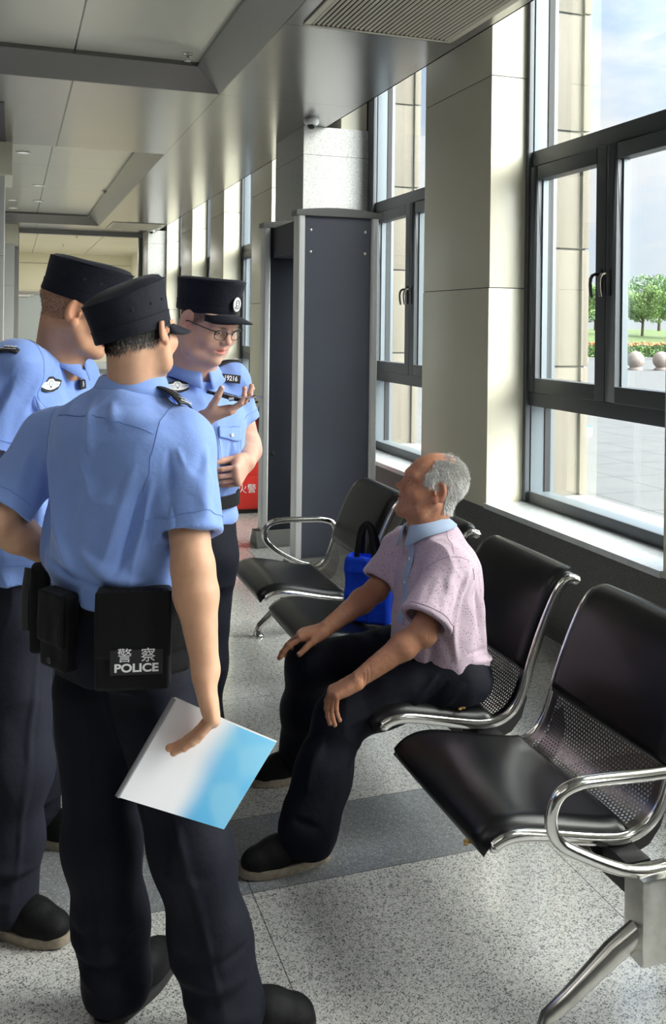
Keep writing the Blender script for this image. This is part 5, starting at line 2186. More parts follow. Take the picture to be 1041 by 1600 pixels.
folds = [([fr1(-0.13, -0.10, 0.34), fr1(-0.10, -0.12, 0.22), fr1(-0.02, -0.13, 0.08), fr1(0.05, -0.12, 0.02)], 0.020, 0.007),
         ([fr1(-0.15, -0.07, 0.28), fr1(-0.13, -0.10, 0.15), fr1(-0.08, -0.12, 0.05)], 0.014, -0.006),
         ([fr1(-0.155, -0.05, 0.24), fr1(-0.15, -0.07, 0.12), fr1(-0.12, -0.10, 0.02)], 0.014, 0.007),
         ([fr1(0.14, -0.09, 0.30), fr1(0.12, -0.12, 0.18), fr1(0.08, -0.13, 0.06)], 0.014, 0.006),
         ([fr1(0.165, -0.06, 0.27), fr1(0.155, -0.08, 0.15), fr1(0.14, -0.10, 0.03)], 0.012, 0.006),
         ([fr1(0.155, -0.08, 0.25), fr1(0.14, -0.10, 0.14), fr1(0.11, -0.12, 0.04)], 0.010, -0.006),
         ([fr1(0.02, -0.13, 0.10), fr1(0.10, -0.125, 0.055), fr1(0.16, -0.07, 0.045)], 0.012, 0.007),
         ([fr1(-0.10, -0.12, 0.06), fr1(0.0, -0.13, 0.045), fr1(0.10, -0.12, 0.02)], 0.010, -0.005),
         ([fr1(-0.02, -0.09, 0.44), fr1(0.03, -0.115, 0.36), fr1(0.04, -0.12, 0.30)], 0.012, 0.003),
         ([fr1(0.05, -0.09, 0.43), fr1(0.10, -0.11, 0.36)], 0.010, 0.003),
         ([SR1 + RT * 0.05 - FW * 0.04, eR + RT * 0.03 - FW * 0.05], 0.012, 0.006),
         ([SR1 - RT * 0.02 - FW * 0.06, eR - RT * 0.02 - FW * 0.06], 0.012, -0.005),
         ([SR1 + RT * 0.0 - FW * 0.06, eR + RT * 0.055 - FW * 0.04], 0.010, 0.005),
         ([SL1 - RT * 0.02 - FW * 0.06, eL + RT * 0.02 - FW * 0.06], 0.012, 0.005),
         ([SL1 - RT * 0.04 - FW * 0.03, eL - RT * 0.03 - FW * 0.04], 0.010, -0.004)]
folds = [(a_, w_ * 0.95, h_ * 2.3) for a_, w_, h_ in folds]
v = cloth(v, q, 0.0115, 11.0, aniso=[((0.35, 0, 1), 0.5)], seed=2, folds=folds)
nn1 = vnormals(v, q)
shirt1 = to_obj(v, q, 'shirt', M['shirt'], off1)
# raised seams: back yoke and sleeve seams
def seam_line(v, nn, pts, r, parent, name='seam', material=None, out=0.0006, n=26):
    P = [np.array(p) for p in pts]
    res = []
    for i in range(len(P) - 1):
        for k in range(n if i < len(P) - 2 else n + 1):
            t = k / n
            p = P[i] * (1 - t) + P[i + 1] * t
            j = np.argmin(((v - p) ** 2).sum(1))
            res.append(v[j] + nn[j] * out)
    res = np.array(res)
    for _ in range(4):
        res[1:-1] = (res[:-2] + 2 * res[1:-1] + res[2:]) / 4
    return MB().tube([tuple(p) for p in res], [(r * 0.5, r)] * len(res), 6, flat=(0, 0, 1)).build(name, material or M['seam'], parent, smooth=True)


def hem_ring(v, nn, e, ax, out, parent, inset=0.028, material=None):
    out = np.array(out, float)
    out = unit(out - ax * (out @ ax))
    w_ = np.cross(ax, out)
    seam_line(v, nn, [e - ax * inset + (out * math.cos(t) + w_ * math.sin(t)) * 0.1 for t in np.linspace(-1.5, 1.5, 7)], 0.0012, parent, n=10, material=material)


seam_line(v, nn1, [A(80, 645, 2.10), A(120, 649, 2.05), A(170, 657, 2.0), A(215, 669, 1.98), A(240, 679, 1.97)], 0.0013, shirt1)
seam_line(v, nn1, [SR1 + UP * 0.09 - FW * 0.01 - RT * 0.015, SR1 + UP * 0.05 - FW * 0.08 - RT * 0.035, SR1 - UP * 0.02 - FW * 0.10 - RT * 0.05, SR1 - UP * 0.09 - FW * 0.08 - RT * 0.055], 0.0013, shirt1)
seam_line(v, nn1, [SL1 + UP * 0.09 - FW * 0.01 + RT * 0.01, SL1 + UP * 0.04 - FW * 0.08 + RT * 0.03, SL1 - UP * 0.05 - FW * 0.09 + RT * 0.05, SL1 - UP * 0.10 - FW * 0.07 + RT * 0.055], 0.0013, shirt1)
hem_ring(v, nn1, eR, aR, RT * 0.6 - FW, shirt1)
hem_ring(v, nn1, eL, aL, -RT * 0.6 - FW, shirt1)
collar('collar', neck1 - UP * 0.012, T1b, 0.062, 0.064, 0.036, 0.012, M['shirt'], off1)
j = np.argmin(((v - (neck1 * 0.86 + SR1 * 0.14 + UP * 0.05)) ** 2).sum(1))
j2 = np.argmin(((v - (SR1 + RT * 0.012 + UP * 0.075)) ** 2).sum(1))
epaulette(v[j] + UP * 0.006, v[j2] + UP * 0.006, UP + FW * 0.35, off1, stars=2, text='J.CN')

# trousers
F = Fld()
wl = hip_o - UP * 0.0
HR1, KR1, AR1 = A(238, 1075, 2.10), A(300, 1330, 2.05), A(352, 1575, 2.05)
HL1, KL1, AL1 = A(150, 1075, 2.19), A(160, 1320, 2.16), A(182, 1590, 2.14)
AR1[2], AL1[2] = 0.085, 0.085
rows = [(-0.20, 0.150, 0.125, 0, 0), (-0.12, 0.172, 0.136, 0, -0.008), (-0.05, 0.168, 0.127, 0, 0), (0.0, 0.152, 0.113, 0, 0), (0.01, 0.150, 0.11, 0, 0)]
F.barrel(rows, basis(B1, UP), hip_o - UP * 0.0, 0.03)
F.chain([HR1, KR1, AR1 * 0.55 + KR1 * 0.45, AR1], [0.098, 0.082, 0.080, 0.086], 0.05)
F.chain([HL1, KL1, AL1 * 0.55 + KL1 * 0.45, AL1], [0.098, 0.080, 0.076, 0.082], 0.05)
for a_ in (AR1, AL1):
    F.cap(a_ + UP * 0.04, a_ - UP * 0.14, 0.058, 0.070, 0.004, '-')
F.half((0, 0, 0.022), -UP, 0.004)
v, q = F.mesh(0.0042)
folds = [([KR1 + FW * -0.07 - RT * 0.05, KR1 - FW * 0.08 + RT * 0.05 - UP * 0.03], 0.014, 0.006),
         ([HR1 - FW * 0.10 - RT * 0.02, KR1 - FW * 0.085 + RT * 0.01, AR1 - FW * 0.09 + RT * 0.02], 0.008, 0.006),
         ([HL1 - FW * 0.10 + RT * 0.0, KL1 - FW * 0.085 - RT * 0.0, AL1 - FW * 0.09 + RT * 0.0], 0.008, 0.005)]
for a_, k_ in ((AR1, KR1), (AL1, KL1)):
    for i in range(4):
        z = 0.04 + 0.045 * i
        c_ = a_ + (k_ - a_) * (z / 0.4)
        folds.append(([c_ - RT * 0.09 - FW * 0.03 + UP * 0.02, c_ - FW * 0.09, c_ + RT * 0.09 - FW * 0.03 - UP * 0.02 * (-1) ** i], 0.014, 0.010 * (-1) ** i))
v = cloth(v, q, 0.0085, 9.0, aniso=[((0, 0, 1), 0.5)], seed=8, folds=folds)
tr1 = to_obj(v, q, 'trousers', M['trouser'], off1)
nt1 = vnormals(v, q)

shoe(A(300, 1640, 2.06) * (1, 1, 0), A(300, 1640, 2.06) * (1, 1, 0) + unit(heading(80)) * 0.275, off1, w=0.052)
hl = AL1 * (1, 1, 0)
shoe(hl - heading(24) * 0.06, hl + heading(24) * 0.215, off1, w=0.050)

# duty belt with pouches
bc = hip_o - UP * 0.022
BB = basis(B1, UP)
bp = lambda a, g, z, o=0.0: bc + BB @ np.array(((0.160 + g) * math.cos(a), (0.121 + g) * math.sin(a), z))
b = MB()
rows = []
for z, g in ((-0.028, 0.004), (-0.026, 0.009), (0.022, 0.009), (0.024, 0.004)):
    r = [tuple(bp(2 * math.pi * k / 60, g, z)) for k in range(60)]
    rows.append(r + [r[0]])
belt1 = b.grid(rows).build('duty_belt', M['nylon'], off1, smooth=True, angle=50)


def pouch(ang, dz, hw, hh, th, name, flap=True, out=0.0):
    c_ = bp(ang, 0.012 + th + out, dz)
    o_ = unit(BB @ np.array((math.cos(ang) / 0.160, math.sin(ang) / 0.121, 0)))
    x_ = np.cross(UP, o_)
    Rl = np.stack([x_, o_, UP], 1)
    F = Fld()
    F.box(c_, (hw, th, hh), Rl, 0.010, 0.004)
    if flap:
        F.box(c_ + o_ * (th + 0.002) + UP * hh * 0.34, (hw * 1.01, 0.004, hh * 0.66), Rl, 0.004, 0.002)
    v_, q_ = F.mesh(0.0032)
    v_ = cloth(v_, q_, 0.0018, 14, seed=int(abs(ang) * 10))
    return to_obj(v_, q_, name, M['nylon'], belt1), c_, o_, x_


ang_big = math.radians(-38)
po, c_, o_, x_ = pouch(ang_big, -0.052, 0.078, 0.105, 0.024, 'belt_pouch')
pc = c_ + o_ * 0.0285 - UP * 0.040 + x_ * 0.008
pl, px_, pu_, po_ = plate(pc, o_, UP, [(-0.054, -0.028), (0.054, -0.028), (0.054, 0.024), (-0.054, 0.024)], 0.003, M['patch'], po, 'name_patch')
fm = Matrix(((px_[0], pu_[0], po_[0], 0), (px_[1], pu_[1], po_[1], 0), (px_[2], pu_[2], po_[2], 0), (0, 0, 0, 1)))
fm.translation = Vector(pc + o_ * 0.0032 + pu_ * 0.011)
text_mesh('patch_lettering', '警  察', 0.031, fm, M['silver'], pl)
fm.translation = Vector(pc + o_ * 0.0032 - pu_ * 0.014)
text_mesh('patch_lettering', 'POLICE', 0.0235, fm, M['silver'], pl, bold=0.0008, sx=1.18)
po2, c2, o2, x2 = pouch(math.radians(-96), -0.055, 0.048, 0.085, 0.020, 'belt_pouch')
button(c2 + o2 * 0.024 - UP * 0.062, o2, po2, 0.0075, 'snap', M['black_metal'])
po3, c3, o3, x3 = pouch(math.radians(-140), -0.045, 0.024, 0.100, 0.022, 'holster', flap=False, out=0.006)
MB().tube([c3 + o3 * 0.026 + UP * 0.09, c3 + o3 * 0.034 + UP * 0.03, c3 + o3 * 0.033 - UP * 0.05], [(0.006, 0.012)] * 3, 10).build('holster_clip', M['black_metal'], po3, smooth=True)
po4, c4, o4, x4 = pouch(math.atan2(-0.15, 1.0), -0.06, 0.040, 0.080, 0.020, 'belt_pouch')
settle(off1)

# folder in the right hand
fo_c = [A(272, 1091, 1.935), A(432, 1160, 1.990), A(350, 1296, 1.915), A(183, 1245, 1.865)]
fd = empty('folder', D3(sum(fo_c) / 4), 'white and sky-blue folder of papers held in the hand of the officer seen from behind', 'folder')
nrm = unit(np.cross(fo_c[1] - fo_c[0], fo_c[3] - fo_c[0]))
if nrm @ FW > 0:
    nrm = -nrm
b = MB()
rows = []
N = 24
for i in range(N + 1):
    r = []
    for j in range(N + 1):
        u_, w_ = j / N, i / N
        p = (fo_c[0] * (1 - u_) + fo_c[1] * u_) * (1 - w_) + (fo_c[3] * (1 - u_) + fo_c[2] * u_) * w_
        p = p + nrm * 0.010 * math.sin(math.pi * u_) * (1 - w_)
        r.append(tuple(p))
    rows.append(r)
b.grid(rows)
mf = mat('folder_cover', (0.8, 0.8, 0.8), 0.35, 0, 0.5)
nt = mf.node_tree
at_ = nd(nt, 'ShaderNodeAttribute', attribute_name='tone')
nt.links.new(at_.outputs['Color'], nt.nodes['Principled BSDF'].inputs['Base Color'])
fo = b.build('front_cover', mf, fd, smooth=True)
me = fo.data
ca = me.color_attributes.new('tone', 'FLOAT_COLOR', 'POINT')
co_ = np.array([v_.co[:] for v_ in me.vertices])
e1, e2 = fo_c[1] - fo_c[0], fo_c[3] - fo_c[0]
uu = ((co_ - fo_c[0]) @ e1) / (e1 @ e1)
ww = ((co_ - fo_c[0]) @ e2) / (e2 @ e2)
t_ = np.clip((uu + 0.06 * ww + 0.05 * noise3(co_, 14) - 0.40) / 0.24, 0, 1)
t_ = t_ * t_ * (3 - 2 * t_)
wh = np.array(lin(240, 240, 246))
bl = np.array(lin(118, 192, 234))
dp = np.array(lin(66, 166, 222))
g_ = np.clip(uu * 0.5 + ww * 0.7 - 0.4, 0, 1)
sky_ = bl[None] * (1 - g_[:, None]) + dp[None] * g_[:, None]
cl_ = np.clip(noise3(co_, 16, 4) * 1.6 - 0.1, 0, 0.5)[:, None]
sky_ = sky_ * (1 - cl_) + np.array(lin(150, 208, 232))[None] * cl_
tn = wh[None] * (1 - t_[:, None]) + sky_ * t_[:, None]
ca.data.foreach_set('color', np.concatenate([tn, np.ones((len(tn), 1))], 1).astype(np.float32).ravel())
pb = MB()
for k_ in range(5):
    o_ = -nrm * (0.0022 + 0.0018 * k_)
    sh = (fo_c[1] - fo_c[0]) * (0.004 * k_) + (fo_c[0] - fo_c[3]) * (0.006 * (k_ % 3))
    rws = [[tuple(np.array(p) + o_ + sh) for p in r[::6]] for r in rows[::6]]
    pb.grid(rws)
pb.build('papers', mat('white_paper', (0.82, 0.82, 0.84), 0.6), fd, smooth=True)
MB().tube([rows[0][0], rows[-1][0]], [(0.004, 0.006)] * 2, 8).build('spine_bar', mat('spine_grey', (0.25, 0.25, 0.27), 0.4), fd)
settle(fd)

# =================================================================== officer on the left, seen from his right side
off2 = empty('person', (0.1, 2.72, 0), 'officer in a blue shirt at the left edge, face turned away, chest badge in view', 'person')
HD2 = tilt_basis(heading(76), 14, 4)
hd2 = A(121, 486, 2.62)
B2 = heading(108)
neck2 = A(86, 560, 2.66)
SR2, ER2, WR2 = A(28, 578, 2.50), A(-28, 724, 2.47), A(-62, 842, 2.50)
SL2, EL2, WL2 = A(112, 590, 2.80), A(150, 720, 2.90), A(190, 760, 2.75)
F = Fld()
W2 = head(F, hd2, HD2, 1.02)
F.cap(D3(hd2 + HD2 @ np.array((0, -0.035, -0.045))), D3(neck2 - UP * 0.05), 0.058, 0.066, 0.03)
F.cap(D3(hd2 + HD2 @ np.array((0, 0.0, -0.05))), D3(neck2 + B2 * 0.02 - UP * 0.02), 0.052, 0.060, 0.03)
F.cap(D3(neck2 - UP * 0.05), D3(neck2 - UP * 0.2), 0.05, 0.06, 0.03)
F.chain([SL2, neck2 - UP * 0.15, SR2], [0.045, 0.07, 0.045], 0.03)
F.chain([SR2, ER2, ER2 * 0.7 + WR2 * 0.3, WR2], [0.050, 0.044, 0.046, 0.028], 0.02)
F.chain([SL2, EL2, EL2 * 0.7 + WL2 * 0.3, WL2], [0.048, 0.042, 0.043, 0.028], 0.02)
t2r = hand(F, WR2, unit(WR2 - ER2), -UP * 0.6 - FW * 0.2, +1, {k_: (0.4, 0.5, 0.3) for k_ in FING})
hand(F, WL2, unit(WL2 - EL2), -UP, -1, {k_: (0.4, 0.5, 0.3) for k_ in FING})
RC2 = tilt_basis(heading(76), 22, 3)
WC2 = lambda x, y, z: hd2 + RC2 @ np.array([x, y, z]) * 1.02
flat_top(F, WC2, RC2, 1.02, 0.035)
v, q = F.mesh(0.0027)
shaved = lambda x, y, z: sm(0.09 - z) * sm(0.048 - y, 0.012) * sm(z - (-0.03 + 0.6 * max(0, y)), 0.02)
n_ = vnormals(v, q)
to_obj(v, q, 'body', M['skin'], off2, head_tone(v, W2, HD2, 1.02, (0.60, 0.33, 0.20), (0.48, 0.20, 0.16), scalp=(shaved, (0.10, 0.07, 0.05), 0.35)))
eyes_brows(W2, HD2, 1.02, off2)
hair_strands(W2, HD2, 1.02, off2, shaved, 2600, 0.0035, 0.0004, M['hair'], (v, n_), lay=0.5, jit=0.2, down=-1.0)
RC2 = tilt_basis(heading(76), 22, 3)
WC2 = lambda x, y, z: hd2 + RC2 @ np.array([x, y, z]) * 1.02
cap_hat(WC2, RC2, 1.02, off2, tall=1.12, drop=-0.004, dome=0.010)

F = Fld()
hip2 = A(48, 862, 2.60)
T2 = basis(B2, neck2 - hip2)
L2_ = float(np.linalg.norm(neck2 - hip2))
eR2, aR2 = sleeve(F, SR2, ER2, 0.80, 0.070, 0.080, 0.05)
eL2, aL2 = sleeve(F, SL2, EL2, 0.80, 0.066, 0.072, 0.05)
cut_sleeves(F, [(eR2, aR2, 0.095, 0.066), (eL2, aL2, 0.09, 0.06)])
rows = [(-0.07, 0.165, 0.135, 0, 0.0), (-0.03, 0.172, 0.145, 0, 0.0), (0.02, 0.185, 0.160, 0, 0.005), (0.10, 0.182, 0.155, 0, 0.01), (0.2, 0.182, 0.145, 0, 0.01), (0.30, 0.186, 0.135, 0, 0.004), (L2_ - 0.12, 0.180, 0.12, 0, -0.004), (L2_ - 0.08, 0.155, 0.10, 0, -0.01), (L2_ - 0.04, 0.10, 0.08, 0, -0.01), (L2_, 0.07, 0.072, 0, 0)]
F.barrel(rows, T2, hip2, 0.03)
F.chain([SR2 + UP * 0.006, neck2 - UP * 0.05], [0.062, 0.050], 0.05)
F.chain([SL2 + UP * 0.006, neck2 - UP * 0.05], [0.060, 0.050], 0.05)
F.half(hip2 - UP * 0.05, -UP, 0.004)
F.cap(neck2 - UP * 0.045, neck2 + UP * 0.06, 0.062, 0.068, 0.004, '-')
v, q = F.mesh(0.0036)
fr2 = lambda x, y, z: hip2 + T2 @ np.array((x, y, z))
folds = [([fr2(0.16, 0.05, 0.40), fr2(0.15, 0.10, 0.25), fr2(0.14, 0.13, 0.08)], 0.014, 0.007),
         ([fr2(0.10, 0.12, 0.38), fr2(0.09, 0.15, 0.20), fr2(0.09, 0.16, 0.04)], 0.012, -0.006),
         ([SR2 + B2 * 0.05, eR2 + B2 * 0.07], 0.012, 0.009), ([SR2 + B2 * 0.03 + heading(198) * 0.05, eR2 + B2 * 0.02 + heading(198) * 0.08], 0.012, -0.008),
         ([SR2 + heading(198) * 0.06, eR2 - B2 * 0.03 + heading(198) * 0.08], 0.012, 0.009)]
folds = [(a_, w_, h_ * 1.6) for a_, w_, h_ in folds]
v = cloth(v, q, 0.0110, 11.0, aniso=[((0, 0.2, 1), 0.5)], seed=12, folds=folds)
nn2 = vnormals(v, q)
sh2 = to_obj(v, q, 'shirt', M['shirt'], off2)
col2 = collar('collar', neck2 - UP * 0.016 - B2 * 0.004, T2, 0.062, 0.066, 0.036, 0.010, M['shirt'], off2, open_front=0.10, drop=0.040, wing=0.022)
button(neck2 + T2 @ np.array((0.070, 0.048, -0.028)), T2 @ np.array((0.8, 0.6, 0.35)), col2, 0.0095, 'collar_pin')
MB().tube([fr2(0.0, 0.0, L2_ - 0.02), fr2(0.0, 0.05, L2_ - 0.07)], 0.05, 16).build('undershirt', M['patch'], off2, smooth=True)


def on_surf(v, nn, p, out):
    j = np.argmin(((v - np.array(p)) ** 2).sum(1))
    return v[j], unit(nn[j] * 0.6 + unit(out) * 0.4)


for i in range(12):
    pass
pk, no = on_px(v, nn2, 79, 602, T2 @ np.array((0.45, 1, 0.1)))
wing_badge(pk + no * 0.005, no, UP, off2)
pk2, no2 = on_px(v, nn2, 129, 601, T2 @ np.array((-0.4, 1, 0.1)))
number_badge(pk2 + no2 * 0.006, no2, UP, off2, '19')


def placket(v, nn, fr, zs, y0, x0, shirt, buttons=(), depth=0.16, out=0.0016):
    P = []
    for z in zs:
        j = np.argmin(((v - fr(x0, depth, z)) ** 2).sum(1))
        P.append(v[j] + nn[j] * out)
    P = np.array(P)
    for _ in range(3):
        P[1:-1] = (P[:-2] + 2 * P[1:-1] + P[2:]) / 4
    return P


P2 = placket(v, nn2, fr2, np.linspace(-0.03, L2_ - 0.09, 24), 0, -0.004, sh2)
MB().tube([tuple(p) for p in P2], [(0.0022, 0.017)] * len(P2), 8, flat=D3(T2[:, 1])).build('placket', M['shirt'], sh2, smooth=True)
MB().tube([tuple(p + T2[:, 0] * 0.0165) for p in P2], 0.0013, 6).build('placket_edge', M['seam'], sh2, smooth=True)
for t_ in (3, 8, 13, 18):
    button(P2[t_] + T2[:, 1] * 0.002, T2[:, 1], sh2)


def pocket(v, nn, fr, cx, z0, z1, w, depth, shirt, flapb=True):
    """sewn chest pocket with pointed flap, drawn by raised seams and a shallow flap shell"""
    def S(x, z, o):
        p = fr(x, depth, z)
        j = np.argmin(((v - p) ** 2).sum(1))
        return v[j] + nn[j] * o
    N = 12
    rows_ = []
    for i in range(8):
        t = i / 7
        r = []
        for k in range(N + 1):
            u = k / N * 2 - 1
            zz = z1 - 0.036 * t - (0.016 * (1 - abs(u)) * t)
            r.append(S(cx + u * w / 2, zz, 0.0042))
        rows_.append(np.array(r))
    A_ = np.array(rows_)
    for _ in range(4):
        B_ = A_.copy()
        B_[1:-1] = (A_[:-2] + A_[2:] + 2 * A_[1:-1]) / 4
        B_[:, 1:-1] = (B_[:, :-2] + B_[:, 2:] + 2 * B_[:, 1:-1]) / 4
        A_ = B_
    fl = MB().grid([[tuple(p) for p in r] for r in A_]).build('pocket_flap', M['shirt'], shirt, smooth=True, angle=80, solid=0.0022)
    seam_line(v, nn, [fr(cx - w / 2, depth, z1 - 0.02), fr(cx - w / 2, depth, z0), fr(cx + w / 2, depth, z0), fr(cx + w / 2, depth, z1 - 0.02)], 0.0012, shirt, 'pocket_seam', n=14)
    seam_line(v, nn, [fr(cx - w / 2, depth, z1 + 0.002), fr(cx + w / 2, depth, z1 + 0.002)], 0.0012, shirt, 'pocket_seam', n=14)
    button(S(cx, z1 - 0.034, 0.006), nn[np.argmin(((v - fr(cx, depth, z1 - 0.03)) ** 2).sum(1))], shirt)


pl2 = T2.T @ (v[np.argmin(((v - A(84, 640, 2.45)) ** 2).sum(1))] - hip2)
pocket(v, nn2, fr2, pl2[0], pl2[2] - 0.12, pl2[2] + 0.022, 0.115, 0.17, sh2)
seam_line(v, nn2, [SR2 + UP * 0.08 + B2 * 0.01 - heading(198) * 0.01, SR2 + UP * 0.04 + B2 * 0.08, SR2 - UP * 0.06 + B2 * 0.10, SR2 - UP * 0.12 + B2 * 0.09], 0.0014, sh2)
hem_ring(v, nn2, eR2, aR2, heading(198), sh2)
seam_line(v, nn2, [fr2(0.2, -0.1, -0.02), fr2(0.2, 0.06, -0.02), fr2(0.1, 0.17, -0.02), fr2(-0.05, 0.18, -0.02)], 0.0012, sh2)
j = np.argmin(((v - A(50, 529, 2.56)) ** 2).sum(1))
j2 = np.argmin(((v - A(12, 553, 2.43)) ** 2).sum(1))
en_ = unit(nn2[j] + nn2[j2] + UP * 0.5 - FW * 0.5)
epaulette(v[j] + en_ * 0.008, v[j2] + en_ * 0.010, en_, off2, stars=2, text='J.CN')
# trousers and shoes
F = Fld()
HR2, KR2, AR2 = A(22, 985, 2.50), A(28, 1200, 2.44), A(8, 1440, 2.44)
HL2, KL2, AL2 = A(62, 960, 2.72), A(60, 1140, 2.74), A(52, 1270, 2.86)
AR2[2], AL2[2] = 0.085, 0.085
F.barrel([(-0.24, 0.15, 0.13, 0, 0), (-0.14, 0.175, 0.15, 0, 0), (-0.05, 0.165, 0.135, 0, 0), (0.02, 0.15, 0.12, 0, 0)], basis(B2, UP), hip2 - UP * 0.02, 0.03)
F.chain([HR2, KR2, AR2 * 0.55 + KR2 * 0.45, AR2], [0.100, 0.080, 0.074, 0.082], 0.05)
F.chain([HL2, KL2, AL2 * 0.55 + KL2 * 0.45, AL2], [0.098, 0.078, 0.072, 0.080], 0.05)
for a_ in (AR2, AL2):
    F.cap(a_ + UP * 0.03, a_ - UP * 0.14, 0.056, 0.066, 0.004, '-')
F.half((0, 0, 0.028), -UP, 0.004)
v, q = F.mesh(0.0045)
folds = [([HR2 + B2 * 0.09 - FW * 0.03, KR2 + B2 * 0.05 - FW * 0.06, AR2 + B2 * 0.05 - FW * 0.06], 0.008, 0.006)]
for a_, k_ in ((AR2, KR2), (AL2, KL2)):
    for i in range(3):
        c_ = a_ + (k_ - a_) * (0.10 + 0.12 * i)
        folds.append(([c_ - RT * 0.08 + UP * 0.02, c_ - FW * 0.09, c_ + RT * 0.09 - UP * 0.02 * (-1) ** i], 0.014, 0.008 * (-1) ** i))
v = cloth(v, q, 0.0085, 9.0, aniso=[((0, 0, 1), 0.5)], seed=18, folds=folds)
M['trouser2'] = fabric('faded_navy_trouser_cloth', (0.017, 0.018, 0.029), rough=0.75, sheen=0.0)
to_obj(v, q, 'trousers', M['trouser2'], off2)
a_ = AR2 * (1, 1, 0)
shoe(a_ - heading(108) * 0.07, a_ + heading(108) * 0.19, off2, w=0.048, laces=False, sole=M['shoe_sole_tan'])
a_ = AL2 * (1, 1, 0)
shoe(a_ - heading(100) * 0.06, a_ + heading(100) * 0.20, off2, w=0.046, laces=False, sole=M['shoe_sole_tan'])
settle(off2)

# black bag strap / radio on the left officer's hip, its edge only is in view
# =================================================================== officer with glasses
off3 = empty('person', (0.60, 2.97, 0), 'officer with glasses and peaked cap facing the viewer, talking into a phone', 'person')
HD3 = tilt_basis(heading(128), 24, 0)
hd3 = A(324, 503, 2.95)
B3 = heading(148)
neck3 = A(301, 582, 3.03)
SR3, ER3, WR3 = A(222, 614, 2.92), A(258, 706, 2.84), A(318, 656, 2.70)
SL3, EL3, WL3 = A(359, 600, 3.10), A(386, 696, 3.13), A(385, 722, 2.93)
S3 = 0.99
F = Fld()
W3 = head(F, hd3, HD3, S3, fat=0.013, mouth=0.0035)
F.cap(D3(hd3 + HD3 @ np.array((0, -0.035, -0.05))), D3(neck3 - UP * 0.05), 0.064, 0.068, 0.03)
F.cap(D3(hd3 + HD3 @ np.array((0, 0.0, -0.06))), D3(neck3 + B3 * 0.02), 0.058, 0.062, 0.04)
F.cap(D3(neck3 - UP * 0.04), D3(neck3 - UP * 0.2), 0.05, 0.06, 0.03)
F.chain([SL3, neck3 - UP * 0.15, SR3], [0.045, 0.07, 0.045], 0.03)
F.chain([SR3, ER3, ER3 * 0.7 + WR3 * 0.3, WR3], [0.052, 0.044, 0.046, 0.0285], 0.02)
F.chain([SL3, EL3, EL3 * 0.7 + WL3 * 0.3, WL3], [0.054, 0.045, 0.047, 0.030], 0.02)
# right hand, palm up around the phone; thumb towards the viewer
f3 = unit(RT * 0.86 + UP * 0.33 - FW * 0.10)
t3, x3_, ff3, p3_ = hand(F, WR3, f3, UP * 0.95 - RT * 0.25, +1, {'index': (0.25, 0.55, 0.35), 'middle': (0.22, 0.45, 0.35), 'ring': (0.18, 0.35, 0.3), 'little': (0.10, 0.25, 0.25)}, thumb=(0.35, 0.95, 0.05, 0.25), s=1.0)
# left hand laid on the belt buckle
f4 = unit(-FW * 0.85 - UP * 0.30 - RT * 0.25)
t4, x4_, ff4, p4_ = hand(F, WL3, f4, -RT * 0.95 + FW * 0.2, -1, {'index': (1.05, 0.25, 0.12), 'middle': (1.08, 0.28, 0.12), 'ring': (1.10, 0.30, 0.15), 'little': (1.15, 0.30, 0.15)}, spread=0.06, thumb=(0.35, 0.9, 0.15, 0.1), s=1.0)
RC3 = tilt_basis(heading(122), 12, 0)
WC3 = lambda x, y, z: hd3 + RC3 @ np.array([x, y, z]) * 1.0
flat_top(F, WC3, RC3, S3, 0.04)
v, q = F.mesh(0.0024)
SK3 = (0.66, 0.40, 0.30)
side3 = lambda x, y, z: 0.95 * sm(0.07 - z) * sm(0.050 - y, 0.014) * sm(z - (-0.012 + 0.7 * max(0, y)), 0.016)
n_ = vnormals(v, q)
to_obj(v, q, 'body', M['skin'], off3, head_tone(v, W3, HD3, S3, SK3, (0.66, 0.18, 0.16), stubble=0.12, scalp=(side3, (0.04, 0.03, 0.028), 0.75)))
nails(t3, -p3_, off3, which=('index', 'middle', 'ring', 'little'))
nails({'thumb': t3['thumb']}, -FW, off3, which=('thumb',))
nails(t4, -p4_, off3)
eyes_brows(W3, HD3, S3, off3, look=(-0.1, 1, -0.35), thick=1.1)
hair_strands(W3, HD3, S3, off3, side3, 1800, 0.005, 0.0005, M['hair'], (v, n_), lay=0.8, jit=0.2, down=-1.0)
RC3 = tilt_basis(heading(122), 12, 0)
WC3 = lambda x, y, z: hd3 + RC3 @ np.array([x, y, z]) * 1.0
cap3 = cap_hat(WC3, RC3, 1.0, off3, tall=1.08, drop=-0.006, dome=0.006, eyelets=False, slump=-0.01, slope=0.012)
shield_badge(WC3(0.0, 0.1045, 0.078), RC3 @ np.array((0, 1, 0.10)), UP, cap3, 0.0215)
# glasses
g = MB()
lens = MB()
for sx in (-1, 1):
    pts = []
    for k in range(22):
        a_ = 2 * math.pi * k / 22
        ca_, sa_ = math.cos(a_), math.sin(a_)
        xx = 0.0235 * (abs(ca_) ** 0.75) * (1 if ca_ > 0 else -1)
        zz = 0.0165 * (abs(sa_) ** 0.8) * (1 if sa_ > 0 else -1)
        pts.append(W3(sx * 0.0345 + xx, 0.1085 - 0.006 * ((sx * 0.0345 + xx) / 0.05) ** 2, 0.0015 + zz))
    g.tube(pts, 0.0011, 6, closed=True)
    g.tube([p for p in pts[0:12]], 0.0021, 6)
    g.tube([W3(sx * 0.058, 0.101, 0.013), W3(sx * 0.069, 0.095, 0.013), W3(sx * 0.083, 0.05, 0.010), W3(sx * 0.0875, 0.005, 0.006), W3(sx * 0.085, -0.02, -0.006)], 0.0018, 6)
    lens.add([tuple(p) for p in pts], [tuple(range(22))])
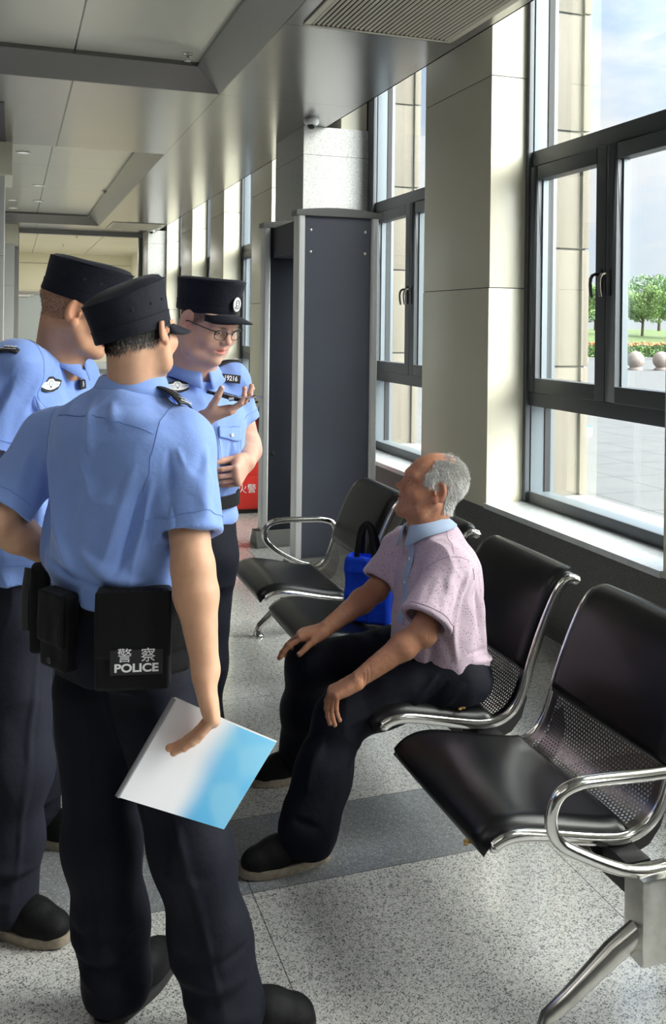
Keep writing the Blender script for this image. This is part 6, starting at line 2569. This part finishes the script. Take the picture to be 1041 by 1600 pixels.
g.tube([W3(-0.011, 0.1085, 0.008), W3(0, 0.111, 0.010), W3(0.011, 0.1085, 0.008)], 0.0014, 6)
gl3 = g.build('glasses', M['black_metal'], off3, smooth=True)
lens.build('lenses', M['glass'], gl3)

F = Fld()
hip3 = A(293, 792, 2.98)
T3 = basis(B3, neck3 - hip3)
L3_ = float(np.linalg.norm(neck3 - hip3))
eR3, aR3 = sleeve(F, SR3, ER3, 0.82, 0.066, 0.074, 0.05)
eL3, aL3 = sleeve(F, SL3, EL3, 0.60, 0.062, 0.064, 0.05)
cut_sleeves(F, [(eR3, aR3, 0.09, 0.062), (eL3, aL3, 0.075, 0.056)])
rows = [(-0.06, 0.150, 0.128, 0, 0), (-0.02, 0.160, 0.138, 0, 0.0), (0.015, 0.150, 0.130, 0, 0.0), (0.045, 0.145, 0.128, 0, 0.0), (0.09, 0.155, 0.146, 0, 0.008), (0.16, 0.160, 0.148, 0, 0.008), (0.22, 0.166, 0.138, 0, 0.004), (L3_ - 0.14, 0.170, 0.120, 0, -0.004), (L3_ - 0.10, 0.150, 0.10, 0, -0.01), (L3_ - 0.055, 0.095, 0.08, 0, -0.01), (L3_ - 0.025, 0.06, 0.065, 0, 0)]
F.barrel(rows, T3, hip3, 0.03)
F.chain([SR3 + UP * 0.004, neck3 - UP * 0.072], [0.060, 0.045], 0.05)
F.chain([SL3 + UP * 0.004, neck3 - UP * 0.072], [0.060, 0.045], 0.05)
F.half(hip3 - UP * 0.045, -UP, 0.004)
F.cap(neck3 - UP * 0.045, neck3 + UP * 0.06, 0.064, 0.072, 0.004, '-')
v, q = F.mesh(0.0036)
fr3 = lambda x, y, z: hip3 + T3 @ np.array((x, y, z))
folds = [([fr3(-0.03, 0.14, 0.30), fr3(-0.02, 0.16, 0.18), fr3(-0.01, 0.16, 0.07)], 0.010, 0.008),
         ([fr3(0.02, 0.14, 0.26), fr3(0.03, 0.16, 0.16), fr3(0.03, 0.16, 0.06)], 0.010, -0.009),
         ([fr3(-0.12, 0.10, 0.28), fr3(-0.09, 0.14, 0.16), fr3(-0.07, 0.15, 0.06)], 0.010, 0.007),
         ([fr3(-0.08, 0.13, 0.26), fr3(-0.06, 0.15, 0.14), fr3(-0.05, 0.15, 0.06)], 0.008, -0.006),
         ([fr3(0.09, 0.13, 0.25), fr3(0.08, 0.15, 0.14), fr3(0.06, 0.15, 0.06)], 0.009, 0.006),
         ([fr3(-0.08, 0.14, 0.05), fr3(-0.04, 0.15, 0.0)], 0.008, 0.006), ([fr3(0.05, 0.14, 0.05), fr3(0.03, 0.15, 0.0)], 0.008, 0.006)]
folds = [(a_, w_, h_ * 1.4) for a_, w_, h_ in folds]
v = cloth(v, q, 0.0100, 13.0, aniso=[((0, 0, 1), 0.45)], seed=22, folds=folds)
nn3 = vnormals(v, q)
sh3 = to_obj(v, q, 'shirt', M['shirt'], off3)
col3 = collar('collar', neck3 - UP * 0.010 + B3 * 0.006, T3, 0.068, 0.072, 0.034, 0.018, M['shirt'], off3, open_front=0.14, drop=0.034, wing=0.014)
button(neck3 + T3 @ np.array((-0.064, 0.062, -0.040)), T3 @ np.array((-0.6, 0.8, 0.35)), col3, 0.0095, 'collar_pin')
pk, no = on_px(v, nn3, 278, 602, T3 @ np.array((-0.3, 1, 0.1)))
wing_badge(pk + no * 0.006, no, UP, off3)
pk2, no2 = on_px(v, nn3, 362, 590, T3 @ np.array((0.3, 1, 0.1)))
number_badge(pk2 + no2 * 0.008, no2, UP + RT * 0.12, off3, '19216')
P3_ = placket(v, nn3, fr3, np.linspace(-0.04, L3_ - 0.10, 24), 0, 0.0, sh3)
MB().tube([tuple(p) for p in P3_], [(0.0022, 0.017)] * len(P3_), 8, flat=D3(T3[:, 1])).build('placket', M['shirt'], sh3, smooth=True)
MB().tube([tuple(p - T3[:, 0] * 0.0165) for p in P3_], 0.0013, 6).build('placket_edge', M['seam'], sh3, smooth=True)
for t_ in (2, 7, 12, 17):
    button(P3_[t_] + T3[:, 1] * 0.002 + T3[:, 0] * 0.004, T3[:, 1], sh3)
pocket(v, nn3, fr3, -0.085, 0.15, 0.285, 0.115, 0.16, sh3)
pocket(v, nn3, fr3, 0.088, 0.15, 0.285, 0.110, 0.16, sh3)
hem_ring(v, nn3, eL3, aL3, heading(90), sh3)
j = np.argmin(((v - (neck3 * 0.75 + SL3 * 0.25 + UP * 0.05)) ** 2).sum(1))
j2 = np.argmin(((v - (SL3 + heading(58) * 0.03 + UP * 0.07)) ** 2).sum(1))
epaulette(v[j] + UP * 0.006, v[j2] + UP * 0.006, UP, off3)
# belt over the shirt with a bright buckle
b = MB()
rows = []
bc3 = hip3 + UP * 0.030
BB3 = basis(B3, UP)
for z, g_ in ((-0.021, 0.002), (-0.020, 0.007), (0.020, 0.007), (0.021, 0.002)):
    r = [tuple(bc3 + BB3 @ np.array(((0.164 + g_) * math.cos(a_), (0.146 + g_) * math.sin(a_), z))) for a_ in np.linspace(0, 2 * math.pi, 61)]
    rows.append(r)
belt3 = b.grid(rows).build('belt', M['nylon'], off3, smooth=True, angle=50)
bx = bc3 + BB3 @ np.array((0.0, 0.1565, 0))
Rm_ = Matrix(((BB3[0][0], BB3[0][1], 0, bx[0]), (BB3[1][0], BB3[1][1], 0, bx[1]), (0, 0, 1, bx[2]), (0, 0, 0, 1)))
MB().box(-0.032, -0.004, -0.024, 0.032, 0.006, 0.024, Rm_).build('buckle', M['chrome'], belt3, bevel=0.004)
# trousers
F = Fld()
HR3, KR3, AR3 = A(266, 880, 2.92), A(272, 1060, 2.86), A(268, 1230, 2.92)
HL3, KL3, AL3 = A(325, 880, 3.02), A(313, 1040, 2.98), A(306, 1200, 3.06)
AR3[2], AL3[2] = 0.085, 0.085
F.barrel([(-0.24, 0.14, 0.12, 0, 0), (-0.14, 0.165, 0.14, 0, 0), (-0.05, 0.158, 0.132, 0, 0), (0.02, 0.14, 0.12, 0, 0)], BB3, hip3, 0.03)
F.chain([HR3, KR3, AR3 * 0.5 + KR3 * 0.5, AR3], [0.095, 0.078, 0.072, 0.078], 0.05)
F.chain([HL3, KL3, AL3 * 0.5 + KL3 * 0.5, AL3], [0.095, 0.078, 0.072, 0.078], 0.05)
F.half((0, 0, 0.028), -UP, 0.004)
v, q = F.mesh(0.0055)
v = cloth(v, q, 0.006, 7, aniso=[((0, 0, 1), 0.4)], seed=28)
to_obj(v, q, 'trousers', M['trouser'], off3)
for a_ in (AR3, AL3):
    c_ = a_ * (1, 1, 0)
    shoe(c_ - heading(150) * 0.06, c_ + heading(150) * 0.21, off3, laces=False)
settle(off3)

# phone with an opened cover and a slim microphone
pa, pb_, pc_ = A(323, 612, 2.72), A(356, 624, 2.66), A(411, 622, 2.66)
ph = empty('phone', D3(pb_), 'black phone in an opened flip case held level by the officer with glasses', 'phone')
for nm, a_, c_, th, wd, m_ in (('phone_body', pa, pb_ + RT * 0.02, 0.010, 0.070, M['black_gl']), ('case_flap', pb_, A(397, 621, 2.66), 0.0035, 0.068, M['patch'])):
    d_ = unit(c_ - a_)
    y_ = unit(FW - d_ * (d_ @ FW))
    z_ = np.cross(d_, y_)
    fm = Matrix(((d_[0], y_[0], z_[0], a_[0]), (d_[1], y_[1], z_[1], a_[1]), (d_[2], y_[2], z_[2], a_[2]), (0, 0, 0, 1)))
    MB().box(0, 0, -th / 2, float(np.linalg.norm(c_ - a_)), wd, th / 2, fm).build(nm, m_, ph, bevel=0.0015)
MB().tube([A(358, 624, 2.655), A(366, 623, 2.655)], 0.006, 12).build('hinge', M['chrome'], ph, smooth=True)
MB().tube([A(372, 621, 2.655), A(397, 621.5, 2.655), A(398, 620.5, 2.655), A(411, 621, 2.655)], [0.0022, 0.0022, 0.0042, 0.0036], 10).build('microphone', M['chrome'], ph, smooth=True)
settle(ph)

# =================================================================== the seated old man
man = empty('person', (1.2, 2.85, 0), 'elderly man with short grey hair and dotted polo shirt, seated with hands on his knees', 'person')
HD4 = tilt_basis(heading(263), -16, 0)
hd4 = A(675, 763, 3.12)
B4 = heading(243)
neck4 = A(669, 820, 3.12)
SL4, EL4, WL4 = A(704, 887, 2.96), A(660, 988, 2.84), A(562, 1060, 2.785)
SR4, ER4, WR4 = A(632, 856, 3.26), A(588, 922, 3.20), A(511, 981, 3.06)
pel4 = A(690, 1030, 3.07)
S4 = 1.0
F = Fld()
W4 = head(F, hd4, HD4, S4, old=True, mouth=0.001)
F.cap(D3(hd4 + HD4 @ np.array((0, -0.03, -0.045))), D3(neck4 - UP * 0.05), 0.050, 0.062, 0.03)
F.cap(D3(hd4 + HD4 @ np.array((0, 0.015, -0.06))), D3(neck4 + B4 * 0.03 - UP * 0.02), 0.040, 0.046, 0.03)
for sx in (-1, 1):
    F.cap(W4(sx * 0.05, -0.02, -0.05), D3(neck4 + B4 * 0.05 - UP * 0.03), 0.010, 0.009, 0.02)
F.cap(D3(neck4 - UP * 0.05), D3(neck4 - UP * 0.2), 0.045, 0.055, 0.03)
F.chain([SL4, neck4 - UP * 0.14, SR4], [0.042, 0.07, 0.042], 0.03)
F.chain([SL4, EL4, EL4 * 0.7 + WL4 * 0.3, WL4], [0.044, 0.038, 0.0395, 0.026], 0.02)
F.ell(D3(EL4 + RT * 0.010 - UP * 0.004), (0.034, 0.034, 0.034), None, 0.02)
F.chain([SR4, ER4, ER4 * 0.7 + WR4 * 0.3, WR4], [0.044, 0.038, 0.0395, 0.026], 0.02)
t5, x5_, ff5, p5_ = hand(F, WL4, unit(-RT * 0.86 - UP * 0.46 - FW * 0.05), RT * 0.36 - UP * 0.85 + FW * 0.10, -1,
                         {'index': (0.72, 0.35, 0.2), 'middle': (0.85, 0.30, 0.2), 'ring': (0.95, 0.28, 0.2), 'little': (1.02, 0.25, 0.2)}, spread=0.16, thumb=(0.6, 0.15, 0.3, 0.2), s=1.03)
t6, x6_, ff6, p6_ = hand(F, WR4, unit(-RT * 0.92 - UP * 0.26 - FW * 0.10), -UP, +1,
                         {'index': (0.25, 0.25, 0.2), 'middle': (0.30, 0.35, 0.2), 'ring': (0.40, 0.40, 0.25), 'little': (0.45, 0.45, 0.3)}, spread=0.14, thumb=(0.55, 0.22, 0.12, 0.1), s=1.03)
v, q = F.mesh(0.0022)
n_ = vnormals(v, q)
v = v + n_ * (noise3(v, 75, 2) * 0.0006 + noise3(v, 180, 3) * 0.0003)[:, None]
# crow's feet, forehead and neck lines, wrist and elbow creases
cre = []
for z_ in (0.048, 0.060, 0.072):
    cre.append(([W4(-0.035, 0.085, z_), W4(0, 0.095, z_ + 0.003), W4(0.035, 0.085, z_)], 0.0022, -0.0011))
for k_ in (-0.008, 0.0, 0.009):
    cre.append(([W4(-0.050, 0.078, 0.006), W4(-0.066, 0.055, 0.008 + k_)], 0.0018, -0.0010))
cre.append(([W4(-0.014, 0.100, -0.022), W4(-0.030, 0.086, -0.048), W4(-0.032, 0.078, -0.070)], 0.0032, -0.0022))
cre.append(([W4(-0.022, 0.098, -0.006), W4(-0.036, 0.090, -0.012), W4(-0.046, 0.080, -0.004)], 0.0022, -0.0014))
for k_ in range(3):
    c_ = WL4 + (EL4 - WL4) * (0.03 + 0.055 * k_)
    cre.append(([c_ + UP * 0.03 - FW * 0.02, c_ - FW * 0.035 + RT * 0.008, c_ - UP * 0.03 - FW * 0.02], 0.0022, -0.0013))
for k_ in range(3):
    c_ = EL4 + RT * (0.012 + 0.010 * k_)
    cre.append(([c_ + UP * 0.02 - FW * 0.03, c_ - UP * 0.015 - FW * 0.04], 0.003, -0.0016))
v = cloth(v, q, 0.0, 10, folds=cre)
SK4 = (0.47, 0.225, 0.135)


def hair4(x, y, z):
    # receding front, thin crown, full sides and nape
    side = abs(x) > 0.045
    front = 0.045 - 0.25 * max(0.0, z - 0.07) * (0 if side else 1)
    front = 0.030 + 0.022 * math.sin(max(0.0, min(1.0, (z - 0.0) / 0.075)) * 3.14) + 0.004 * math.sin(z * 300 + x * 90)
    if not side:
        front = 0.0
    if y > front or z < -0.055 or (z < 0.0 and y > -0.03 + 0.25 * z) or (y > 0.02 and z < 0.018):
        return 0.0
    if z > 0.085 and y > -0.045 and not side:
        return 0.22
    return 1.0


to_obj(v, q, 'body', M['skin_old'], man, head_tone(v, W4, HD4, S4, SK4, (0.40, 0.16, 0.13), stubble=0.25, scalp=(hair4, (0.42, 0.38, 0.35), 0.75)))
nails(t5, -p5_, man)
nails(t6, -p6_, man)
eyes_brows(W4, HD4, S4, man, grey=True, thick=1.0)
hair_strands(W4, HD4, S4, man, hair4, 12000, 0.019, 0.00065, M['hair_grey'], (v, vnormals(v, q)), lay=0.70, jit=0.26, down=-0.7)


def dotted(name, col, dot, P=0.017):
    m = fabric(name, col, 800.0, 0.85, 0.2)
    nt = m.node_tree
    b = nt.nodes['Principled BSDF']
    co = nd(nt, 'ShaderNodeTexCoord')
    vo = nd(nt, 'ShaderNodeTexVoronoi', i_Scale=1 / P, i_Randomness=0.55)
    nt.links.new(co.outputs['Object'], vo.inputs['Vector'])
    f = math_n(nt, 'LESS_THAN', vo.outputs['Distance'], 0.18)
    nt.links.new(mixc(nt, math_n(nt, 'MULTIPLY', f, 0.85), col, dot), b.inputs['Base Color'])
    return m


M['polo'] = dotted('dotted_pale_lilac_knit', lin(196, 176, 190), (0.05, 0.025, 0.04), 0.0095)
M['polo_collar'] = fabric('blue_grey_rib_knit', lin(158, 176, 202), 600, 0.85)
F = Fld()
T4 = basis(B4, neck4 - pel4)
L4_ = float(np.linalg.norm(neck4 - pel4))
eL4, aL4 = sleeve(F, SL4, EL4 + UP * 0.01, 0.88, 0.064, 0.082, 0.05)
eR4, aR4 = sleeve(F, SR4, ER4, 0.82, 0.062, 0.074, 0.05)
cut_sleeves(F, [(eL4, aL4, 0.095, 0.066), (eR4, aR4, 0.088, 0.058)])
rows = [(-0.06, 0.165, 0.135, 0, 0.0), (-0.01, 0.175, 0.145, 0, 0.005), (0.05, 0.172, 0.142, 0, 0.01), (0.13, 0.168, 0.132, 0, 0.008), (0.20, 0.172, 0.125, 0, 0.0), (L4_ - 0.15, 0.172, 0.115, 0, -0.008), (L4_ - 0.10, 0.150, 0.098, 0, -0.014), (L4_ - 0.05, 0.10, 0.08, 0, -0.010), (L4_, 0.066, 0.070, 0, 0)]
F.barrel(rows, T4, pel4, 0.03)
F.chain([SL4 + UP * 0.004, neck4 - UP * 0.055], [0.058, 0.050], 0.05)
F.chain([SR4 + UP * 0.004, neck4 - UP * 0.055], [0.058, 0.050], 0.05)
F.half(pel4 + T4 @ np.array((0, 0, -0.035)), -(T4 @ np.array((0, -0.15, 1))), 0.004)
F.cap(neck4 - UP * 0.05, neck4 + UP * 0.06, 0.060, 0.068, 0.004, '-')
v, q = F.mesh(0.0034)
fr4 = lambda x, y, z: pel4 + T4 @ np.array((x, y, z))
folds = [([fr4(-0.16, 0.05, 0.26), fr4(-0.17, 0.06, 0.12), fr4(-0.16, 0.05, 0.02)], 0.012, 0.010),
         ([fr4(-0.15, 0.09, 0.25), fr4(-0.14, 0.12, 0.12), fr4(-0.12, 0.13, 0.0)], 0.011, -0.008),
         ([fr4(-0.11, 0.12, 0.24), fr4(-0.10, 0.14, 0.12), fr4(-0.08, 0.14, 0.0)], 0.011, 0.008),
         ([fr4(-0.06, 0.12, 0.22), fr4(-0.05, 0.15, 0.10), fr4(-0.04, 0.15, 0.0)], 0.010, -0.007),
         ([fr4(-0.02, 0.12, 0.24), fr4(0.0, 0.15, 0.10), fr4(0.0, 0.15, 0.0)], 0.010, 0.007),
         ([fr4(-0.17, -0.05, 0.24), fr4(-0.18, -0.05, 0.10)], 0.010, -0.009),
         ([fr4(-0.16, -0.09, 0.28), fr4(-0.17, -0.09, 0.14), fr4(-0.17, -0.09, 0.02)], 0.012, 0.009),
         ([fr4(-0.18, 0.0, 0.02), fr4(-0.16, -0.09, 0.01), fr4(-0.08, -0.14, 0.01)], 0.009, 0.009),
         ([fr4(-0.18, 0.0, -0.01), fr4(-0.16, -0.09, -0.02), fr4(-0.08, -0.14, -0.02)], 0.007, -0.007),
         ([fr4(-0.18, 0.02, 0.045), fr4(-0.16, -0.09, 0.05)], 0.008, -0.006),
         ([SL4 - FW * 0.06 + UP * 0.02, eL4 - FW * 0.08 + RT * 0.02], 0.012, 0.008),
         ([SL4 + RT * 0.03 - FW * 0.05, eL4 + RT * 0.06 - FW * 0.05], 0.010, -0.007),
         ([SL4 - FW * 0.06 - RT * 0.04, eL4 - FW * 0.07 - RT * 0.04], 0.010, -0.006),
         ([SL4 + RT * 0.05 - FW * 0.03 + UP * 0.03, eL4 + RT * 0.08 - FW * 0.04], 0.009, 0.008)]
folds = [(a_, w_, h_ * 1.4) for a_, w_, h_ in folds]
v = cloth(v, q, 0.0105, 12.0, aniso=[((0, 0, 1), 0.45)], seed=32, folds=folds)
nn4 = vnormals(v, q)
po4_ = to_obj(v, q, 'polo_shirt', M['polo'], man)
co4 = collar('collar', neck4 - UP * 0.014 + B4 * 0.004, T4 @ np.array([[1, 0, 0], [0, math.cos(0.15), math.sin(0.15)], [0, -math.sin(0.15), math.cos(0.15)]]), 0.064, 0.066, 0.026, 0.016, M['polo_collar'], man, open_front=0.20, drop=0.030, wing=0.016)
P4 = placket(v, nn4, fr4, np.linspace(0.14, L4_ - 0.055, 20), 0, 0.0, po4_)
MB().tube([tuple(p) for p in P4], [(0.0020, 0.015)] * len(P4), 8, flat=D3(T4[:, 1])).build('placket', M['polo_collar'], po4_, smooth=True)
for t_ in (16, 10, 4):
    button(P4[t_] + T4[:, 1] * 0.002, T4[:, 1] - RT * 0.0, po4_, 0.0058, 'button', M['white_pl'])
# chest pocket and seams
pk_ = [A(636, 899, 2.98), A(642, 914, 2.97), A(651, 921, 2.95), A(662, 919, 2.94)]
seam_line(v, nn4, pk_, 0.0026, po4_, 'pocket_edge', M['polo_collar'], n=10)
seam_line(v, nn4, [pk_[0], A(632, 945, 2.96), A(641, 962, 2.94), A(652, 958, 2.93), pk_[3]], 0.0011, po4_, 'pocket_seam', n=10, material=mat('pocket_thread', lin(130, 120, 145), 0.8))
ms_ = mat('polo_seam', lin(160, 138, 156), 0.8)
seam_line(v, nn4, [A(699, 822, 3.05), A(706, 842, 2.98), A(706, 872, 2.93)], 0.0010, po4_, material=ms_)
seam_line(v, nn4, [A(667, 892, 2.92), A(686, 877, 2.91), A(706, 873, 2.91), A(722, 881, 2.93), A(731, 902, 2.95)], 0.0010, po4_, material=ms_)
hem_ring(v, nn4, eL4, aL4, -FW + RT * 0.3 - B4 * 0.0, po4_, 0.016, ms_)
MB().tube([fr4(0, 0.03, L4_ - 0.02), fr4(0, 0.05, L4_ - 0.08)], 0.045, 14).build('undershirt', M['nylon'], man, smooth=True)
# trousers
F = Fld()
HL4, KL4 = A(703, 1053, 2.99), A(531, 1121, 2.88)
HR4, KR4 = A(655, 1010, 3.22), A(484, 1038, 3.13)
AL4 = np.array((0.845, 2.625, 0.095))
AR4 = np.array((0.985, 3.12, 0.095))
F.barrel([(-0.075, 0.165, 0.12, 0, 0), (-0.04, 0.180, 0.145, 0, 0), (0.03, 0.165, 0.135, 0, 0), (0.055, 0.155, 0.125, 0, 0)], T4, pel4 - UP * 0.03, 0.04)
F.chain([HL4, KL4], [0.098, 0.074], 0.05)
F.chain([HR4, KR4], [0.086, 0.072], 0.05)
F.chain([KL4, AL4 * 0.5 + KL4 * 0.5, AL4], [0.074, 0.080, 0.090], 0.045)
F.chain([KR4, AR4 * 0.5 + KR4 * 0.5, AR4], [0.074, 0.078, 0.084], 0.045)
for a_, r_ in ((AL4, 0.076), (AR4, 0.070)):
    F.cap(a_ + UP * 0.03, a_ - UP * 0.16, 0.055, r_, 0.004, '-')
F.half((0, 0, 0.040), -UP, 0.004)
v, q = F.mesh(0.004)
hd_ = unit(KL4 - HL4)
folds = [([HL4 + hd_ * 0.05 - FW * 0.08 + UP * 0.05, HL4 + hd_ * 0.16 - FW * 0.09 - UP * 0.02], 0.012, 0.010),
         ([HL4 + hd_ * 0.02 - FW * 0.09 + UP * 0.02, HL4 + hd_ * 0.12 - FW * 0.09 - UP * 0.05], 0.010, -0.009),
         ([HL4 - hd_ * 0.03 - FW * 0.09, HL4 + hd_ * 0.07 - FW * 0.09 - UP * 0.06], 0.010, 0.009),
         ([HL4 + hd_ * 0.15 - FW * 0.09 + UP * 0.01, KL4 - FW * 0.07 + UP * 0.0], 0.010, 0.007),
         ([HL4 + hd_ * 0.2 - FW * 0.09 - UP * 0.03, KL4 - hd_ * 0.05 - FW * 0.07 - UP * 0.03], 0.010, -0.007),
         ([KL4 - hd_ * 0.06 - UP * 0.05 - FW * 0.05, KL4 - UP * 0.12 - FW * 0.07 - RT * 0.02], 0.012, 0.009),
         ([KL4 - hd_ * 0.03 - UP * 0.06 - FW * 0.05, KL4 - UP * 0.18 - FW * 0.08 + RT * 0.03], 0.012, -0.008),
         ([KL4 - UP * 0.04 - FW * 0.07 - RT * 0.04, AL4 + UP * 0.15 - FW * 0.09 - RT * 0.03], 0.012, 0.007),
         ([AL4 + UP * 0.08 - FW * 0.08 - RT * 0.06, AL4 + UP * 0.05 - FW * 0.09 + RT * 0.05], 0.012, -0.008)]
v = cloth(v, q, 0.0080, 11, aniso=[((0.3, 0, 1), 0.5)], seed=38, folds=folds)
to_obj(v, q, 'trousers', M['trouser'], man)
MB().grid([[tuple(fr4(0.168 * math.cos(a_), 0.138 * math.sin(a_) + 0.002, z_)) for a_ in np.linspace(0, 2 * math.pi, 49)] for z_ in (-0.035, -0.03, 0.0, 0.005)]).build('belt', M['nylon'], man, smooth=True)
shoe((0.915, 2.630, 0), (0.640, 2.612, 0), man, laces=False, sole=M['shoe_sole_tan'], w=0.046)
shoe((1.06, 3.13, 0), (0.80, 3.12, 0), man, laces=False, sole=M['shoe_sole_tan'], w=0.045)
settle(man)

# blue tote bag on the seat beyond the old man
M['bag'] = fabric('royal_blue_nonwoven', lin(22, 68, 205), 500, 0.6, 0.1)
b0 = A(577, 960, 3.72)
bag = empty('tote_bag', D3((b0[0], b0[1], 0.40)), 'royal blue cloth tote bag with black handles on the seat beside the old man', 'bag')
bx_ = unit(RT * 0.95 - FW * 0.3)
by_ = np.cross(UP, bx_)
F = Fld()
cz = np.array((b0[0], b0[1], 0.0))
Rb = np.stack([bx_, by_, UP], 1)
F.box(cz + UP * 0.545, (0.095, 0.050, 0.133), Rb, 0.018, 0.01)
F.box(cz + UP * 0.68, (0.080, 0.036, 0.05), Rb, 0.01, 0.006, '-')
v, q = F.mesh(0.0035)
v = cloth(v, q, 0.006, 14, seed=41)
bo = to_obj(v, q, 'bag_body', M['bag'], bag)
for s_ in (-1, 1):
    P_ = [cz + bx_ * (-0.045) + by_ * s_ * 0.046 + UP * 0.620, cz + bx_ * (-0.042) + by_ * s_ * 0.040 + UP * 0.700, cz + bx_ * (-0.035) + by_ * s_ * 0.018 + UP * 0.780, cz - bx_ * 0.015 + by_ * s_ * 0.010 + UP * 0.805,
          cz + bx_ * 0.008 + by_ * s_ * 0.018 + UP * 0.780, cz + bx_ * 0.026 + by_ * s_ * 0.040 + UP * 0.700, cz + bx_ * 0.035 + by_ * s_ * 0.046 + UP * 0.620]
    Q_ = []
    for i in range(len(P_) - 1):
        for t in np.linspace(0, 1, 6)[:-1]:
            Q_.append(P_[i] * (1 - t) + P_[i + 1] * t)
    Q_.append(P_[-1])
    Q_ = np.array(Q_)
    for _ in range(4):
        Q_[1:-1] = (Q_[:-2] + Q_[2:] + 2 * Q_[1:-1]) / 4
    MB().tube([tuple(p) for p in Q_], [(0.0016, 0.011)] * len(Q_), 8, flat=D3(by_)).build('handle', M['nylon'], bag, smooth=True)
fm = Matrix(((bx_[0], 0, -by_[0], 0), (bx_[1], 0, -by_[1], 0), (bx_[2], 1, -by_[2], 0), (0, 0, 0, 1)))
fm.translation = Vector(cz - by_ * 0.0575 - bx_ * 0.055 + UP * 0.485)
text_mesh('bag_mark', '(5', 0.05, fm, mat('bag_print', lin(150, 180, 235), 0.6), bag)
settle(bag)

# torn leatherette with yellow foam showing on two seat corners
M['foam'] = mat('yellow_foam', lin(150, 120, 66), 0.9, noise=(200, 0.3))
for i_, (c_, s_) in enumerate((((1.335, 2.598, 0.408), 0.8), ((1.022, 1.950, 0.388), 0.7),)):
    F = Fld()
    for k_ in range(4):
        F.ell(np.array(c_) + np.array((0.010 * math.cos(k_ * 1.7), 0.010 * math.sin(k_ * 2.3), 0.001 * k_)) * s_, (0.009 * s_, 0.007 * s_, 0.004 * s_), None, 0.004)
    v, q = F.mesh(0.0014)
    to_obj(v - np.array(bench.location, dtype=np.float32), q, 'torn_foam', M['foam'], bench)
